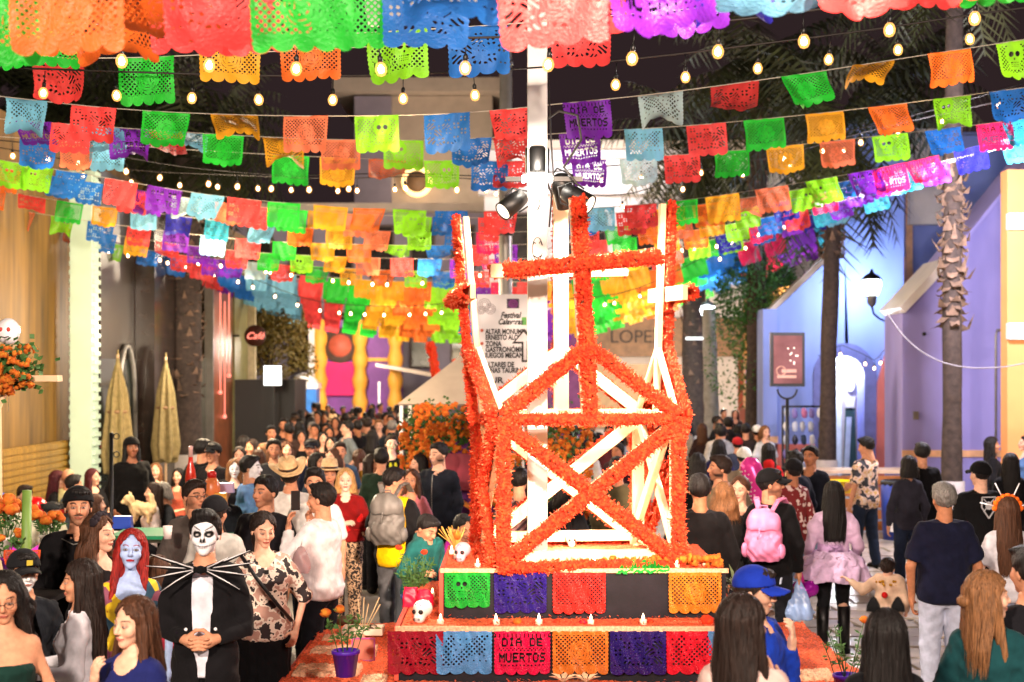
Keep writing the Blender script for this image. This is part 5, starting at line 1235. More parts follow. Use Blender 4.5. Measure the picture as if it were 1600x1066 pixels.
lights('string of small bulbs in front of the pale tower, paired with a nearer one', 19.5, [(-100, 215), (0, 230), (197, 268), (281, 270), (403, 275), (558, 282), (617, 272), (760, 280), (900, 300), (973, 325), (1080, 262), (1235, 245), (1318, 212), (1600, 150)], [40, 130, 205, 281, 340, 403, 455, 528, 558, 617, 635, 714, 775, 905, 973, 1067, 1160, 1235, 1318, 1378], 0)
lights('string of bulbs among the small evenly spaced flags at the left', 24, [(-60, 335), (12, 345), (130, 365), (200, 388), (310, 395), (415, 408), (520, 424), (607, 433), (700, 424), (780, 410), (860, 395), (950, 345), (1065, 388), (1142, 365), (1250, 330), (1400, 300)], [12, 60, 133, 170, 200, 250, 310, 345, 415, 422, 455, 520, 545, 582, 605, 660, 750, 775, 790, 1065, 1085, 1120, 1143, 1185, 1225], 0)
lights('lowest string of bulbs glowing through the packed far flags', 27.5, [(60, 345), (150, 370), (275, 400), (400, 432), (465, 470), (560, 478), (640, 480), (740, 470), (800, 462), (900, 470), (1000, 455), (1100, 400), (1200, 360)], [150, 185, 225, 262, 290, 335, 372, 395, 430, 465, 500, 530, 548, 570, 600, 640, 665, 690, 945, 960, 1000, 1040, 1125, 1165], 0)
lights('short string of globes looping round the arched doorway', 28.5, [(1278, 555), (1288, 560), (1313, 538), (1352, 555), (1368, 565), (1386, 540), (1398, 590)], [1285, 1296, 1313, 1352, 1366, 1376, 1386, 1392], 0)

# ------------------------------------------------------------------ marigold garlands
def pompon_mesh(r, seed, m_):
    rg = random.Random(seed); e = MB(); e.ball((0, 0, 0), (r, r, r * .85), 9, 0, .22, rg); return e
def pomp_np(seed, n=9):
    rg = random.Random(seed); e = MB(); e.ball((0, 0, 0), (1, 1, .85), n, 0, .25, rg)
    tri = []; e.v = [v * (1 + rg.choice((-.3, .0, .28))) for v in map(Vector, e.v)]
    for f in e.f: tri += [(f[0], f[i], f[i + 1]) for i in range(1, len(f) - 1)]
    return np.array([tuple(v) for v in e.v]), np.array(tri)
POMP = [pomp_np(s) for s in range(5)]
def garland(name, segs, parent, m_, seed, dens=150, rad=(.024, .038), sub=None):
    """segs: list of (a, b, width, outward direction, thickness)"""
    rs = np.random.RandomState(seed); VV = []; FF = []; n = 0
    for a, b_, wd, out, thk in segs:
        a = np.array(a, float); b_ = np.array(b_, float); L_ = np.linalg.norm(b_ - a); d = (b_ - a) / L_; out = np.array(out, float); out -= d * out.dot(d); out /= np.linalg.norm(out); s_ = np.cross(d, out)
        k = int(L_ * dens)
        for i in range(k):
            t = (i + rs.uniform()) / k; ang = rs.uniform(-.25, math.pi + .25); q = a + d * (L_ * t + rs.uniform(-.02, .02)) + s_ * math.cos(ang) * wd / 2 * rs.uniform(.8, 1.08) + out * max(0, math.sin(ang)) * thk * rs.uniform(.8, 1.15)
            v, f = POMP[rs.randint(5)]; r_ = rs.uniform(*rad); R = np.array(Euler(rs.uniform(0, 6.28, 3)).to_matrix())
            VV.append((v * r_) @ R.T + q); FF.append(f + n); n += len(v)
    o = link(name, mesh_np(name, np.concatenate(VV), np.concatenate(FF), m_, False), parent); o['kind'] = 'stuff'; return o

M_PETAL = petal_mat('loose_petals', (1.0, .085, .022), (1.0, .27, .12))  # paler colour puts the garlands' bright lit edge into the fringe
def fringe(segs, parent, seed):
    """ragged single petals standing out of the garlands"""
    rs = np.random.RandomState(seed); V = []
    for a, b_, wd, out, thk in segs:
        a = np.array(a, float); b_ = np.array(b_, float); L_ = np.linalg.norm(b_ - a); d = (b_ - a) / L_; out = np.array(out, float); out -= d * out.dot(d); out /= np.linalg.norm(out); s_ = np.cross(d, out); k = int(L_ * 460)
        t = rs.uniform(0, L_, k)[:, None]; an = rs.uniform(-.35, math.pi + .35, k)[:, None]; rad = s_[None] * np.cos(an) + out[None] * np.sin(an); q = a[None] + d[None] * t + s_[None] * np.cos(an) * wd / 2 + out[None] * np.clip(np.sin(an), 0, 1) * thk
        ln = rs.uniform(.014, .034, k)[:, None]; w_ = rs.normal(size=(k, 3)); w_ = w_ / np.linalg.norm(w_, axis=1)[:, None] * rs.uniform(.004, .008, k)[:, None]; tip = q + rad * ln + rs.normal(0, .005, (k, 3))
        V.append(np.stack([q - w_, tip - w_ * .8, tip + w_ * .8, q + w_], 1).reshape(-1, 3))
    V = np.concatenate(V); o = link('garland_fringe', mesh_np('garland_fringe', V, np.arange(len(V)).reshape(-1, 4), M_PETAL, False), parent); o['kind'] = 'stuff'; return o
ROT = math.radians(7.5)
tw = thing('marigold_cross_tower', 'timber tower of four crosses wrapped in red orange marigold garlands on top of the altar', 'altar tower', (.475, 10.77, Z2), ROT)
h_ = .63; TH = 1.075; bar_w = .085
def beam(a, b_, up=(0, 0, 1), w_=bar_w, h2=.05):
    e = MB(); e.bar(a, b_, w_, h2, up=up); return e.build('beam', M_PINE, tw, bevel=.004)
for sx_ in (-1, 1):
    for sy_ in (-1, 1): e = MB(); e.box((sx_ * h_, sy_ * h_, TH / 2), (.085, .085, TH)); e.build('post', M_PINE, tw, bevel=.004)
faces = []
for fi in range(4):
    Rz = Matrix.Rotation(fi * math.pi / 2, 3, 'Z'); n_out = Rz @ Vector((0, -1, 0)); T_ = lambda x, y, z: Rz @ Vector((x, y, z))
    yo = -h_
    beam(T_(-h_ + .044, yo, TH + .0), T_(h_ - .044, yo, TH + .0), n_out, .085, .05); beam(T_(-h_ + .044, yo, .10), T_(h_ - .044, yo, .10), n_out, .085, .05)
    beam(T_(-h_, yo - .01, .06), T_(h_, yo - .01, TH - .03), n_out, .095, .045); beam(T_(h_, yo + .05, .06), T_(-h_, yo + .05, TH - .03), n_out, .095, .045)
    bo_ = {3: .07}.get(fi, 0); sw = .12 if fi in (0, 2) else .075; chh = {0: 1.57, 1: 1.62, 2: 1.84, 3: 1.50}[fi]; tilt_x = {0: -.10, 1: 0, 2: 0, 3: 0}[fi]; leanout = {0: .03, 1: .05, 2: .02, 3: .13}[fi]; armz = {0: 1.10, 1: .93, 2: 1.16, 3: .9}[fi]; slope = {0: .10, 1: .03, 2: -.02, 3: .02}[fi]
    b0 = T_(0, yo - bo_, TH - .04); b1 = T_(tilt_x, yo - leanout - bo_, TH + chh); beam(b0, b1, n_out, sw, .045)
    fr = (armz) / chh; cx_ = tilt_x * fr; cy_ = yo - bo_ - leanout * fr - .055
    a0 = T_(cx_ - .56, cy_, TH + armz - slope * .56); a1 = T_(cx_ + .56, cy_, TH + armz + slope * .56); beam(a0, a1, n_out, .11, .04)
    d0 = T_(cx_ * .4, yo - bo_ - leanout * .3, TH + .52); dl = T_(-h_, yo, TH + .03); dr = T_(h_, yo, TH + .03); dw = .09 if fi in (0, 2) else .05; beam(d0, dl, n_out, dw, .04); beam(d0, dr, n_out, dw, .04)
    o_ = n_out; off = lambda v, q=.05: v + n_out * q
    segs = []
    wid, thk = .078, .040
    if fi != 1: segs.append((off(T_(-h_, yo, .0)), off(T_(-h_, yo, TH)), .082, o_, .036))
    if fi != 3: segs.append((off(T_(h_, yo, .0)), off(T_(h_, yo, TH)), .082, o_, .036))
    segs.append((off(T_(-h_, yo, TH)), off(T_(h_, yo, TH)), wid * .75, o_, .05)); segs.append((off(T_(-h_, yo, .03)), off(T_(h_, yo, .03)), wid * .8, o_, .06))
    segs.append((off(T_(-h_, yo, .06)), off(T_(h_, yo, TH - .03)), wid * 1.02, o_, .045)); segs.append((off(T_(h_, yo, .06)), off(T_(-h_, yo, TH - .03)), wid * 1.02, o_, .045))
    segs.append((off(b0), off(b1), wid * 1.12, o_, .045)); segs.append((off(a0, .04), off(a1, .04), wid * 1.1, o_, .055)); segs.append((off(d0), off(dl), wid, o_, .05)); segs.append((off(d0), off(dr), wid, o_, .05))
    fringe(segs, tw, 140 + fi)
    garland('marigold_garland', segs, tw, M_MARI, 40 + fi, 800 if fi in (0, 3) else 400, (.009, .016) if fi in (0, 3) else (.012, .020))
# loose marigold edging on the upper step
eg = thing('marigold_edging', 'lumpy row of loose orange marigold heads along the front edge of the upper step', 'flowers', (.5, 10.1, Z2 + .01))
garland('flower_heads', [((-.40, .06, .02), (.98, .06, .02), .12, (0, 0, 1), .05)], eg, M_MARI2, 77, 75, (.020, .032))
garland('flower_heads', [((-.2, .0, .0), (.6, .0, .0), .05, (0, 0, 1), .05)], eg, M_MARI, 78, 40, (.022, .032))

# white post with its cans
wp = thing('lighting_post', 'tall white square post with black can lights standing inside the flower tower', 'post', (.19, 10.68, Z2))
e = MB(); e.box((0, 0, 2.2), (.15, .13, 4.4)); e.build('shaft', M_WHITE, wp, bevel=.008)
e = MB(); e.box((.0, 0, 4.38), (.155, .135, .9)); 
e = MB(); e.lathe([(.088, 2.90), (.092, 2.92), (.092, 3.08), (.08, 3.10)], n=20); e.build('black_collar', M_BLACKM, wp)
e = MB()
for k in range(9):
    a = math.pi + k * math.pi / 8; e.ball((.105 * math.cos(a), .10 * math.sin(a), 2.86), (.018, .018, .032), 8)
e.build('ring_light', emat('ring_light_lit', (1, .93, .82), 16), wp)
e = MB(); e.tube([(.0, -.069, 2.62), (.02, -.069, 2.66), (.015, -.069, 2.70)], .004, 4)
for q in (((-.035, 2.36), (-.012, 2.37)), ((.012, 2.37), (.035, 2.36))): e.tube([(q[0][0], -.069, q[0][1]), ((q[0][0] + q[1][0]) / 2, -.069, q[0][1] + .02), (q[1][0], -.069, q[1][1])], .004, 4)
e.tube([(-.03, -.069, 2.28), (0, -.069, 2.262), (.03, -.069, 2.28)], .005, 4); e.tube([(.038 * math.cos(t), -.069, 2.33 + .085 * math.sin(t)) for t in np.linspace(.3, 5.9, 20)], .0028, 4); e.build('scrawled_face', M_BLACKM, wp)
def can(loc, rot, s=1.0, label=''):
    e = MB(); e.lathe([(.035, .16), (.075, .14), (.088, .05), (.092, -.13), (.086, -.13), (.080, -.05)], n=18); o = e.build('can_light', M_BLACKM, wp, loc=loc, rot=rot); o.scale = (s, s, s)
    e = MB(); e.lathe([(.078, -.124), (.078, -.120)], n=18); e.build('lens', emat('can_lens_lit', (1, .86, .66), 2), o)
    e = MB(); e.tube([(-.10, 0, .0), (-.11, 0, .12), (0, 0, .22), (.11, 0, .12), (.10, 0, 0)], .009, 5); e.build('yoke', M_BLACKM, o)
    R_ = Euler(rot).to_matrix(); p = Vector((.19, 10.68, Z2)) + Vector(loc) + R_ @ Vector((0, 0, -.135)) * s; lamp('can_spot_lamp', 'SPOT', p, 620, (1, .86, .72), .05, p + R_ @ Vector((0, 0, -1)), 120)
can((-.19, -.10, 2.66), (-.45, .85, 0), .8); can((.30, -.12, 2.70), (-.4, -1.0, 0), .85); can((.20, .12, 2.78), (.5, -.3, 0), .9)
e = MB(); e.tube([(.07, -.05, 3.3), (.16, -.06, 3.36), (.30, -.05, 3.33), (.33, -.04, 3.15), (.20, 0, 2.95), (.30, -.1, 2.8)], .010, 5); e.tube([(.085, 0, 3.6), (.10, -.02, 3.2), (.12, 0, 2.9), (.09, 0, 2.5)], .007, 5); e.build('cable', M_CABLE, wp)
e = MB(); e.bar((-.24, 0, 2.86), (.34, 0, 2.86), .035); e.build('crossbar', M_BLACKM, wp)
# grey street mast with the programme banner
ms = thing('street_mast', 'grey round metal mast behind the left arm of the crosses', 'mast', (at(790, 0, 18.3).x, 18.3, 0))
e = MB(); e.tube([(0, 0, 0), (0, 0, 8.4)], [.095, .075], 14); e.build('shaft', M_GREYM, ms)
e = MB()
for z in (5.4, 6.6, 4.4): e.lathe([(.092, z), (.10, z), (.10, z + .05), (.092, z + .05)], n=14)
e.build('strap', M_CABLE, ms)
e = MB(); e.box((-1.5, 0, 7.35), (.6, .22, .16)); e.box((-1.05, 0, 7.40), (.5, .05, .05)); e.bar((0, 0, 7.42), (-1.3, 0, 7.42), .06); e.lathe([(.07, 7.1), (.09, 7.2), (.09, 7.27)], (-1.45, 0, 0), 10); e.lathe([(.07, 7.1), (.09, 7.2), (.09, 7.27)], (-1.70, 0, 0), 10); e.build('insulator_arm', M_WHITE, ms)
sgY = 17.9; c0 = at(788, 540, sgY)
sn = thing('programme_banner', 'pale printed festival programme banner with an arrow hanging on the grey mast', 'banner', c0)
def sp_(px, py): p = at(px, py, sgY) - c0; return p.x, p.z
xa, za = sp_(745, 460); xb, zb = sp_(848, 616)
e = MB(); e.box(((xa + xb) / 2, 0, (za + zb) / 2), (xb - xa, .02, za - zb)); e.build('sheet', mat('banner_vinyl', '#e2dee2', .6, 2, .04), sn)
M_INK = mat('black_print', '#1c1a1c', .7, 5, 0, 0); M_SAL = mat('salmon_print', '#e8745a', .7); M_PRP = mat('violet_print', '#8a3a8a', .7)
def text(s, px, py, size, m_=M_INK, shear=0, parent=sn, sx=1.0):
    c_ = bpy.data.curves.new('lettering', 'FONT'); c_.body = s; c_.size = size; c_.shear = shear; c_.extrude = .002; c_.space_line = .82; c_.offset = .0035; c_.materials.append(m_)
    x, z = sp_(px, py); return letters(c_, parent, (x, -.014, z), (sx, 1, 1))
text('ALTAR MONUMENTAL\nERNESTO ALONSO', 758.5, 522, .088, sx=.72); text('ZONA\nGASTRONÓMICA', 758.5, 541, .088, sx=.78); text('JUEGOS MECÁNICOS', 758, 559, .088, sx=.76); text('ALTARES DE\nPEÑAS TAURINAS', 757.5, 573.5, .088, sx=.76)
text('SUR', 759.5, 598.5, .105, sx=1.15); text('Festival', 782, 497, .105, shear=.3, sx=.8); text('Calaveras', 778, 507, .10, shear=.3, sx=.8)
for py in (516.5, 537, 555.5, 570):
    x, z = sp_(753, py); e = MB(); e.lathe([(.021, 0), (.021, .004)], (x, -.012, z), 12, R=Matrix.Rotation(math.pi / 2, 3, 'X')); e.build('bullet', M_SAL, sn)
x0_, z0_ = sp_(792, 467); x1_, z1_ = sp_(811, 482); e = MB(); e.box(((x0_ + x1_) / 2, -.013, (z0_ + z1_) / 2), (x1_ - x0_, .004, z0_ - z1_)); b0_ = e.build('photo_patch', mat('dark_violet_print', '#3c2048'), sn)
e = MB(); x, z = sp_(802, 475)
for k in range(3): e.tube([(x + (.052 - .017 * k) * math.cos(t), -.018, z + (.05 - .017 * k) * math.sin(t)) for t in np.linspace(0, 6.28, 14)], .007, 5)
e.build('printed_rose', M_PRP, sn)
for px, py, r in ((757, 476, .075), (766, 483, .065), (752, 485, .05)):
    x, z = sp_(px, py); e = MB()
    for k in range(3): e.tube([(x + r * (1 - .3 * k) * math.cos(t), -.013, z + r * (1 - .3 * k) * math.sin(t)) for t in np.linspace(0, 6.28, 14)], .0035, 4)
    e.build('printed_rose', mat('grey_print', '#9a9094'), sn)
e = MB(); a_ = [sp_(*q) for q in ((800, 537), (818, 515), (838, 536), (826, 536), (826, 566), (815, 566), (815, 537))]; e.prism(a_, -.020, -.012); ar = e.build('arrow', M_INK, sn)
e = MB(); a_ = [sp_(*q) for q in ((805, 534), (818, 519), (831, 533), (823, 533), (823, 563), (818, 563), (818, 534))]; e.prism(a_, -.026, -.021); e.build('arrow_face', mat('arrow_white', '#d8d0d4'), sn)
e = MB(); x, z = sp_(819, 502); e.box((x, -.013, z), (.06, .004, .10)); e.build('green_tab', mat('green_print', '#5aa84a'), sn)
for px, py, w_ in ((752, 608, .06), (764, 609, .12), (780, 609, .12), (790, 600, .06)):
    x, z = sp_(px, py); e = MB(); e.box((x, -.013, z), (w_, .004, .02)); e.build('small_print', mat('grey_print', '#9a9094'), sn)

# ------------------------------------------------------------------ foil flags hung on the tiers
def foil(px, code, kind, Y, z, label, wv=1.0, seed=0, sc=1.0, col=None):
    me = flag_mesh(kind, flutter=.22 * wv, seed=seed, m_=M_FOIL)
    X = (px - 800) / FPX * Y; o = link('cut_foil_flag', me, alt, col or FCOL[code], Vector((X, Y, z)) - ao, (0, 0, 0)); o['label'] = label; o.scale = (sc, 1, sc * 1.0)
for i, (px, code, kind, lb, col) in enumerate(((649, 'R', 'birds', 'dark red foil flag at the left end of the lower row', '#a4142c'), (725, 'L', 'diag', 'sky blue foil flag of diamonds in the lower row', '#5aa0e0'), (816, 'K', 'text', 'hot pink foil flag cut with letters', '#ea1450'), (907, 'O', 'rose', 'orange foil flag in the lower row', '#f08030'), (997, 'N', 'birds', 'dark violet foil flag in the lower row', '#2a1c74'), (1085, 'R', 'diag', 'red foil flag at the right of the lower row', '#e81c34'), (1150, 'L', 'diag', 'blue foil flag hidden at the right end', '#5aa0e0'))):
    foil(px, code, kind, 9.628, Z1 + .0, lb, 1, i, .92, col)
for i, (px, code, kind, lb, col) in enumerate(((730, 'G', 'skull', 'green foil flag with cut skull on the upper row', '#22b03a'), (813, 'N', 'birds', 'dark violet foil flag on the upper row', '#2a1c7c'), (905, 'R', 'rose', 'red foil flag with big scallops on the upper row', '#f0342c'), (1086, 'O', 'rose', 'amber foil flag at the right of the upper row', '#e8882a'))):
    foil(px, code, kind, 10.005, Z2 + .0, lb, 1, 20 + i, .90 if i else .78, col)

# petals shaken loose over the sawdust
rs = np.random.RandomState(8); V = []
for x0, x1, y0, y1, z, n in ((-1.55, -.80, 8.7, 11.8, Z0 + .05, 500), (-.75, 1.68, 9.67, 10.03, Z1 + .03, 420), (-.48, 1.5, 10.05, 10.3, Z2 + .03, 320), (1.7, 2.4, 8.7, 11.8, Z0 + .05, 350), (-.78, 1.7, 9.1, 9.6, Z0 + .04, 200)):
    c = np.stack([rs.uniform(x0, x1, n), rs.uniform(y0, y1, n), np.full(n, z) + rs.uniform(0, .015, n)], 1); a = rs.uniform(0, 6.28, n); u = np.stack([np.cos(a), np.sin(a), rs.uniform(-.4, .6, n)], 1) * rs.uniform(.008, .017, n)[:, None]; v = np.stack([-np.sin(a), np.cos(a), rs.uniform(-.3, .3, n)], 1) * .006
    V.append(np.stack([c - u, c + v, c + u, c - v], 1).reshape(-1, 3) - np.array(ao))
V = np.concatenate(V); tag(link('scattered_petals', mesh_np('scattered_petals', V, np.arange(len(V)).reshape(-1, 4), M_PETAL, False), alt), kind='stuff')

# ------------------------------------------------------------------ printed cloths
pattern_mat('leaf_print_blouse', ['#2a2022', '#e6d4c4', '#b98f80'], 'blobs', 16)
pattern_mat('hawaiian_print', ['#2b2a30', '#d8b8a8', '#c49a4a', '#e2cfc4'], 'blobs', 11)
pattern_mat('brown_plaid', ['#3a322a', '#5c4f3e', '#2a241e', '#75654e'], 'plaid', 11)
pattern_mat('red_plaid', ['#7a4a48', '#402428', '#96706a', '#33202a'], 'plaid', 14)
pattern_mat('red_white_print', ['#7a1a1e', '#7a1a1e', '#7a1a1e', '#e0c8c0'], 'cells', 30)
pattern_mat('patchwork', ['#e0b81c', '#356a80', '#b05a7c', '#e6c428', '#274a60', '#8c4a60'], 'cells', 9)
pattern_mat('zebra_print', ['#1c1a1a', '#d8d0c4'], 'stripe', 26)
pattern_mat('dark_floral', ['#15171a', '#15171a', '#9ab04a', '#e0d8c0'], 'blobs', 18)
pattern_mat('leopard_print', ['#1c1412', '#c8a684', '#1c1412'], 'blobs', 30)
pattern_mat('white_collage_shirt', ['#e4dcd8', '#e4dcd8', '#c8b8b0'], 'blobs', 9)

P = person
# ------------------------------------------------------------------ front left group
p_plate = P('woman with wavy black hair and bare shoulders looking down at her plate, bottom left', 8, 905, 1.62, 25, 'f', 1.0, 'mid', ('strapless', '#12302a'), ('pants', '#15151a'), ('wavy', 'black', .50), None, {}, 'fwd', 'fwd', -12, 14, 0, 0, False, 0, glasses=True)
p_cap1 = P('person in black cap with yellow badge and white painted lower face', 38, 862, 1.58, 25, 'm', .95, 'mid', ('jacket', '#1a1c22'), ('pants', '#15151a'), ('short', 'black', 0), ('cap', '#17171a', '#c8b040'), {'paint': 'mask'}, yaw=8, pitch=5, lod=0)
p_pot = P('girl in white jacket with long straight dark hair holding a white pot of flowers', 122, 884, 1.56, -78, 'f', .95, 'mid', ('jacket', '#d8d4dc'), ('pants', '#b8b4bc'), ('long', 'dark', .62), None, {}, 'fwd', 'fwd', 0, 4, lod=0)
p_blue = P('smiling girl in navy blue sweater with brown hair and hand at her chest', 205, 944, 1.55, -28, 'f', 1.02, 'light', ('long', '#1a2058'), ('pants', '#15151a'), ('flow', 'brown', .26), None, {'lips': '#c06a62'}, 'down', 'chin', -8, 6, 4, lod=0)
p_poncho = P('tall man in black poncho and backward black cap with a thin moustache on the left', 122, 763, 1.80, 12, 'm', 1.12, 'mid', ('poncho', '#0d0b0e'), ('pants', '#101014'), ('short', 'black', 0), ('capback', '#0e0d0f'), {'stache': 1, 'beard': .5}, yaw=6, lod=0)
e = MB(); e.tube([(-.10, -.09, 1.475), (-.02, -.145, 1.44), (.07, -.13, 1.452), (.12, -.07, 1.48)], .004, 5); on_person(p_poncho, e, 'chain', M_GREYM)
p_bow = P('woman with dark flower headband and honey brown hair seen from behind the blue faced woman', 158, 812, 1.66, 62, 'f', 1.0, 'light', ('long', '#1a1214'), ('pants', '#15151a'), ('wavy', 'brown', .46), None, {}, yaw=10, lod=0)
e = MB(); rg = random.Random(5)
for k in range(7): a = -1.2 + k * .4; e.ball((.085 * math.sin(a), -.01, .06 + .065 * math.cos(a)), (.032, .028, .03), 8, 0, .25, rg)
on_person(p_bow, e, 'flower_headband', M_CLOTH, '#231c22', True)
p_sally = P('woman with pale blue painted skin, long red hair and a patchwork dress', 205, 836, 1.64, 8, 'f', 1.0, 'light', ('dress', '#cccccc', 'patchwork'), ('gown', '#cccccc', 'patchwork'), ('long', 'red', .42), None, {'paint': 'blue', 'lips': '#a8101c'}, 'down', 'down', 4, -6, 3, lod=0)
p_jack = P('man with skull face paint in black tailcoat and big spiky bow tie', 320, 807, 1.78, 4, 'm', .98, 'mid', ('coat', '#121013', None, 'open', '#d8d4e0'), ('pants', '#0f0e11'), ('quiff', 'black', 0), None, {'paint': 'skull'}, 'clasp', 'clasp', 0, 0, 0, lod=0)
e = MB(); e.ball((0, -.165, 1.475), (.034, .022, .026), 8)
for s in (-1, 1):
    e.prism([(s * .02, 1.46), (s * .085, 1.44), (s * .095, 1.51), (s * .02, 1.492)], -.175, -.158)
on_person(p_jack, e, 'bow_tie', M_CLOTH, '#0c0b0d')
for s in (-1, 1):
    for (dx, dz) in ((.30, .115), (.33, .045), (.30, -.03), (.24, -.11), (.17, .075)):
        if s == -1: dx, dz = dx * .95, dz * .95 - .012
        a = (s * .04, -.175, 1.475 + dz * .1); b_ = (s * dx, -.205, 1.475 + dz); md = ((a[0] + b_[0]) / 2, -.205, (a[2] + b_[2]) / 2)
        e = MB(); e.tube([a, md, b_], [.014, .011, .002], 5); on_person(p_jack, e, 'bow_tie_spike', M_CLOTH, '#0c0b0d')
        e = MB(); e.tube([(a[0], a[1] - .012, a[2] + .006), (md[0], md[1] - .010, md[2] + .006), (b_[0] * .96, b_[1] - .004, b_[2])], [.003, .0038, .0012], 4); on_person(p_jack, e, 'piping', M_PLAST, '#e8e4e8')
e = MB()
for s in (-1, 1): e.ball((s * .085, -.165, 1.13), (.011, .006, .011), 8)
on_person(p_jack, e, 'coat_buttons', M_PLAST, '#e8e4e8')
p_glass = P('man with glasses in grey brown T-shirt with dark sleeves behind the skull painted man', 306, 756, 1.74, 35, 'm', 1.14, 'mid', ('tee', '#4c4440'), ('pants', '#1c1c22'), ('short', 'dark', 0), None, {'beard': .3}, yaw=8, lod=0, glasses=True)
P('man in white T-shirt and black cap turned away behind the skull painted man', 338, 776, 1.66, 165, 'm', 1.1, 'mid', ('tee', '#b8b4ae'), ('pants', '#1c1c22'), ('short', 'dark', 0), ('cap', '#141316'))
P('child with reddish brown bobbed hair between the blue faced woman and the skull man', 246, 868, 1.30, 200, 'f', 1.0, 'mid', ('tee', '#a02a3c'), ('pants', '#1c1c22'), ('bob', 'brown', .14))
p_polo = P('stout man in black polo shirt glancing left at the centre left', 413, 750, 1.76, -22, 'm', 1.16, 'mid', ('tee', '#17151a'), ('pants', '#15151a'), ('short', 'black', 0), None, {'beard': .35}, yaw=-14, lod=0)
p_leaf = P('woman in leaf print blouse and long black skirt with a black bag strap across', 412, 808, 1.62, 18, 'f', 1.18, 'light', ('blouse', '#cccccc', 'leaf_print_blouse'), ('gown', '#0e0d10'), ('pony', 'dark', 0), None, {'lips': '#b05a50'}, ((.16, -.02, .64), (.125, -.075, .50)), ((.16, .0, .64), (.19, -.11, .53)), 10, 14, lod=0, point=True)
e = MB(); e.tube([(-.17, -.10, 1.36), (-.07, -.205, 1.20), (.06, -.225, 1.03), (.17, -.17, .90)], .014, 5); on_person(p_leaf, e, 'bag_strap', M_LEATHER, '#141216')
e = MB(); e.box((-.005, -.175, 1.245), (.03, .012, .03)); on_person(p_leaf, e, 'pendant', M_BLACKM)
p_phone = P('man in white shirt and dark trousers raising a phone to his face', 500, 760, 1.72, -112, 'm', 1.18, 'mid', ('long', '#e6e0e2'), ('pants', '#15161c'), ('short', 'black', 0), None, {}, 'up', 'up', 0, 0, lod=0)
P('man with dark quiff peering over the man with the phone', 492, 738, 1.76, 10, 'm', 1.05, 'mid', ('tee', '#d8d4d0'), ('jeans', '#20242c'), ('quiff', 'black', 0), None, {}, yaw=-8)
p_hat = P('person in tilted cream cowboy hat and white shirt with back half turned', 452, 722, 1.74, 200, 'm', 1.08, 'mid', ('long', '#e0dcd8'), ('jeans', '#2a3a5c'), ('short', 'dark', 0), ('cowboy', '#ead0a8'), pitch=-14, roll=12)
P('woman in straw fedora facing the camera beside the blonde woman', 515, 724, 1.66, 8, 'f', 1.0, 'mid', ('tee', '#6a4a44'), ('pants', '#1c1c22'), ('bob', 'dark', .12), ('straw', '#dcb98a'), {}, lod=1)
p_red = P('blonde woman in bright red shawl facing the camera', 540, 737, 1.62, 6, 'f', 1.05, 'pale', ('shawl', '#7a1010', None, None, '#c01818'), ('pants', '#cccccc', 'leopard_print'), ('bob', 'blonde', .16), None, {'lips': '#b04440'}, 'cross', 'cross', lod=0)
p_longhair = P('girl with long straight dark hair and pale cardigan looking to the right', 584, 714, 1.62, 62, 'f', 1.0, 'mid', ('jacket', '#c8c0b8'), ('pants', '#15151a'), ('long', 'dark', .52), None, {}, yaw=10)
p_bunny = P('young man in black sweatshirt printed with a yellow rabbit', 612, 683, 1.72, 12, 'm', 1.02, 'pale', ('long', '#101012'), ('pants', '#15151a'), ('short', 'dark', 0), None, {}, lod=1)
e = MB(); yq = -.178
def blob(cx, cz, rx, rz, n=14): e.prism([(cx + rx * math.cos(t), cz + rz * math.sin(t)) for t in np.linspace(0, 6.283, n, endpoint=False)], yq, yq + .02)
blob(0, 1.20, .062, .052); blob(-.036, 1.29, .020, .058); blob(.036, 1.29, .020, .058); blob(0, 1.10, .050, .050); blob(-.062, 1.085, .030, .026); blob(.062, 1.085, .030, .026)
on_person(p_bunny, e, 'rabbit_print', mat('yellow_print', '#e8e820', .7))
p_yel = P('man with grey backpack and yellow vest over black tee, head turned right', 617, 736, 1.70, 168, 'm', 1.02, 'mid', ('vest', '#131214', None, None, '#e8b800'), ('jeans', '#5a5c60'), ('short', 'black', 0), None, {}, 'low', 'low', -60, 12, lod=0, step=.1)
p_pink = P('girl in pink top just behind the man in the yellow vest', 642, 738, 1.58, -8, 'f', .95, 'mid', ('tee', '#d8808c'), ('pants', '#1c1c22'), ('flow', 'brown', .24), None, {}, yaw=0)
P('woman with dark bobbed hair looking left beside the man in the dark jacket', 652, 714, 1.62, -62, 'f', 1.0, 'light', ('tee', '#6a3444'), ('pants', '#1c1c22'), ('bob', 'black', .13))
p_jack2 = P('tall smiling man in dark zip jacket in front of the marigold arch', 684, 696, 1.80, -18, 'm', 1.10, 'light', ('jacket', '#161a24'), ('pants', '#15151a'), ('short', 'black', 0), None, {'beard': .55, 'lips': '#c89088'}, 'down', 'down', -28, 4, lod=0)
e = MB(); e.tube([(0, -.165, 1.46), (0, -.196, 1.30), (0, -.196, 1.15), (0, -.186, .90)], .004, 4); on_person(p_jack2, e, 'zip', M_GREYM)
P('man in white collage shirt seen from behind between the dark jacket and the flower tower', 716, 688, 1.74, 150, 'm', 1.08, 'mid', ('tee', '#dddddd', 'white_collage_shirt'), ('jeans', '#2a4a8c'), ('short', 'black', 0), None, {'stache': 1}, yaw=-70)
p_crouch = P('person in teal jacket stooping over the left end of the altar', 655, 806, 1.40, 40, 'm', .98, 'mid', ('hoodie', '#1c5a58'), ('jeans', '#2a5a88'), ('short', 'black', 0), None, {}, 'fwd', 'fwd', 10, 30, lean=.25, Y=12.6, lod=1)
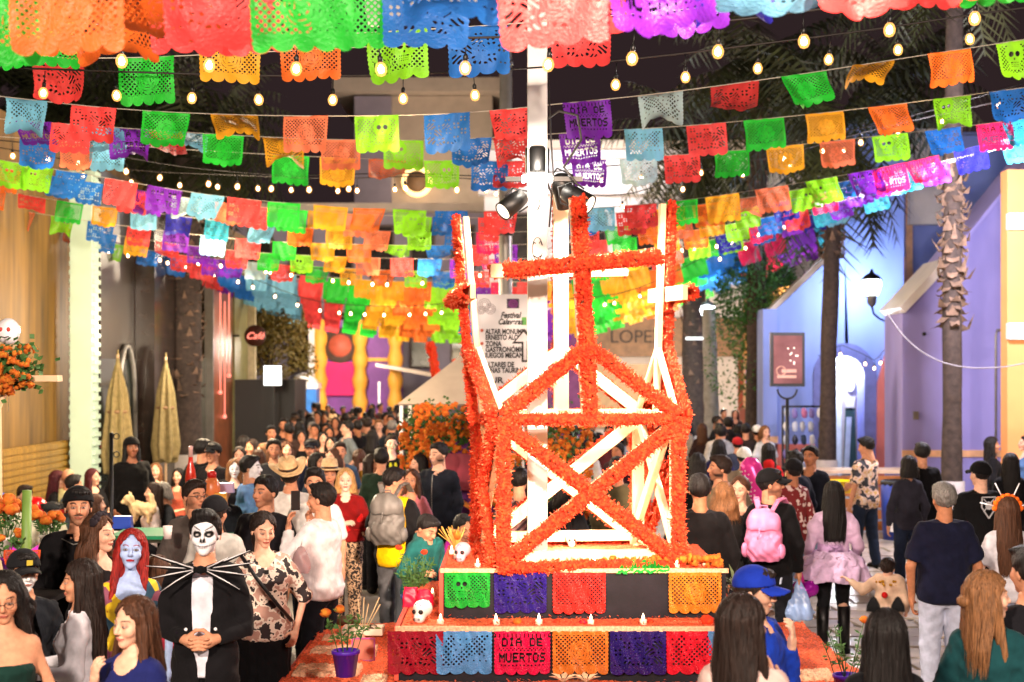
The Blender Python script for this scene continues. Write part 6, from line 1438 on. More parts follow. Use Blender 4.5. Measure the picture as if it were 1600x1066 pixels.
P('person in purple sweater bending behind the teal jacket', 712, 812, 1.38, 30, 'f', 1.0, 'mid', ('long', '#8a1878'), ('pants', '#1c1c22'), ('bun', 'black', 0), None, {}, 'fwd', 'fwd', pitch=20, lean=.3, Y=12.9)
P('man in red plaid shirt seen through the tower from behind', 812, 735, 1.70, 170, 'm', 1.02, 'mid', ('long', '#cccccc', 'red_plaid'), ('pants', '#1c1c22'), ('short', 'black', 0))

# ------------------------------------------------------------------ tables and people at the left terrace
P('seated woman with wine red hair and black top, hunched, beside the red motorbike', 76, 738, 1.66, 100, 'f', 1.05, 'light', ('tee', '#131214'), ('jeans', '#4a5a70'), ('long', 'wine', .42), None, {}, 'table', 'table', pitch=8, seat=True, lean=.2)
P('bald man in pale yellow shirt seated with his back to us', 108, 735, 1.72, 165, 'm', 1.05, 'mid', ('tee', '#e0dca0'), ('pants', '#33333a'), ('bald', 'grey', 0), None, {}, 'table', 'table', seat=True)
P('heavy man in slate grey T-shirt seated with his back turned', 117, 745, 1.72, 150, 'm', 1.18, 'mid', ('tee', '#56646e'), ('jeans', '#303a48'), ('short', 'black', 0), None, {}, 'table', 'table', yaw=-20, seat=True)
P('smiling woman in black T-shirt seated by the mint column', 146, 736, 1.62, 40, 'f', 1.1, 'light', ('tee', '#111114'), ('pants', '#1c1c22'), ('long', 'wine', .34), None, {}, 'table', 'out', yaw=30, seat=True)
p_kid = P('child in dark knitted cap seated behind the flower pot', 84, 782, 1.35, 60, 'm', .95, 'light', ('tee', '#b8b4a0'), ('pants', '#2a2a30'), ('short', 'black', 0), ('beanie', '#26282a'), seat=True)
P('toddler in pale blue top near the left edge', 14, 778, 1.0, 30, 'm', 1.0, 'light', ('tee', '#8ab0e0'), ('pants', '#5a7ab0'), ('short', 'blonde', 0), None, {}, X=-6.1, Y=15.4)
P('person in blue shirt cut by the left edge', -8, 742, 1.66, 60, 'm', 1.1, 'mid', ('tee', '#3a6ac8'), ('jeans', '#3a5a98'), ('short', 'black', 0), None, {}, 'table', 'table', seat=True)
P('person wearing a white plush cap with red ear puffs', 214, 722, 1.6, 150, 'f', 1.0, 'light', ('tee', '#e0d0c8'), ('pants', '#1c1c22'), ('bob', 'blonde', .12), ('beanie', '#f0ece4'), {}, 'table', 'table', seat=True)
p_puff = PEOPLE[-1]; e = MB(); rg = random.Random(4)
for s in (-1, 1): e.ball((s * .125, .0, .09), (.062, .05, .055), 10, 0, .08, rg)
on_person(p_puff, e, 'ear_puff', M_CLOTH, '#d82a2a', True)
P('laughing woman in white blouse facing the camera at the terrace', 243, 727, 1.66, 10, 'f', 1.1, 'light', ('blouse', '#ece4e0'), ('pants', '#1c1c22'), ('flow', 'lbrown', .2), None, {'lips': '#8a2a24'}, 'table', 'table', pitch=-8, seat=True)
P('seated woman in dark floral shirt looking left', 200, 747, 1.60, -55, 'f', 1.0, 'light', ('tee', '#cccccc', 'dark_floral'), ('pants', '#1c1c22'), ('flow', 'lbrown', .22), None, {}, 'table', 'table', seat=True)
p_dog = P('dark haired woman in white top with a fluffy tan dog on her arm', 238, 758, 1.62, -70, 'f', 1.0, 'light', ('tee', '#ecdcd8'), ('pants', '#1c1c22'), ('long', 'dark', .34), None, {}, 'fwd', 'fwd', seat=True)
P('grey haired person bowed over the green topped table', 268, 756, 1.60, -60, 'f', 1.05, 'mid', ('tee', '#2a2c30'), ('pants', '#1c1c22'), ('bob', 'grey', .12), None, {}, 'table', 'table', pitch=20, seat=True, lean=.2)
P('man with white painted moustached face in black shirt at the green table', 322, 725, 1.74, 8, 'm', 1.1, 'light', ('tee', '#141216'), ('pants', '#1c1c22'), ('short', 'black', 0), None, {'paint': 'white', 'stache': 1}, 'table', 'table', seat=True)
P('man in black shirt with yellow print on his back talking by the copper wall', 318, 690, 1.76, 172, 'm', 1.14, 'mid', ('tee', '#121214'), ('pants', '#1c1c22'), ('short', 'black', 0), None, {}, yaw=-40)
e = MB(); e.box((-.05, .175, 1.36), (.13, .012, .035)); e.box((.02, .175, 1.30), (.10, .012, .030)); on_person(PEOPLE[-1], e, 'back_print', mat('yellow_print', '#e8e820', .7))
P('man in black cap holding an orange drink by the copper wall', 332, 693, 1.72, -20, 'm', 1.05, 'mid', ('tee', '#1a181a'), ('pants', '#1c1c22'), ('short', 'black', 0), ('cap', '#202022'), {}, 'fwd', 'fwd')
P('woman in zebra striped top facing forward left of centre', 374, 702, 1.62, 5, 'f', 1.0, 'light', ('blouse', '#cccccc', 'zebra_print'), ('pants', '#1c1c22'), ('long', 'dark', .28))
P('tall figure with straight black hair at the edge of the dark hedge', 382, 684, 1.66, 160, 'f', 1.0, 'mid', ('long', '#151416'), ('pants', '#1c1c22'), ('long', 'black', .5))
P('girl with white painted face and long fair hair in black', 366, 722, 1.56, 15, 'f', 1.0, 'pale', ('tee', '#16151a'), ('pants', '#1c1c22'), ('long', 'lbrown', .5), None, {'paint': 'white'})
P('man in light blue shirt with dark hair and white painted cheek seen from behind', 394, 716, 1.74, 130, 'm', 1.08, 'mid', ('shirt', '#6a94cc'), ('jeans', '#33415a'), ('short', 'black', 0), None, {'paint': 'white'}, yaw=-40, lod=1)
P('woman with long fair brown hair and a yellow strap leaning left of the hat', 409, 697, 1.62, -50, 'f', 1.0, 'light', ('tank', '#e0c840'), ('pants', '#1c1c22'), ('long', 'lbrown', .4))
P('brown haired woman behind the man in the light blue shirt', 404, 706, 1.60, 190, 'f', 1.0, 'mid', ('tee', '#4a2c26'), ('pants', '#1c1c22'), ('long', 'brown', .4))
P('black hooded figure standing by the folded parasols', 206, 684, 1.78, 30, 'm', 1.15, 'dark', ('coat', '#060506'), ('pants', '#060506'), ('long', '#060506', .5), ('beanie', '#060506'))
P('person with very long brown hair beside the curly headed woman at centre', 520, 704, 1.64, -20, 'f', 1.0, 'light', ('blouse', '#d8b8a8'), ('pants', '#1c1c22'), ('flow', 'brown', .3), None, {}, yaw=-25)
P('woman with long black hair and face turned right, dark grey sweater', 497, 712, 1.62, 45, 'f', 1.0, 'mid', ('long', '#2a3440'), ('pants', '#1c1c22'), ('long', 'black', .45), None, {}, yaw=20)
P('bearded man in navy tee and dark cap just left of centre', 486, 687, 1.72, -5, 'm', 1.04, 'mid', ('tee', '#151a30'), ('pants', '#1c1c22'), ('short', 'black', 0), ('cap', '#1a1c24'), {'beard': .7, 'stache': 1})
P('man in grey T-shirt facing left with his hand on his hip', 541, 660, 1.78, -60, 'm', 1.08, 'light', ('tee', '#6a7276'), ('jeans', '#2c3a58'), ('short', 'black', 0), None, {}, 'hip', 'down', yaw=-10)
P('man in brown plaid shirt seen from behind at centre', 574, 655, 1.76, 190, 'm', 1.06, 'mid', ('long', '#cccccc', 'brown_plaid'), ('pants', '#1c1c22'), ('short', 'dark', 0))
P('man in white cowboy hat and red bandana in the crowd', 520, 651, 1.72, 5, 'm', 1.06, 'mid', ('tee', '#a81820'), ('pants', '#1c1c22'), ('short', 'black', 0), ('cowboy', '#e8dcc0'), {'beard': .8})
P('woman in light scarf holding a white paper right of the man in grey', 552, 652, 1.62, -10, 'f', 1.0, 'mid', ('jacket', '#7a5c4a'), ('pants', '#1c1c22'), ('long', 'dark', .3), None, {}, 'fwd', 'fwd')
P('man with dark jacket over a white shirt in the crowd', 488, 662, 1.70, 5, 'm', 1.0, 'mid', ('jacket', '#121318', None, 'open', '#e0dcd8'), ('pants', '#1c1c22'), ('short', 'grey', 0))
P('dark bearded man in a black coat at the left of the crowd', 443, 656, 1.78, 5, 'm', 1.1, 'tan', ('coat', '#101216'), ('pants', '#101014'), ('short', 'black', 0), None, {'beard': .7})
P('person in brown jacket and cap looking down at the left of the crowd', 460, 650, 1.70, -20, 'm', 1.0, 'mid', ('jacket', '#3a2c22'), ('pants', '#1c1c22'), ('short', 'black', 0), ('cap', '#4a3424'))
P('dark haired girl peering out in black behind the bearded man in navy', 471, 676, 1.60, 10, 'f', 1.0, 'mid', ('long', '#121214'), ('pants', '#1c1c22'), ('long', 'black', .3))
P('woman smiling in black with shoulder length black hair at centre', 505, 678, 1.60, 10, 'f', 1.0, 'light', ('long', '#121214'), ('pants', '#1c1c22'), ('long', 'black', .25))
P('girl with a fringe in black near the centre of the crowd', 516, 686, 1.55, 0, 'f', 1.0, 'light', ('long', '#15141a'), ('pants', '#1c1c22'), ('bob', 'black', .14))
P('woman with brown hood like hair left of the bandana man', 478, 644, 1.64, 5, 'f', 1.0, 'tan', ('long', '#4a3022'), ('pants', '#1c1c22'), ('wavy', 'brown', .3))
P('grey haired man in dark hooded jacket behind the rabbit sweatshirt', 613, 659, 1.76, 175, 'm', 1.15, 'mid', ('hoodie', '#1a222c'), ('pants', '#1c1c22'), ('short', 'grey', 0))
P('person in bright white cap beside the marigold arch', 628, 645, 1.70, 20, 'm', 1.0, 'mid', ('tee', '#e8dccc'), ('pants', '#9a8468'), ('short', 'dark', 0), ('cap', '#f0ece0'))
P('person in cap in half shadow left of the white cap', 608, 644, 1.68, 0, 'm', 1.0, 'mid', ('jacket', '#1a1418'), ('pants', '#1c1c22'), ('short', 'black', 0), ('cap', '#1a181a'))
P('young man between the plaid shirt and the rabbit sweatshirt', 592, 658, 1.70, 5, 'm', 1.0, 'light', ('tee', '#4a3c38'), ('pants', '#1c1c22'), ('short', 'lbrown', 0))
P('person in red coat with back turned deep in the crowd', 562, 638, 1.66, 180, 'f', 1.2, 'mid', ('coat', '#a8161c'), ('pants', '#1c1c22'), ('bun', 'black', 0), lod=2)

# more of the mid-distance crowd and the terrace
P('woman in maroon top with brown hair seated behind the poncho man', 152, 776, 1.60, 120, 'f', 1.0, 'light', ('tee', '#5c1c28'), ('pants', '#1c1c22'), ('flow', 'brown', .24), None, {}, 'table', 'table', seat=True)
P('man in pale shirt seated at the left edge with glass in hand', 40, 762, 1.70, 40, 'm', 1.05, 'light', ('tee', '#c4c0ac'), ('jeans', '#33415a'), ('short', 'dark', 0), None, {}, 'table', 'fwd', seat=True)
P('girl in coral top seated right of the laughing woman', 278, 735, 1.56, -10, 'f', 1.0, 'light', ('tee', '#c8604c'), ('pants', '#1c1c22'), ('long', 'black', .26), None, {}, 'table', 'table', seat=True)
P('boy in dark cap standing right of the squat orange bottle', 349, 752, 1.50, 30, 'm', 1.0, 'mid', ('hoodie', '#20242c'), ('pants', '#1c1c22'), ('short', 'black', 0), ('cap', '#15161a'))
P('woman in olive jacket right of the zebra striped top', 392, 690, 1.64, -30, 'f', 1.0, 'mid', ('jacket', '#4a4a30'), ('pants', '#1c1c22'), ('flow', 'dark', .22))
P('tall man in charcoal shirt left of the straw hats', 428, 690, 1.78, 12, 'm', 1.05, 'mid', ('shirt', '#2a2a2e'), ('pants', '#1c1c22'), ('short', 'black', 0), None, {'beard': .5})
P('woman in rust cardigan above the cream cowboy hat', 448, 694, 1.62, 20, 'f', 1.0, 'light', ('jacket', '#7a3c24'), ('pants', '#1c1c22'), ('long', 'brown', .3))
P('man in steel blue polo above the straw fedora', 531, 694, 1.72, 10, 'm', 1.04, 'mid', ('tee', '#3c5068'), ('pants', '#1c1c22'), ('short', 'dark', 0))
P('woman with a ponytail in mustard top behind the blonde woman', 562, 706, 1.60, 170, 'f', 1.0, 'light', ('tee', '#a87a24'), ('pants', '#1c1c22'), ('pony', 'brown', 0))
P('man in dark green jacket left of the yellow vest', 596, 704, 1.72, 185, 'm', 1.08, 'mid', ('jacket', '#1c2c20'), ('pants', '#1c1c22'), ('short', 'black', 0))
P('man in white polo at the far left of the dark crowd', 424, 668, 1.72, 20, 'm', 1.0, 'mid', ('tee', '#a8a4a0'), ('pants', '#1c1c22'), ('short', 'black', 0))
P('woman in plum sweater beside the marigold arch', 640, 690, 1.62, 175, 'f', 1.0, 'mid', ('long', '#3c1c34'), ('pants', '#1c1c22'), ('long', 'dark', .4))
P('man in khaki shirt seen through the right half of the tower', 965, 718, 1.72, 176, 'm', 1.05, 'mid', ('shirt', '#5c543c'), ('pants', '#1c1c22'), ('short', 'black', 0))
P('woman in black seen low through the tower middle', 880, 742, 1.62, 180, 'f', 1.0, 'mid', ('long', '#121114'), ('pants', '#1c1c22'), ('long', 'black', .4))
P('woman in dark jeans standing between the lavender dress and navy shirt', 1418, 716, 1.62, 190, 'f', 1.0, 'mid', ('long', '#2c2a34'), ('jeans', '#1c2438'), ('bob', 'black', .14))
P('boy in red cap far right of the broad black hooded jacket', 1152, 684, 1.55, 178, 'm', 1.0, 'mid', ('tee', '#33384a'), ('pants', '#1c1c22'), ('short', 'black', 0), ('cap', '#a01c20'))

# ------------------------------------------------------------------ right side
P('man in black with cropped dark hair, back turned, by the tower corner', 1093, 746, 1.76, 178, 'm', 1.2, 'tan', ('coat', '#121012'), ('pants', '#101014'), ('short', 'black', 0), lod=1)
P('bearded man in beige shirt facing left behind the tower corner', 1122, 716, 1.78, -88, 'm', 1.1, 'mid', ('tee', '#7a6c54'), ('pants', '#1c1c22'), ('short', 'dark', 0), None, {'beard': .6}, lod=1)
P('woman with curly light brown hair, back turned, in front of the woman looking at us', 1131, 758, 1.62, 175, 'f', 1.0, 'light', ('long', '#1a1818'), ('pants', '#1c1c22'), ('wavy', 'lbrown', .22))
P('woman in black looking over her shoulder at the camera under the pink balloon', 1156, 750, 1.64, -25, 'f', 1.0, 'light', ('long', '#121014'), ('pants', '#1c1c22'), ('bun', 'brown', 0), None, {}, yaw=-5, pitch=4, lod=1)
p_pb = P('man in black cap and sweatshirt wearing a pink backpack, back to us, head turned right', 1205, 734, 1.74, 155, 'm', 1.06, 'mid', ('long', '#100e10'), ('jeans', '#1a1a20'), ('short', 'black', 0), ('cap', '#131214', '#b8a060'), {'beard': .4}, yaw=-70, lod=0)
P('person in red and white printed wrap left of the young man in navy tee', 1238, 718, 1.66, 200, 'f', 1.08, 'tan', ('long', '#cccccc', 'red_white_print'), ('jeans', '#7a90b0'), ('short', 'black', 0), ('cap', '#151416'))
P('young man in navy T-shirt and pale jeans turning to look at us', 1266, 700, 1.74, -30, 'm', 1.0, 'tan', ('tee', '#10121c'), ('jeans', '#8aa0bc'), ('short', 'black', 0), None, {}, 'down', 'low', yaw=-8, lod=1)
P('person in black with long dark hair and red collar behind the balloon', 1200, 696, 1.66, 175, 'f', 1.0, 'mid', ('hoodie', '#b81c1c'), ('pants', '#1c1c22'), ('long', 'black', .2))
P('person in dark navy jacket leaning left of the young man in navy tee', 1240, 708, 1.70, 210, 'm', 1.15, 'mid', ('jacket', '#0e1220'), ('pants', '#1c1c22'), ('short', 'black', 0))
P('person in white and black cap behind the balloon', 1162, 700, 1.66, 180, 'm', 1.0, 'mid', ('tee', '#8a7a68'), ('pants', '#1c1c22'), ('short', 'black', 0), ('cap', '#e8e4dc'))
P('person in light grey hoodie seen from behind', 1128, 668, 1.72, 170, 'm', 1.1, 'mid', ('hoodie', '#a4a4a4'), ('pants', '#1c1c22'), ('short', 'black', 0))
P('person in indigo jacket in front of the light grey hoodie', 1123, 690, 1.66, 175, 'f', 1.1, 'mid', ('jacket', '#232450'), ('pants', '#1c1c22'), ('bob', 'black', .14))
P('broad man in black hooded jacket back turned under the blue banner', 1138, 654, 1.80, 178, 'm', 1.15, 'mid', ('hoodie', '#1a181a'), ('pants', '#1c1c22'), ('short', 'black', 0))
P('person in dark brown jacket right of the black hooded jacket', 1165, 664, 1.70, 175, 'm', 1.05, 'mid', ('jacket', '#2c2220'), ('pants', '#1c1c22'), ('short', 'black', 0))
P('person in pale top near the blue corner pier', 1196, 668, 1.66, 20, 'f', 1.0, 'light', ('tee', '#c8ccd4'), ('pants', '#1c1c22'), ('bob', 'lbrown', .12))
P('person in white cap beside the blue corner pier', 1183, 665, 1.66, 170, 'm', 1.0, 'mid', ('tee', '#2a2a30'), ('pants', '#1c1c22'), ('short', 'black', 0), ('cap', '#e8e8e8'))
P('woman with reddish brown hair at the foot of the wrapped palm', 1097, 664, 1.64, 180, 'f', 1.0, 'mid', ('long', '#2c1c1a'), ('pants', '#1c1c22'), ('long', 'brown', .3))
P('woman in black hair and black coat by the tower corner above the cropped man', 1090, 712, 1.66, 175, 'f', 1.1, 'mid', ('coat', '#0d0c0e'), ('pants', '#1c1c22'), ('long', 'black', .3))
p_lav = P('girl in lavender ruffled dress, black tights and long dark hair seen from behind', 1302, 757, 1.60, 176, 'f', 1.0, 'light', ('puff', '#cbaac8'), ('tights', '#101014'), ('long', 'black', .44), None, {}, 'slight', 'slight', lod=0, step=.0, shoes='#0c0b0d')
p_shirt = P('man in tropical print shirt and jeans reaching left over the wooden stall', 1352, 686, 1.76, 215, 'm', 1.04, 'mid', ('tee', '#cccccc', 'hawaiian_print'), ('jeans', '#1c2638'), ('short', 'black', 0), None, {}, 'down', ((.15, -.10, .72), (.15, -.25, .63)), yaw=20, pitch=12, lod=1)
P('man in black pullover with his back to us against the lavender wall', 1440, 695, 1.76, 180, 'm', 1.08, 'mid', ('jacket', '#0d0c0f'), ('pants', '#101014'), ('short', 'black', 0), lod=1)
p_navy = P('grey haired man in dark navy T-shirt and pale jeans seen from behind', 1474, 760, 1.74, 182, 'm', 1.12, 'tan', ('tee', '#12142a'), ('jeans', '#a8acc0'), ('short', 'grey', 0), None, {}, 'down', 'down', yaw=0, lod=0, step=.03)
P('person in black cap and black tee with a white shield on the back', 1530, 722, 1.72, 188, 'm', 1.22, 'light', ('tee', '#0c0b0d'), ('pants', '#101014'), ('buzz', 'black', 0), ('cap', '#0b0a0c'), {}, yaw=12, lod=1)
p_shield = PEOPLE[-1]; e = MB(); yb = .205
pts = [(.07, 1.40), (-.07, 1.40), (-.075, 1.30), (0, 1.19), (.075, 1.30)]
for a, b_ in zip(pts, pts[1:] + pts[:1]): e.bar((a[0], yb, a[1]), (b_[0], yb, b_[1]), .010, .010)
e.prism([(.035 * math.cos(t), 1.315 + .042 * math.sin(t)) for t in np.linspace(0, 6, 9)], yb - .004, yb + .004); e.bar((-.055, yb, 1.385), (.055, yb, 1.255), .008, .008); e.bar((.055, yb, 1.385), (-.055, yb, 1.255), .008, .008)
on_person(p_shield, e, 'shield_print', mat('white_print', '#b8b4b8', .7))
P('woman with long black hair in profile near the orange wall', 1552, 686, 1.66, 75, 'f', 1.0, 'mid', ('long', '#121114'), ('pants', '#1c1c22'), ('long', 'black', .5))
P('woman with black hair holding it up, in black, beside the orange wall', 1578, 712, 1.64, 180, 'f', 1.05, 'light', ('long', '#0e0d10'), ('pants', '#1c1c22'), ('long', 'black', .45))
P('person in blue denim shirt at the right edge by the orange wall', 1598, 683, 1.66, -60, 'f', 1.0, 'light', ('shirt', '#4a6a98'), ('pants', '#1c1c22'), ('long', 'black', .25))
p_orange = P('girl with orange flower headband carrying white spikes, very long brown hair, white top', 1573, 782, 1.58, 178, 'f', 1.0, 'light', ('tee', '#c8c4cc'), ('jeans', '#8a90a8'), ('long', 'brown', .58), None, {}, lod=0)
e = MB(); rg = random.Random(6)
for k in range(9): a = -1.5 + k * .375; e.ball((.108 * math.sin(a), .01, .02 + .110 * math.cos(a)), (.028, .024, .028), 8, 0, .12, rg)
on_person(p_orange, e, 'flower_headband', M_CLOTH, '#f06a1c', True)
for a in (-1.35, -.45, .45, 1.35): e = MB(); e.tube([(.10 * math.sin(a), .01, .02 + .11 * math.cos(a)), (.235 * math.sin(a), .0, .02 + .245 * math.cos(a))], .006, 5); on_person(p_orange, e, 'white_spike', M_PLAST, '#e8e4e8', True)
P('person in black sweater cut by the right edge', 1606, 862, 1.72, 200, 'm', 1.1, 'mid', ('long', '#141318'), ('pants', '#15151a'), ('short', 'black', 0), lod=1)
p_teal = P('woman in dark teal jacket with half tied light brown hair looking right, bottom right corner', 1545, 902, 1.62, 150, 'f', 1.08, 'light', ('jacket', '#123c40'), ('pants', '#15151a'), ('flow', 'lbrown', .34), None, {}, yaw=-55, lod=0)
e = MB(); e.ball((0, .12, -.02), (.045, .04, .035), 10); on_person(p_teal, e, 'hair_knot', M_HAIR, HAIRC['lbrown'], True)
p_ears = P('person with black cat ears and long black hair seen from behind at the bottom right', 1382, 962, 1.56, 178, 'f', 1.0, 'mid', ('long', '#0d0c10'), ('pants', '#15151a'), ('long', 'black', .58), lod=0)
for s in (-1, 1): e = MB(); e.lathe([(.034, 0), (.030, .03), (.012, .062), (.002, .07)], (s * .055, .01, .115), 10, sy=.4); on_person(p_ears, e, 'cat_ear', M_CLOTH, '#0b0a0c', True)
p_bluecap = P('man in royal blue cap and blue jacket facing right before the altar', 1184, 888, 1.60, 55, 'm', 1.05, 'light', ('jacket', '#12339a'), ('jeans', '#1c2438'), ('short', 'dark', 0), ('cap', '#16309a', '#b8c0d0'), {'beard': .35}, 'chin', 'fwd', yaw=15, pitch=8, lod=0)
p_dark = P('woman with long straight dark hair in dusty pink top before the altar', 1162, 940, 1.67, 165, 'f', 1.0, 'light', ('long', '#c8a8a0'), ('pants', '#15151a'), ('long', 'dark', .46), None, {}, 'chin', 'chin', yaw=-35, lod=0)
p_tod = P('small child in beige fringed costume with gold tinsel and red baubles held by the hand', 1388, 872, 1.02, 150, 'm', 1.1, 'light', ('long', '#c8a890'), ('loose', '#c8b0a0'), ('short', 'dark', 0), None, {}, ((.19, -.02, .72), (.32, -.06, .74)), 'slight', lod=0, X=None)

# ------------------------------------------------------------------ packed far crowd: a few bodies copied as separate figures
protos = []
for i, (sex, th, up, hr) in enumerate((('m', 180, ('jacket', '#16151a'), ('short', 'black', 0)), ('f', 175, ('long', '#1a1416'), ('long', 'black', .3)), ('m', 5, ('hoodie', '#1c1a1e'), ('short', 'black', 0)), ('f', -10, ('coat', '#221a18'), ('long', 'dark', .25)), ('m', 90, ('tee', '#2a2226'), ('short', 'black', 0)))):
    q = P('dark clothed figure in the packed crowd at the far end of the street', 500 + 20 * i, 0, 1.68, th, sex, 1.05, 'tan', up, ('pants', '#15151a'), hr, Y=40 + i, lod=2, group='packed crowd at the far end of the street', hands=False)
    protos.append(q['o'])
def copy_tree(o, parent=None):
    c = o.copy(); COL.objects.link(c); c.parent = parent
    for ch in list(o.children): copy_tree(ch, c)
    return c
rg = random.Random(99); cols = ['#b0a8a0', '#8a2a2c', '#c8c0b8', '#6a7486', '#15131a', '#1c1614', '#22181a', '#101418', '#2a1e1a', '#301820', '#1a1c22', '#3a2a26', '#14161c', '#4a1c20']
spots = [(x + rg.uniform(-7, 7), y) for y, xs in ((26, range(452, 640, 22)), (29, range(448, 650, 20)), (33, range(455, 650, 17)), (38, range(455, 655, 14)), (44, range(455, 650, 12))) for x in xs]
spots += [(x + rg.uniform(-8, 8), y) for y, xs in ((20, range(850, 960, 36)), (25, range(830, 1000, 32)), (31, range(830, 1080, 34)), (38, range(1000, 1200, 26))) for x in xs]
spots += [(1100 + rg.uniform(-8, 70), 27 + k) for k in range(5)]
for i, (px, Y) in enumerate(spots):
    o = protos[i] if i < 5 else copy_tree(protos[i % 5]); Y += rg.uniform(-1, 1)
    o.location = ((px - 800) / FPX * Y, Y, 0); o.scale = (1, 1, rg.uniform(.93, 1.05)); o.rotation_euler.z += rg.uniform(-.7, .7)
    c_ = rg.choice(cols)
    for ch in o.children:
        if ch.name.split('.')[0] in ('jacket', 'shirt', 'hoodie', 'coat'): ch.color = (*lin(c_), 1)

# ------------------------------------------------------------------ things people wear and hold
def pp(info, x, y, z): return info['o'].location + info['R'] @ Vector((x, y, z))
# ruffled skirt of the lavender dress
g_ = G((-.42, -.42, .72), (.42, .42, 1.08), .012); an = np.arctan2(g_.x, g_.y)
for z0_, z1_, r0, r1, nw, amp, nm in ((.74, 1.02, .335, .15, 11, .024, 'lower_ruffle'), (.88, 1.03, .275, .15, 13, .022, 'upper_ruffle')):
    R_ = np.interp(g_.z, [z0_, (z0_ + z1_) / 2, z1_], [r0, (r0 + r1) / 2 + .045, r1]).astype(np.float32); k = np.clip((z1_ - g_.z) / (z1_ - z0_), 0, 1)
    F = np.abs(np.hypot(g_.x, g_.y * 1.1) - R_ - amp * k * np.sin(an * nw + 2 * g_.z * 9)) - .012; F = np.maximum(F, np.maximum(g_.z - z1_, z0_ + .012 * np.sin(an * 7) - g_.z))
    V, Q = snet(g_, F); link(nm, mesh_np(nm, V * [1, 1, .93] + [0, 0, .02], Q, M_CLOTH), p_lav['o'], '#cdaed0')
e = MB(); e.lathe([(.150, .965), (.146, 1.0), (.142, 1.04)], n=24, sy=.82); e.build('waistband', M_CLOTH, p_lav['o'], '#b892bc')
e = MB()
for s in (-1, 1): e.tube([(0, .13, 1.0), (s * .05, .145, 1.03), (s * .06, .14, .98), (0, .135, 1.0), (s * .03, .15, .90)], .008, 5)
e.build('bow', M_CLOTH, p_lav['o'], '#a884b0')
for s in (-1, 1):
    e = MB(); A = Vector((s * .095, .0, .50)); e.tube([(s * .096, 0, .46), (s * .098, .0, .28), (s * .10, .01, .06)], [.062, .055, .048], 12); e.build('boot', M_LEATHER, p_lav['o'], '#0c0b0d')
def backpack(label, info, sc, col, cat='backpack', dy=.17, zc=1.20, extra=None):
    g = G((-.22, -.14, -.28), (.22, .2, .28), .011)
    F = tab(g, [(-.22, .12, .06, 0), (-.17, .155, .085, 0), (0, .150, .088, .0), (.12, .125, .07, 0), (.19, .08, .045, -.01), (.21, .03, .02, -.01)], ex=2.6)
    F = smin(F, ell(g, (0, .075, -.09), (.115, .055, .095)), .02) + wob(g, 4, .006, 45) + .003 * np.sin(g.x * 90 + 4 * np.sin(g.z * 20))
    V, Q = snet(g, F); t = thing('backpack', label, cat, pp(info, 0, dy, zc), info['o'].rotation_euler.z); t.scale = (sc, sc, sc)
    link('bag', mesh_np('bag', V, Q, M_LEATHER), t, col)
    F = np.maximum(ell(g, (0, .03, .09), (.145, .10, .13)), -(g.z - .04)); F = smin(F, 9 + 0 * g.x, .01); V, Q = snet(g, F + .004 * np.sin(g.x * 60)); link('flap', mesh_np('flap', V, Q, M_LEATHER), t, col)
    for s in (-1, 1):
        e = MB(); pts = [(s * .05, -.05, .18), (s * .09, -.10, .27), (s * .115, -.19, .285), (s * .125, -.30, .20)]
        for a, b_ in zip(pts, pts[1:]): e.bar(a, b_, .045, .012)
        e.build('shoulder_strap', M_LEATHER, t, col)
        e = MB(); e.ball((s * .15, .02, -.13), (.035, .05, .065), 10); e.build('side_pocket', M_LEATHER, t, col)
    e = MB(); e.tube([(-.03, .0, .19), (-.03, .01, .235), (.03, .01, .235), (.03, 0, .19)], .007, 6); e.tube([(0, .13, .06), (.01, .15, -.03)], .008, 5); e.build('grab_handle', M_LEATHER, t, col); return t
backpack('soft pink drawstring backpack worn by the man in the black cap', p_pb, 1.08, '#f08cb8', dy=.25, zc=1.20)
backpack('grey canvas backpack worn over the yellow vest', p_yel, 1.12, '#6a6662', dy=.25, zc=1.26)
# plate, phone, pots, bags
h = (p_plate['hand'][-1] + p_plate['hand'][1]) / 2; t = thing('paper_plate', 'white foam plate of food held by the woman at the bottom left corner', 'plate', h + Vector((.10, -.04, .04)))
e = MB(); e.lathe([(.07, 0), (.10, .004), (.13, .022), (.132, .024), (.10, .010), (.07, .006), (.001, .006)], n=24); e.build('dish', M_WHITE, t)
e = MB(); rg = random.Random(3)
for k in range(9): e.ball((rg.uniform(-.06, .06), rg.uniform(-.05, .05), .03), (.030, .024, .018), 8, 0, .2, rg)
tag(e.build('food', mat('reddish_food', '#c0503a', .5, 30, .4), t), kind='stuff')
h = p_phone['hand'][1]; hd = p_phone['head']
t = thing('mobile_phone', 'black mobile phone held up by the man in the white shirt', 'phone', hd + Vector((-.20, -.05, -.01)), .5)
e = MB(); e.box((0, 0, 0), (.078, .010, .158)); e.build('case', M_BLACKM, t, bevel=.006); e = MB(); e.box((0, .007, 0), (.070, .003, .148)); e.build('screen', M_GLASS, t)
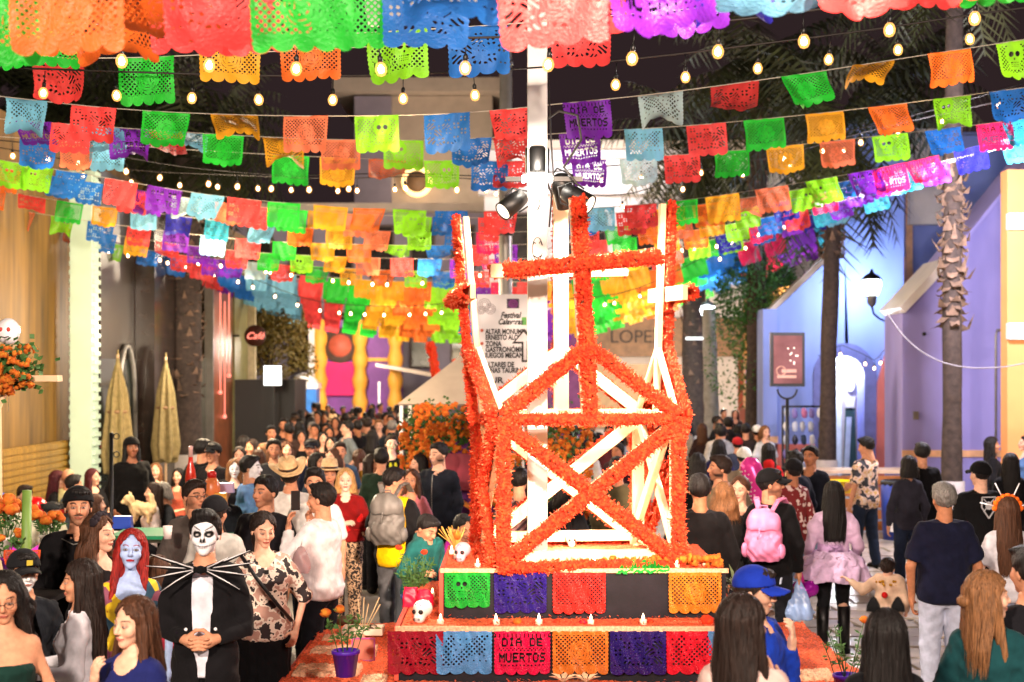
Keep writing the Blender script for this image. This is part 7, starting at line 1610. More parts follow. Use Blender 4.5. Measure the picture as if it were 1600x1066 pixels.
def flower_pot(label, loc, r, hgt, col, nst, fh, fcol=M_MARI2, seed=1, heads=6, wrap=False, hr=.03):
    t = thing('flower_pot', label, 'flower pot', loc); rg = random.Random(seed)
    e = MB(); e.lathe([(r * .72, 0), (r * .98, hgt * .85), (r * 1.06, hgt * .86), (r * 1.08, hgt), (r * .96, hgt), (r * .92, hgt * .9), (.001, hgt * .88)], n=20 if not wrap else 9); e.build('pot', M_PLAST, t, col)
    e = MB(); f = []
    for k in range(nst):
        a = rg.uniform(0, 6.28); q = rg.uniform(.1, .9) * r; p = Vector((q * math.cos(a), q * math.sin(a), hgt * .9)); d = Vector((math.cos(a) * .35, math.sin(a) * .35, 1)).normalized(); H = fh * rg.uniform(.5, 1); tip = p + d * H
        e.tube([p, p + d * H * .5 + Vector((rg.uniform(-.01, .01), 0, 0)), tip], .0028, 4); f.append(tip)
        for j in range(10):
            b0 = p + d * H * rg.uniform(.25, .95); dd = Vector((rg.uniform(-1, 1), rg.uniform(-1, 1), rg.uniform(-.1, .9))).normalized() * rg.uniform(.03, .06); s_ = dd.orthogonal().normalized() * .009
            e.add([b0, b0 + dd * .5 + s_, b0 + dd, b0 + dd * .5 - s_], [(0, 1, 2, 3)])
    tag(e.build('foliage', M_LEAF, t), kind='stuff')
    f = sorted(f, key=lambda v: -v.z)[:heads]
    for q in f:
        e = MB(); e.ball(q, (hr * rg.uniform(.8, 1.1), hr, hr * .75), 12, 0, .2, rg); e.build('flower_head', fcol, t)
    return t
flower_pot('white pot of small orange and pink flowers carried by the girl in the white jacket', (p_pot['hand'][1] + p_pot['hand'][-1]) / 2 + Vector((-.02, -.10, -.20)), .075, .20, '#e6e0d6', 34, .12, M_MARI2, 3, 16, hr=.016)
zt = Z0 + .03
flower_pot('marigold plant in a purple foil pot on the near left of the orange sawdust', at(540, 1042, 9.30) * 1.0 - Vector((0, 0, .06)), .088, .17, '#4a1fa0', 9, .33, M_MARI2, 5, 3, True, .036)
flower_pot('marigold plant in a purple pot on the right edge of the sawdust', Vector((2.13, 9.05, zt)), .085, .17, '#4a1fa0', 12, .44, M_MARI2, 6, 2, True, .032)
flower_pot('yellow green bushy plant in a blue pot behind the pink gift bags', Vector((-.80, 11.55, .62)), .10, .2, '#2a4a90', 30, .42, M_MARI, 7, 2, hr=.028)
flower_pot('vase of fat orange marigolds at the far left edge', at(8, 872, 9.3), .08, .14, '#dcd6cc', 16, .30, M_MARI2, 8, 11, hr=.052)
flower_pot('white vase of orange marigolds left of the poncho', at(78, 868, 10.6), .075, .16, '#e4ded2', 14, .22, M_MARI2, 9, 9, hr=.045)
flower_pot('small marigold plant at the left edge below the vases', at(20, 900, 9.0), .07, .12, '#7a2a90', 10, .2, M_MARI2, 19, 4, hr=.03)
# carrier bags
h = p_pb['hand'][1] if p_pb['hand'][1].x > p_pb['hand'][-1].x else p_pb['hand'][-1]
t = thing('carrier_bag', 'translucent blue plastic carrier bag hanging from the backpack man’s hand', 'bag', h + Vector((0, 0, -.36)))
t['label'] = 'translucent blue plastic carrier bag hanging below the pink backpack man, beside the sawdust'
g = G((-.2, -.12, -.04), (.2, .12, .38), .012); F = tab(g, [(0, .12, .07, 0), (.06, .145, .085, 0), (.18, .10, .06, 0), (.28, .045, .03, 0), (.36, .02, .015, 0)]) + wob(g, 9, .012, 40) + .006 * np.sin(g.x * 70)
m, nt, b = newmat('bag_film'); b.inputs['Base Color'].default_value = (.35, .5, .85, 1); b.inputs['Roughness'].default_value = .25; b.inputs['Alpha'].default_value = .75; V, Q = snet(g, F); link('bag', mesh_np('bag', V, Q, m), t)
h = (p_phone['hand'][-1]); t = thing('carrier_bag', 'clear pinkish plastic bag of sweets hanging in front of the white shirted man', 'bag', at(470, 895, 11.0))
g = G((-.16, -.1, -.04), (.16, .1, .32), .012); F = tab(g, [(0, .09, .06, 0), (.06, .10, .065, 0), (.2, .07, .05, 0), (.28, .03, .02, 0)]) + wob(g, 8, .012, 45); m, nt, b = newmat('clear_bag'); b.inputs['Base Color'].default_value = (.85, .6, .62, 1); b.inputs['Roughness'].default_value = .2; b.inputs['Alpha'].default_value = .7; V, Q = snet(g, F); link('bag', mesh_np('bag', V, Q, m), t)
e = MB(); e.tube([(0, 0, .27), (.02, 0, .36)], .006, 5); e.build('twist', M_WHITE, t); t.scale = (.72, .72, .72)
# pink balloon sword, heart balloon
c0 = at(1190, 775, 15.2); t = thing('foil_balloon', 'long pink foil balloon with white spots slanting behind the black cap man', 'balloon', c0, 0)
d = Vector((.30, 0, -.78)).normalized(); e = MB(); pr = [(.02, -.44), (.09, -.40), (.115, -.33), (.12, 0), (.115, .33), (.09, .40), (.02, .43)]
R = d.to_track_quat('Z', 'Y').to_matrix(); e.lathe(pr, n=18, R=R); bo = e.build('skin', mat('pink_foil', '#ee3fa6', .25, 6, .1, .004, metal=.2), t)
e = MB(); x_ = R @ Vector((1, 0, 0)); y_ = R @ Vector((0, 1, 0))
for k in range(-7, 8):
    for j in range(5):
        a = -2.6 + j * .42 + .2 * (k % 2); q = (x_ * math.cos(a) + y_ * math.sin(a)) * .1195 + d * k * .046
        if q.y < .04: e.ball(q, .009, 6)
tag(e.build('white_spots', M_WHITE, t), kind='stuff')
t = thing('foil_balloon', 'shiny purple heart balloon low by the lavender dress', 'balloon', at(1258, 925, 13.0)); g = G((-.16, -.1, -.16), (.16, .1, .16), .01)
F = smin(smin(ell(g, (-.05, 0, .03), (.075, .05, .075)), ell(g, (.05, 0, .03), (.075, .05, .075)), .02), cap(g, (0, 0, 0), (0, 0, -.11), .06, .01), .03); V, Q = snet(g, F); link('skin', mesh_np('skin', V, Q, mat('purple_foil', '#9a1a9a', .15, 4, .1, 0, metal=.4)), t)
e = MB(); e.tube([(-.03, 0, .08), (-.07, 0, .25), (-.09, 0, .42)], [.03, .025, .01], 8); e.build('wand', mat('pink_foil', '#ee3fa6'), t)
# toddler details
e = MB(); rg = random.Random(2)
for k in range(60): a = rg.uniform(0, 6.28); e.ball((.11 * math.cos(a), .10 * math.sin(a), .80 + rg.uniform(-.02, .02)), .012, 5)
tag(on_person(p_tod, e, 'gold_tinsel', mat('gold_tinsel', '#d89a2a', .25, 9, .2, 0, metal=.6)), kind='stuff')
for z in (.70, .54, .38):
    e = MB(); e.ball((-.0, .120, z), .028, 12); on_person(p_tod, e, 'red_bauble', mat('red_bauble', '#d01818', .12, 4, 0, 0, metal=.3))

# ------------------------------------------------------------------ offerings on the altar
e = MB(); e.lathe([(.019, 0), (.019, .028), (.015, .030), (.001, .026)], n=12); cndm = e.mesh('cup', mat('candle_plastic', '#efe2c8', .5)); e = MB(); e.lathe([(.003, .028), (.008, .036), (.0065, .046), (.001, .060)], n=8); flm = e.mesh('flame', M_FLAME)
def candle(px, Y, z, label):
    t = thing('tea_light', label, 'candle', ((px - 800) / FPX * Y, Y, z), 0, 'battery tea lights on the altar'); t.scale = (rnd.uniform(1.1, 1.35),) * 3; t.rotation_euler = (rnd.uniform(-.08, .08), rnd.uniform(-.08, .08), rnd.uniform(0, 6)); link('cup', cndm, t); link('flame', flm, t)
for i, (px, Y, z, lb) in enumerate(((746, 10.12, Z2, 'tea light above the green foil flag'), (780, 10.12, Z2, 'tea light above the left edge of the violet upper flag'), (898, 10.12, Z2, 'tea light left of a close pair on the upper step'), (929, 10.12, Z2, 'tea light above the red scalloped flag'), (1057, 10.12, Z2, 'tea light at the right post foot'), (1103, 10.2, Z2, 'tea light at the right end of the upper step'), (714, 10.6, Z2, 'tea light left of the pink skull'), (706, 10.9, Z2, 'tea light at the upper step back left corner'),
                                    (688, 9.78, Z1, 'tea light right of the white skull on the lower step'), (776, 9.78, Z1, 'tea light above the pink lettered flag'), (842, 9.78, Z1, 'tea light above the orange lower flag'), (923, 9.78, Z1, 'tea light in the middle of the lower step'), (1005, 9.78, Z1, 'tea light above the violet lower flag'), (651, 10.2, Z1, 'tea light in front of the pink gift bags'), (675, 11.0, Z1, 'tea light behind the gift bags'))):
    candle(px, Y, z + .015, 'battery ' + lb)
def skull(px, Y, z, s, col, label, th=0, jaw=True):
    t = thing('sugar_skull', label, 'skull', ((px - 800) / FPX * Y, Y, z), th); g = G((-.10, -.13, -.02), (.10, .12, .20), .006)
    F = smin(ell(g, (0, .015, .115), (.074, .092, .072)), ell(g, (0, -.035, .045), (.045, .050, .045)), .025)
    for q in (-1, 1): F = smax(F, -ell(g, (q * .030, -.085, .098), (.020, .025, .019)), .006)
    F = smax(F, -ell(g, (0, -.085, .068), (.008, .02, .012)), .004); V, Q = snet(g, F); link('bone', mesh_np('bone', V * s, Q, M_PLAST), t, col)
    for q in (-1, 1): e = MB(); e.ball((q * .030 * s, -.062 * s, .098 * s), .021 * s, 8); e.build('eye_socket', M_BLACKM, t)
    e = MB()
    for k in range(-3, 4): e.box((k * .0095 * s, -.083 * s, .040 * s), (.0022 * s, .006 * s, .020 * s))
    tag(e.build('tooth_gaps', M_BLACKM, t), kind='stuff'); e = MB()
    for a in np.linspace(0, 6.28, 8): e.ball((.025 * math.cos(a) * s, -.060 * s, (.150 + .018 * math.sin(a)) * s), .005 * s, 6)
    tag(e.build('painted_dots', mat('blue_dots', '#3a5a9a'), t), kind='stuff')
skull(659, 9.86, Z1 + .015, .86, '#f0ece6', 'white sugar skull on the left end of the lower step', -.5); skull(722, 10.45, Z2 + .015, .78, '#f0a8b4', 'pink sugar skull at the foot of the left post', -.4); skull(892, 11.35, Z2 + .015, .62, '#f2c0b0', 'pale salmon skull at the back inside the tower', .2)
for i, (px, Y, w_, lb) in enumerate(((642, 10.55, .13, 'left'), (664, 10.45, .13, 'right'))):
    t = thing('gift_bag', 'crumpled hot pink gift bag on the lower step, %s one of two' % lb, 'gift bag', ((px - 800) / FPX * Y, Y, Z1 + .01)); g = G((-.1, -.06, -.01), (.1, .06, .17), .008)
    F = tab(g, [(0, .062, .038, 0), (.10, .058, .034, 0), (.13, .045, .02, 0), (.15, .05, .012, 0)], ex=5) + wob(g, 20 + i, .006, 60); V, Q = snet(g, F); link('paper', mesh_np('paper', V, Q, M_PLAST), t, '#e81c40')
t = thing('food_tray', 'cream tray of snacks with long wooden skewers standing on the left sawdust', 'tray', Vector(((568 - 800) / FPX * 11.3, 11.3, Z0 + .05)))
e = MB(); e.box((0, 0, .01), (.30, .20, .02)); 
for s in (-1, 1): e.box((s * .155, 0, .03), (.012, .21, .05)); e.box((0, s * .105, .03), (.32, .012, .05))
e.build('tray', mat('cream_foam', '#ead8c0', .6), t); e = MB(); rg = random.Random(8)
for k in range(26): e.ball((rg.uniform(-.12, .12), rg.uniform(-.07, .07), .045), (.026, .022, .018), 7, k % 3, .2, rg)
tag(e.build('snacks', [mat('brown_snack', '#4a2c18', .5), mat('green_snack', '#5c7a30', .5), mat('cream_foam', '#ead8c0')], t), kind='stuff')
for k, (a, l_) in enumerate(((-.10, .24), (.05, .25), (.18, .20), (.42, .27), (.50, .22))): e = MB(); e.tube([(-.02 + k * .012, 0, .04), (-.02 + k * .012 + math.sin(a) * l_, .0, .04 + math.cos(a) * l_)], .004, 5); e.build('skewer', mat('skewer_wood', '#e0c090'), t)
t = thing('brown_loaf', 'dark brown lump of sugar bread behind the snack tray', 'bread', Vector(((538 - 800) / FPX * 11.7, 11.7, Z0 + .04))); e = MB(); e.ball((0, 0, .04), (.10, .06, .045), 12, 0, .12, rg); e.ball((.08, .0, .04), (.04, .04, .04), 9, 0, .15, rg); e.build('crust', mat('brown_snack', '#4a2c18'), t)
t = thing('picture_frame', 'clear box with a printed picture standing behind the purple pot', 'box', Vector(((568 - 800) / FPX * 10.3, 10.3, Z0 + .03))); e = MB(); e.box((0, 0, .085), (.15, .012, .15)); e.build('print', mat('salmon_card', '#d8806a', .5), t)
e = MB()
for s in (-1, 1): e.bar((s * .08, -.01, 0), (s * .08, -.01, .17), .010); e.bar((-.08, -.01, .0875 + s * .08), (.08, -.01, .0875 + s * .08), .010)
e.build('frame', mat('pink_plastic', '#c85aa0', .4), t)
t = thing('lily_flowers', 'two pale lily blooms lying on a white plate at the front of the altar', 'flowers', Vector((.42, 9.42, Z0 + .03)))
e = MB(); e.lathe([(.10, 0), (.15, .02), (.155, .022), (.12, .01), (.001, .01)], n=20); e.build('plate', M_WHITE, t)
for cx in (-.08, .07):
    e = MB()
    for k in range(6):
        a = k * 1.047 + cx * 9; d = Vector((math.cos(a), math.sin(a), .0)); s_ = Vector((-d.y, d.x, 0)); b0 = Vector((cx, 0, .04)); e.add([b0, b0 + d * .05 + s_ * .022 + Vector((0, 0, .04)), b0 + d * .105 + Vector((0, 0, .045)), b0 + d * .05 - s_ * .022 + Vector((0, 0, .04)), b0 + d * .05 + Vector((0, 0, .028))], [(0, 1, 4), (1, 2, 4), (2, 3, 4), (3, 0, 4)])
    e.build('bloom', mat('lily_cream', '#f2c8a0', .6), t)
e = MB(); rg = random.Random(31); t = thing('crumpled_paper', 'crumpled bright green tissue on the upper step above the bare panel', 'paper', Vector(((1000 - 800) / FPX * 10.06, 10.06, Z2 + .015)))
for k in range(16):
    x = -.17 + k * .023; e.add([(x, -.05, -.02 + rg.uniform(-.01, .01)), (x + .03, -.05, rg.uniform(0, .03)), (x + .03, .04, rg.uniform(.02, .07)), (x, .04, rg.uniform(.01, .06))], [(0, 1, 2, 3)]); e.add([(x, -.055, rg.uniform(-.03, 0)), (x + .03, -.055, rg.uniform(-.03, 0)), (x + .03, -.03, .03)], [(0, 1, 2)])
e.build('sheet', M_FLAG, t, '#22c84a')
M1 = POMP[0]
for i, (px, Y, z, r, m_, lb) in enumerate(((1105, 9.80, Z1, .045, M_MARI, 'big orange marigold head at the right of the lower step'), (911, 9.80, Z1, .026, mat('crimson_petals', (.5, .01, .03)), 'crimson flower head on the lower step'), (808, 9.82, Z1, .03, M_MARI2, 'pale orange marigold head on the lower step, left of centre'), (870, 9.84, Z1, .022, M_MARI, 'small orange marigold bud on the lower step'), (1016, 9.84, Z1, .022, M_MARI, 'small orange bud right of the middle tea light'))):
    e = MB(); e.ball((0, 0, r * .8), (r, r, r * .8), 14, 0, .18, random.Random(i)); o = e.build('loose_marigold', m_, None, loc=((px - 800) / FPX * Y, Y, z + .01)); tag(o, lb, 'flower')
for i, px in enumerate((1004, 1015)): pass
# spiky agave at the right end
t = thing('agave_plant', 'spiky grey green agave at the right end of the altar', 'plant', at(1150, 925, 10.5)); rg = random.Random(12); e = MB()
for k in range(20):
    a = k * 2.4; el = rg.uniform(.3, 1.3); d = Vector((math.cos(a) * math.cos(el), math.sin(a) * math.cos(el), math.sin(el))); s_ = Vector((-math.sin(a), math.cos(a), 0)) * .018; L_ = rg.uniform(.14, .24); m_ = d * L_ * .6 + Vector((0, 0, .01)); tip = d * L_ + Vector((d.x, d.y, -.6)) * .04
    e.add([s_, -s_, m_ - s_ * .8, m_ + s_ * .8, tip], [(0, 1, 2, 3), (3, 2, 4)])
tag(e.build('leaves', mat('agave_leaf', (.16, .2, .1), .5), t), kind='stuff')
e = MB(); e.lathe([(.05, -.02), (.07, -.10), (.05, -.20)], n=10); e.build('root_ball', M_TRUNK, t)
# bouquet at the rear left corner of the upper tier
t = thing('straw_bouquet', 'spray of pale straw stems with one orange flower beside the left posts', 'bouquet', Vector((-.42, 10.95, Z2 + .01))); e = MB()
for k in range(40):
    a = rg.uniform(0, 6.28); q = rg.uniform(.2, .9); e.tube([(0, 0, .02), (math.cos(a) * .06 * q - .02, math.sin(a) * .05 * q, .10), (math.cos(a) * .14 * q - .03, math.sin(a) * .10 * q, rg.uniform(.15, .22))], .003, 3)
tag(e.build('stems', mat('straw_gold', '#d8a850', .7), t), kind='stuff'); e = MB(); e.ball((.0, -.04, .15), .035, 12, 0, .2, rg); e.build('flower_head', M_MARI2, t)

# ------------------------------------------------------------------ marigold arch and marquee behind
ma = thing('marigold_arch', 'altar frame covered with orange marigolds and green leaves behind the man in the dark jacket', 'flower arch', (at(690, 0, 17.5).x, 17.5, 0))
def leafmass(segs, name, par, seed, m_, sz, dens, wd):
    rg = random.Random(seed); e = MB()
    for a, b_ in segs:
        a = Vector(a); b_ = Vector(b_)
        for k in range(int((b_ - a).length * dens)):
            q = a.lerp(b_, rg.random()) + Vector((rg.gauss(0, wd), rg.gauss(0, wd * .7), rg.gauss(0, wd))); u = Vector((rg.uniform(-1, 1), rg.uniform(-1, 1), rg.uniform(-1, 1))).normalized(); v = u.orthogonal().normalized() * sz * .5; u = u * sz
            e.add([q - u * .5, q + v, q + u * .5, q - v], [(0, 1, 2, 3)])
    return tag(e.build(name, m_, par), kind='stuff')
segs = [((-.33, 0, .2), (-.33, 0, 2.0)), ((-.33, 0, 2.05), (.85, 0, 2.05)), ((.80, 0, .2), (.80, 0, 2.0)), ((-.33, 0, 1.95), (.3, 0, 1.85))]
leafmass(segs, 'foliage', ma, 3, mat('marigold_leaf', 0), .05, 620, .10)
garland('marigold_heads', [(a, b_, .36, (0, -1, 0), .12) for a, b_ in segs], ma, M_MARI2, 91, 105, (.028, .045))
e = MB(); e.box((.25, .1, 1.0), (1.0, .05, 1.9)); e.build('backboard', mat('violet_pink_cloth', '#7a3a88', .8, 5, .3), ma)
e = MB(); e.box((.22, -.06, 1.42), (.5, .05, .45)); bd = e.build('picture', mat('maroon_picture', '#8a2a3a', .7, 4, .4), ma); e = MB(); e.bar((-.2, -.12, 1.35), (.75, -.2, .75), .10, .05); e.build('orange_rail', mat('orange_wood', '#e0862a'), ma)
mb_ = thing('marigold_arch', 'second bank of marigolds seen through the flower tower right of the white post', 'flower arch', (at(885, 0, 16.5).x, 16.5, 0))
segs = [((-.15, 0, .9), (-.15, 0, 2.2)), ((.05, 0, .9), (.08, 0, 2.1))]
leafmass(segs, 'foliage', mb_, 4, M_LEAF, .05, 500, .10); garland('marigold_heads', [(a, b_, .4, (0, -1, 0), .12) for a, b_ in segs], mb_, M_MARI2, 92, 90, (.028, .042)); e = MB(); e.bar((0, .1, 0), (0, .1, 2.1), .06); e.build('post', M_PINE, mb_)
mq = thing('marquee', 'pale canvas marquee roof behind the marigold arch', 'tent', (at(725, 0, 22).x, 22, 0))
e = MB(); zz = 2.18; e.add([(-.95, -.95, zz), (.95, -.95, zz), (.95, .95, zz), (-.95, .95, zz), (0, 0, 2.95), (-.93, -.93, zz - .02), (.93, -.93, zz - .02), (.93, .93, zz - .02), (-.93, .93, zz - .02), (0, 0, 2.9)], [(0, 1, 4), (1, 2, 4), (2, 3, 4), (3, 0, 4), (6, 5, 9), (7, 6, 9), (8, 7, 9), (5, 8, 9), (0, 5, 6, 1), (1, 6, 7, 2), (2, 7, 8, 3), (3, 8, 5, 0)]); e.build('canopy', mat('beige_canvas', '#a89888', .8, 3, .1), mq)
for sx_ in (-1, 1):
    for sy_ in (-1, 1): e = MB(); e.bar((sx_ * .9, sy_ * .9, 0), (sx_ * .9, sy_ * .9, 2.18), .05); e.build('leg', M_WHITE, mq)
fc = thing('flower_cross', 'small orange flower covered cross standing far behind the marquee', 'cross', (at(700, 0, 30).x, 30, 0)); garland('marigold_garland', [((-.15, 0, 2.1), (-.38, 0, 3.3), .14, (0, -1, 0), .06), ((.1, 0, 2.85), (.9, 0, 2.9), .14, (0, -1, 0), .06), ((-.1, 0, 2.2), (.6, 0, 2.6), .14, (0, -1, 0), .06)], fc, M_MARI, 93, 120, (.03, .05)); e = MB(); e.bar((-.1, .03, 0), (-.35, .03, 3.3), .08); e.build('post', M_PINE, fc)
wt = thing('long_marquee', 'long low white tent roof at the far end right of the carnival front', 'tent', (at(668, 0, 48).x, 48, 0)); e = MB(); e.prism([(-1.6, 2.9), (-1.6, 3.0), (2.2, 2.35), (2.2, 2.2)], -1.5, 1.5); e.build('canopy', mat('beige_canvas', '#a89888'), wt)
for x in (-1.5, 2.1): e = MB(); e.bar((x, -1.4, 0), (x, -1.4, 2.4), .06); e.build('leg', M_WHITE, wt)

# ------------------------------------------------------------------ right side street furniture
def lantern(label, px, py, Y, s=1.0, arm=None):
    c = at(px, py, Y); t = thing('street_lantern', label, 'street lamp', c); e = MB(); e.lathe([(.13 * s, -.18 * s), (.20 * s, .02 * s), (.17 * s, .12 * s), (.05 * s, .14 * s)], n=16); e.build('glass', M_LANT, t)
    e = MB(); e.lathe([(.21 * s, .12 * s), (.15 * s, .20 * s), (.05 * s, .26 * s), (.02 * s, .34 * s)], n=16); e.build('cap', M_BLACKM, t)
    e = MB(); e.lathe([(.12 * s, -.19 * s), (.10 * s, -.24 * s), (.085 * s, -.36 * s), (.03 * s, -.42 * s)], n=14); e.build('base', M_GREYM, t)
    e = MB(); e.tube(arm or [(0, 0, -.40 * s), (.05, 0, -.58), (.25, .0, -.68), (.55, .3, -.80)], .022, 8); e.build('arm', M_BLACKM, t); return t
lantern('big glowing white lantern on a curved black bracket beside the blue bar', 1362, 447, 28.6, 1.0, [(0, 0, -.40), (.04, 0, -.56), (.16, 0, -.66), (.45, .0, -.78), (.55, 0, -.82)])
lantern('glowing street lantern half hidden in the green ficus', 1181, 470, 33.4, 1.0, [(0, 0, -.40), (0, 0, -5.0)])
lantern('dazzling lantern head above the wrapped palm', 1106, 486, 35.3, .95, [(0, 0, -.40), (0, 0, -4.6)])
e = MB(); e.box((0, 0, 0), (1.7, .12, .10)); 
ps = thing('poster_stand', 'framed glass poster on a black ring topped post in front of the blue bar', 'sign', (at(1230, 0, 25).x, 25, 0))
c = at(1230, 562, 25); e = MB(); e.box((0, 0, c.z), (.60, .10, .95)); e.build('frame', M_BLACKM, ps); e = MB(); e.box((0, -.055, c.z), (.50, .02, .84)); e.build('poster', mat('rosy_glass_poster', '#8a5f62', .1, 3, .3, 0, spec=.9), ps)
for dx, dz, w_, hh, m_ in ((.02, -.20, .26, .06, mat('pale_print', '#d8a898')), (-.02, -.30, .34, .05, mat('pale_print', '#d8a898'))): e = MB(); e.box((dx, -.068, c.z + dz), (w_, .006, hh)); e.build('print_line', m_, ps)
e = MB(); e.tube([(-.12 + .08 * math.cos(t_), -.07, c.z - .20 + .08 * math.sin(t_)) for t_ in np.linspace(0, 6.28, 16)], .010, 5); e.build('print_ring', mat('pale_print', '#d8a898'), ps)
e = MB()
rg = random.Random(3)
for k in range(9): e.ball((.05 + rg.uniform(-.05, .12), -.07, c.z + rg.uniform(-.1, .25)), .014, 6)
tag(e.build('reflected_bulbs', M_REFL, ps), kind='stuff')  # glowing beads set on the poster as reflections of the bulbs
e = MB(); e.tube([(.17 * math.cos(t_), 0, c.z - .52 + .17 * math.sin(t_) * 1) for t_ in np.linspace(math.pi, 2 * math.pi, 12)], .018, 6); e.build('ring', M_BLACKM, ps); e = MB(); e.tube([(0, 0, c.z - .68), (0, 0, 0)], [.03, .045], 8); e.build('post', M_BLACKM, ps)
# rubbish bin
bn = thing('litter_bin', 'blue bin with a domed white printed front and black liner by the lavender wall', 'bin', (at(1406, 0, 22.6).x, 22.6, 0))
e = MB(); e.lathe([(.26, 0), (.29, .5), (.30, .88), (.27, .90)], n=20); e.build('drum', mat('royal_blue_plastic', '#1c3a9a', .4), bn)
e = MB(); e.lathe([(.30, .86), (.31, .92), (.27, .94), (.24, .90)], n=16); e.build('liner', M_BLACKM, bn)
e = MB(); pts = [(.285 * math.cos(a), .285 * math.sin(a)) for a in np.linspace(-2.5, -.65, 13)]; vs = []; fs = []
for i, (x, y) in enumerate(pts):
    u = (i - 6) / 6; top_ = .40 + .34 * math.sqrt(max(0, 1 - u * u)); vs += [(x * 1.03, y * 1.03, .14 if abs(u) < .9 else .25), (x * 1.06, y * 1.06, top_)]
for i in range(12): fs.append((2 * i, 2 * i + 2, 2 * i + 3, 2 * i + 1))
e.add(vs, fs); lb = e.build('white_label', M_WHITE, bn); sol = lb.modifiers.new('thick', 'SOLIDIFY'); sol.thickness = .006
for z in (.46, .42): e = MB(); e.box((-.03, -.312, z), (.30, .004, .014)); e.build('print_line', mat('grey_print', '#9a9094'), bn)
# yellow bucket on a wooden stall with bags on rail
st = thing('wooden_stall', 'pale wooden counter with white top behind the tropical shirt man', 'stall', (at(1345, 0, 24).x, 24, 0))
for k in range(5): e = MB(); e.box((.0, -.35, .1 + k * .19), (1.9, .03, .15)); e.build('board', mat('stall_wood', '#a0602c', .6, 5, .3), st)
e = MB(); e.box((0, 0, 1.0), (2.0, .8, .05)); e.build('counter_top', mat('pale_top', '#d0b49a'), st)
for sx_ in (-.9, .9):
    for sy_ in (-.33, .33): e = MB(); e.bar((sx_, sy_, 0), (sx_, sy_, .98), .07); e.build('leg', mat('stall_wood', '#a0602c'), st)
yb = thing('yellow_basin', 'bright yellow plastic basin carried against the tropical shirt', 'basin', at(1311, 757, 20.6) + Vector((0, 0, -.12))); e = MB(); e.lathe([(.19, 0), (.24, .17), (.26, .17), (.245, .18), (.18, .02), (.001, .02)], n=22, sy=.8); e.build('tub', mat('yellow_plastic', '#f0c800', .35), yb)
rk = thing('bag_rack', 'rack of small printed bags and keyrings glittering before the blue wall', 'rack', (at(1262, 0, 28.5).x, 28.5, 0)); rg = random.Random(44)
e = MB(); e.bar((-.5, 0, 0), (-.5, 0, 2.0), .04); e.bar((.5, 0, 0), (.5, 0, 2.0), .04); e.bar((-.5, 0, 1.98), (.5, 0, 1.98), .04); e.build('frame', M_BLACKM, rk)
for i in range(6):
    for j in range(5):
        e = MB(); e.ball((-.42 + i * .165 + rg.uniform(-.02, .02), -.04, 1.85 - j * .27), (.065, .03, .11), 8, 0, .2, rg); e.build('hanging_bag', M_PLAST, rk, rg.choice(['#2a2a3a', '#8a7ac0', '#c0c8e0', '#3a4a6a', '#c87ab0', '#e0e0e8']))
# blue furled banner
bf = thing('furled_flag', 'royal blue furled banner with white emblem against the terracotta wall', 'flag', (at(1180, 0, 37).x, 37, 0)); g = G((-.35, -.15, 1.2), (.35, .15, 3.6), .03); F = tab(g, [(1.3, .08, .05, 0), (1.7, .26, .09, .0), (2.6, .22, .09, 0), (3.4, .10, .05, .0)]) + .02 * np.sin(g.x * 40 + g.z * 3); V, Q = snet(g, F); link('cloth', mesh_np('cloth', V, Q, M_CLOTH), bf, '#1c2aa8'); e = MB(); e.bar((0, .05, 0), (0, .05, 3.6), .05); e.build('pole', M_GREYM, bf); e = MB(); e.lathe([(.09, 0), (.09, .01)], (-.1, -.12, 2.35), 12, R=Matrix.Rotation(math.pi / 2, 3, 'X')); e.build('emblem', M_WHITE, bf)
# white rope of lights on the lavender wall
sp = smooth_pts([(1385, 488), (1405, 520), (1440, 552), (1480, 570), (1520, 576), (1570, 574), (1640, 560)], 26); c = at(1480, 560, 21); e = MB(); e.tube([at(x, y, 21) - c for x, y in sp], .010, 6); o = e.build('rope', mat('white_plastic_rope', '#8c868c'), thing('rope_garland', 'twisted white rope swagged across the lavender wall to the right edge', 'rope', c))
# wavy lamp arms by the dazzling lantern
la = thing('tube_lamp', 'short white horizontal tube lamp fixed at the dazzling lantern post', 'lamp', at(1092, 529, 34)); e = MB(); e.box((0, 0, 0), (.62, .08, .06)); e.build('tube', emat('soft_lit_tube', (.9, .95, 1), 1.5), la)

# ------------------------------------------------------------------ left terrace
def parasol(label, px, Y, sc=1.0):
    t = thing('folded_parasol', label, 'parasol', ((px - 800) / FPX * Y, Y, 0)); g = G((-.4, -.4, .95), (.4, .4, 3.0), .022); an = np.arctan2(g.x, g.y)
    R_ = np.interp(g.z, [1.0, 1.3, 2.3, 2.9], [.20, .24, .15, .02]).astype(np.float32); F = np.hypot(g.x, g.y) - R_ * (1 + .22 * np.sin(an * 8) ); F = np.maximum(F, 1.02 + .05 * np.sin(an * 4) - g.z); V, Q = snet(g, F); link('canvas', mesh_np('canvas', V, Q, M_CLOTH), t, '#8c7c54')
    e = MB(); e.tube([(0, 0, 0), (0, 0, 2.95)], .025, 8); e.build('pole', M_PINE, t); e = MB(); e.lathe([(.25, 0), (.25, .08), (.05, .1)], n=14); e.build('base', M_BLACKM, t)
    e = MB(); e.lathe([(.185, 1.98), (.19, 2.0), (.18, 2.03)], n=16); e.build('tie', mat('rope_tie', '#8a6a4a'), t)
parasol('folded cream parasol in front of the arched shop door, left one', 184, 23.5); parasol('folded cream parasol beside the thick palm trunk, right one', 259, 26.5)
lpst = thing('lamp_pole', 'thin black pole with curled hooks standing at the terrace', 'pole', (at(174, 0, 15).x, 15, 0)); e = MB(); e.tube([(0, 0, 0), (0, 0, at(0, 676, 15).z)], .022, 8); zt_ = at(0, 676, 15).z
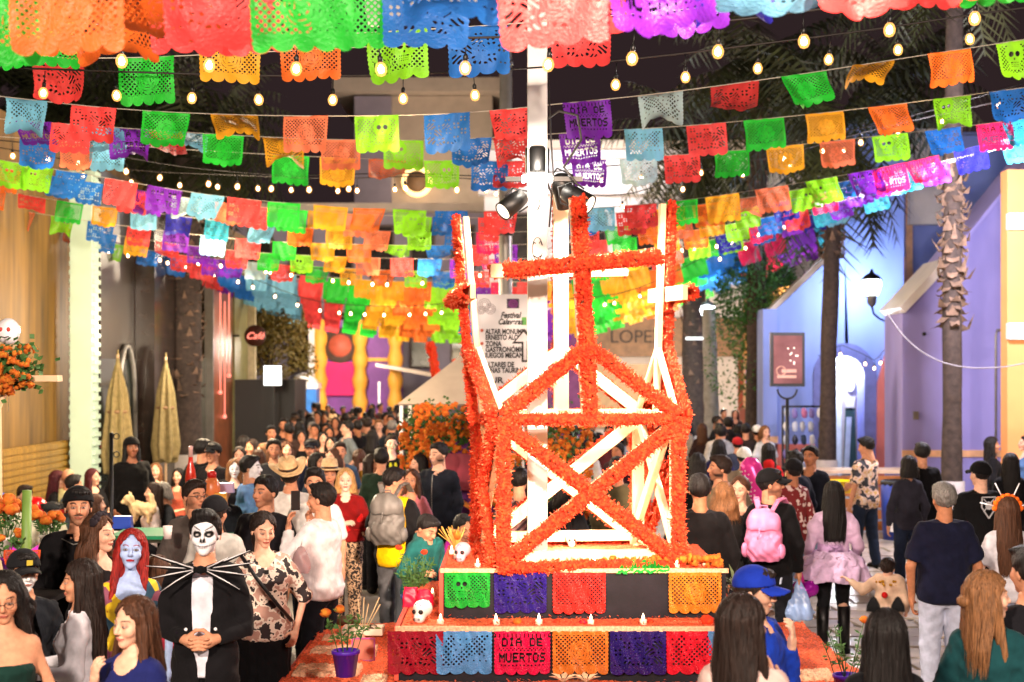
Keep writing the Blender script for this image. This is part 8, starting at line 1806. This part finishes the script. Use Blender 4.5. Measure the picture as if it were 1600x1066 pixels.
e.build('shaft', M_BLACKM, lpst)
for dz in (-.03, -.22): e = MB(); e.tube([(.02, 0, zt_ + dz), (.05 + .0, 0, zt_ + dz + .02)] + [(.055 + .03 * math.cos(a), 0, zt_ + dz - .01 + .03 * math.sin(a)) for a in np.linspace(1.5, -3.5, 9)], .006, 5); e.build('hook', M_BLACKM, lpst)
def table(label, px, Y, w_, d_, col, z=.74):
    t = thing('table', label, 'table', ((px - 800) / FPX * Y, Y, 0)); e = MB(); e.box((0, 0, z), (w_, d_, .035)); e.build('top', M_PLAST, t, col)
    for sx_ in (-1, 1):
        for sy_ in (-1, 1): e = MB(); e.bar((sx_ * (w_ / 2 - .06), sy_ * (d_ / 2 - .06), 0), (sx_ * (w_ / 2 - .06), sy_ * (d_ / 2 - .06), z - .02), .045); e.build('leg', M_BLACKM, t)
    return t
table('table with bright pink cloth behind the blue faced woman', 240, 11.2, 1.1, .8, '#c81c6a', .86); table('green topped table under the big red bottle', 298, 14.6, 1.5, .8, '#2c9a6a', .98); table('pale grey table in front of the two seated women at the left', 175, 15.0, 1.3, .8, '#c8c0b8', .9); table('low dark table with flower vases at the far left', 20, 9.9, .9, 1.8, '#2a2624', 1.12)
bt = thing('sauce_bottle', 'oversized red sauce bottle with white cap on the green table', 'bottle', at(298, 772, 14.4)); e = MB(); e.lathe([(.085, 0), (.09, .04), (.09, .22), (.075, .30), (.042, .40), (.036, .47)], n=18); e.build('glass', mat('red_sauce', '#d83a2a', .15), bt); e = MB(); e.lathe([(.037, .47), (.036, .56), (.04, .565), (.04, .60), (.02, .61)], n=14); e.build('neck_wrap', mat('pale_cap', '#e8b8b0', .3), bt); bt.scale = (.6, .6, .8)
bt = thing('sauce_bottle', 'squat orange squeeze bottle with red cap on the green table', 'bottle', at(331, 778, 14.1)); e = MB(); e.lathe([(.07, 0), (.085, .05), (.08, .14), (.045, .20)], n=16); e.build('body', mat('orange_plastic', '#e8804a', .3), bt); e = MB(); e.lathe([(.046, .20), (.046, .25), (.02, .27)], n=14); e.build('cap', mat('red_plastic', '#d02020', .3), bt)
for i, (px, py, Y, col, lb) in enumerate(((262, 842, 11.0, '#e8d8d4', 'clear white cup on the pink table'), (192, 826, 11.3, '#2a4ab0', 'blue box at the left end of the pink table'), (352, 770, 14.4, '#c0a8d0', 'lilac napkin packet on the green table'), (345, 786, 13.9, '#e8a030', 'yellow crisp packet at the front of the green table'), (185, 742, 19.5, '#2a5ac8', 'blue crate at the foot of the lamp pole'), (166, 700, 24, '#d03a6a', 'small printed sticker board on the left parasol'))):
    c = at(px, py, Y); t = thing('small_container', lb, 'container', c); e = MB()
    if i in (0,): e.lathe([(.028, 0), (.038, .10), (.035, .10), (.026, .01)], n=14)
    else: e.box((0, 0, .05), (.12 + .03 * (i % 3), .09, .10), taper=.92)
    e.build('body', M_PLAST, t, col, bevel=.006 if i else 0)
# fluffy dog
c = p_dog['o'].location + Vector((-.10, -.26, .98)); dg = thing('dog', 'fluffy tan and white small dog held on the arm of the seated woman', 'dog', c); g = G((-.26, -.16, -.22), (.22, .16, .22), .010)
F = smin(cap(g, (-.03, 0, -.02), (.14, 0, -.04), .085, .075), ell(g, (-.12, -.02, .09), (.065, .06, .062)), .05); F = smin(F, cap(g, (-.14, -.03, .075), (-.195, -.05, .055), .030, .018), .02)
for s in (-1, 1): F = smin(F, cap(g, (-.11, s * .035, .14), (-.105, s * .045, .18), .02, .006), .012); F = smin(F, cap(g, (-.04, s * .05, -.08), (-.06, s * .05, -.19), .028, .022), .02); F = smin(F, cap(g, (.13, s * .05, -.08), (.13, s * .05, -.18), .030, .022), .02)
F = smin(F, cap(g, (.17, 0, .0), (.15, .0, .13), .045, .03), .03) + wob(g, 6, .012, 90) + wob(g, 7, .008, 160); V, Q = snet(g, F); link('fur', mesh_np('fur', V, Q, mat('tan_fur', '#d8b888', .9, 14, .25, .02)), dg); e = MB(); e.ball((-.212, -.055, .058), .010, 8); e.ball((-.165, -.075, .10), .007, 6); e.build('nose_and_eye', M_BLACKM, dg)
# red motorbike
mk = thing('motorbike', 'red motorbike parked against the gold shutter at the left edge', 'motorbike', (at(45, 0, 18.2).x, 18.2, 0), .15)
def wheel(x):
    e = MB(); e.tube([(x + .29 * math.cos(a), 0, .31 + .29 * math.sin(a)) for a in np.linspace(0, 6.283, 22)], .05, 8, cap=False); w_ = e.build('wheel', M_BLACKM, mk); e = MB()
    for k in range(5): a = k * 1.257; e.bar((x, 0, .31), (x + .25 * math.cos(a), 0, .31 + .25 * math.sin(a)), .03)
    e.build('spokes', M_GREYM, w_)
wheel(-.62); wheel(.62); g = G((-.7, -.2, .4), (.6, .2, 1.25), .018)
F = smin(cap(g, (-.25, 0, .88), (.10, 0, .92), .15, .13, ), cap(g, (-.25, 0, .85), (-.50, 0, .72), .12, .08), .08); F = smin(F, cap(g, (.1, 0, .80), (.55, 0, .92), .09, .06), .06); V, Q = snet(g, F); link('fairing', mesh_np('fairing', V, Q, mat('red_gloss', '#d0141a', .2, 4, .04, 0, coat=.5)), mk)
e = MB(); e.box((.30, 0, .93), (.50, .22, .08)); e.build('seat', M_BLACKM, mk, bevel=.02); e = MB(); e.tube([(-.62, 0, .31), (-.48, 0, .85), (-.42, 0, 1.08)], .03, 7); e.tube([(-.42, -.33, 1.12), (-.38, 0, 1.10), (-.42, .33, 1.12)], .016, 6); e.build('fork', M_GREYM, mk)
for s in (-1, 1): e = MB(); e.tube([(-.42, s * .25, 1.12), (-.45, s * .28, 1.28)], .008, 5); e.ball((-.45, s * .28, 1.32), (.03, .07, .05), 10); e.build('mirror', M_BLACKM, mk)
e = MB(); e.box((0, 0, .5), (.4, .22, .3)); e.build('engine', M_GREYM, mk, bevel=.03)
# marigold bunch with board and balloon at the left edge
lf = thing('marigold_branch', 'big bunch of orange marigolds on a flat board reaching in from the left edge', 'flowers', at(20, 585, 10.4)); leafmass([((-.22, 0, 0), (.13, 0, .02)), ((-.1, 0, .1), (.1, 0, .1))], 'foliage', lf, 8, M_LEAF, .05, 900, .07)
garland('marigold_heads', [((-.25, 0, .05), (.16, 0, .06), .30, (0, -1, .1), .10), ((-.2, 0, -.05), (.05, 0, -.06), .16, (0, -1, .1), .08)], lf, M_MARI2, 95, 210, (.016, .026)); e = MB(); e.box((.08, .05, -.03), (.50, .12, .045)); e.build('board', M_PINE, lf); e = MB(); e.tube([(-.05, .05, -.05), (-.12, .05, -.25), (-.1, .1, -3.2)], .02, 6); e.build('stake', M_PINE, lf)
bl = thing('skull_balloon', 'white balloon printed with a skull face at the left edge', 'balloon', at(13, 518, 10.6)); e = MB(); e.ball((0, 0, 0), (.085, .085, .10), 20); e.build('skin', mat('white_balloon', '#ece8ec', .2), bl)
for s in (-1, 1): e = MB(); e.ball((s * .028, -.078, .012), (.016, .01, .018), 8); e.build('printed_eye', mat('red_print', '#c03a30'), bl)
e = MB(); e.tube([(-.03, -.072, -.04), (0, -.08, -.048), (.03, -.072, -.04)], .004, 4); e.build('printed_mouth', M_BLACKM, bl); e = MB(); e.tube([(0, 0, -.10), (.01, 0, -.3), (.0, 0, -.6)], .002, 4); e.build('string', M_CORD, bl)
# green cane and papers in the left foreground
cn = thing('cane_stem', 'thick green cane standing at the left foreground with a magenta bow', 'plant', at(41, 870, 9.0) ); e = MB(); e.tube([(0, 0, -.3), (0, 0, .0), (.005, 0, .42)], [.035, .034, .030], 10); e.build('stem', mat('green_cane', '#6a8a3a', .5, 4, .2), cn)
e = MB()
for s in (-1, 1): e.prism([(0, .02), (s * .09, .08), (s * .08, -.03)], -.045, -.035)
e.build('bow', mat('magenta_ribbon', '#c02ac0', .5), cn)
op = thing('cut_paper', 'orange cut paper mat hanging over the low dark table', 'paper', at(35, 872, 8.9)); o = link('sheet', FM['rose'][0], op, '#f0602a'); o.scale = (.55, 1, .3); o.location = (0, 0, .05)
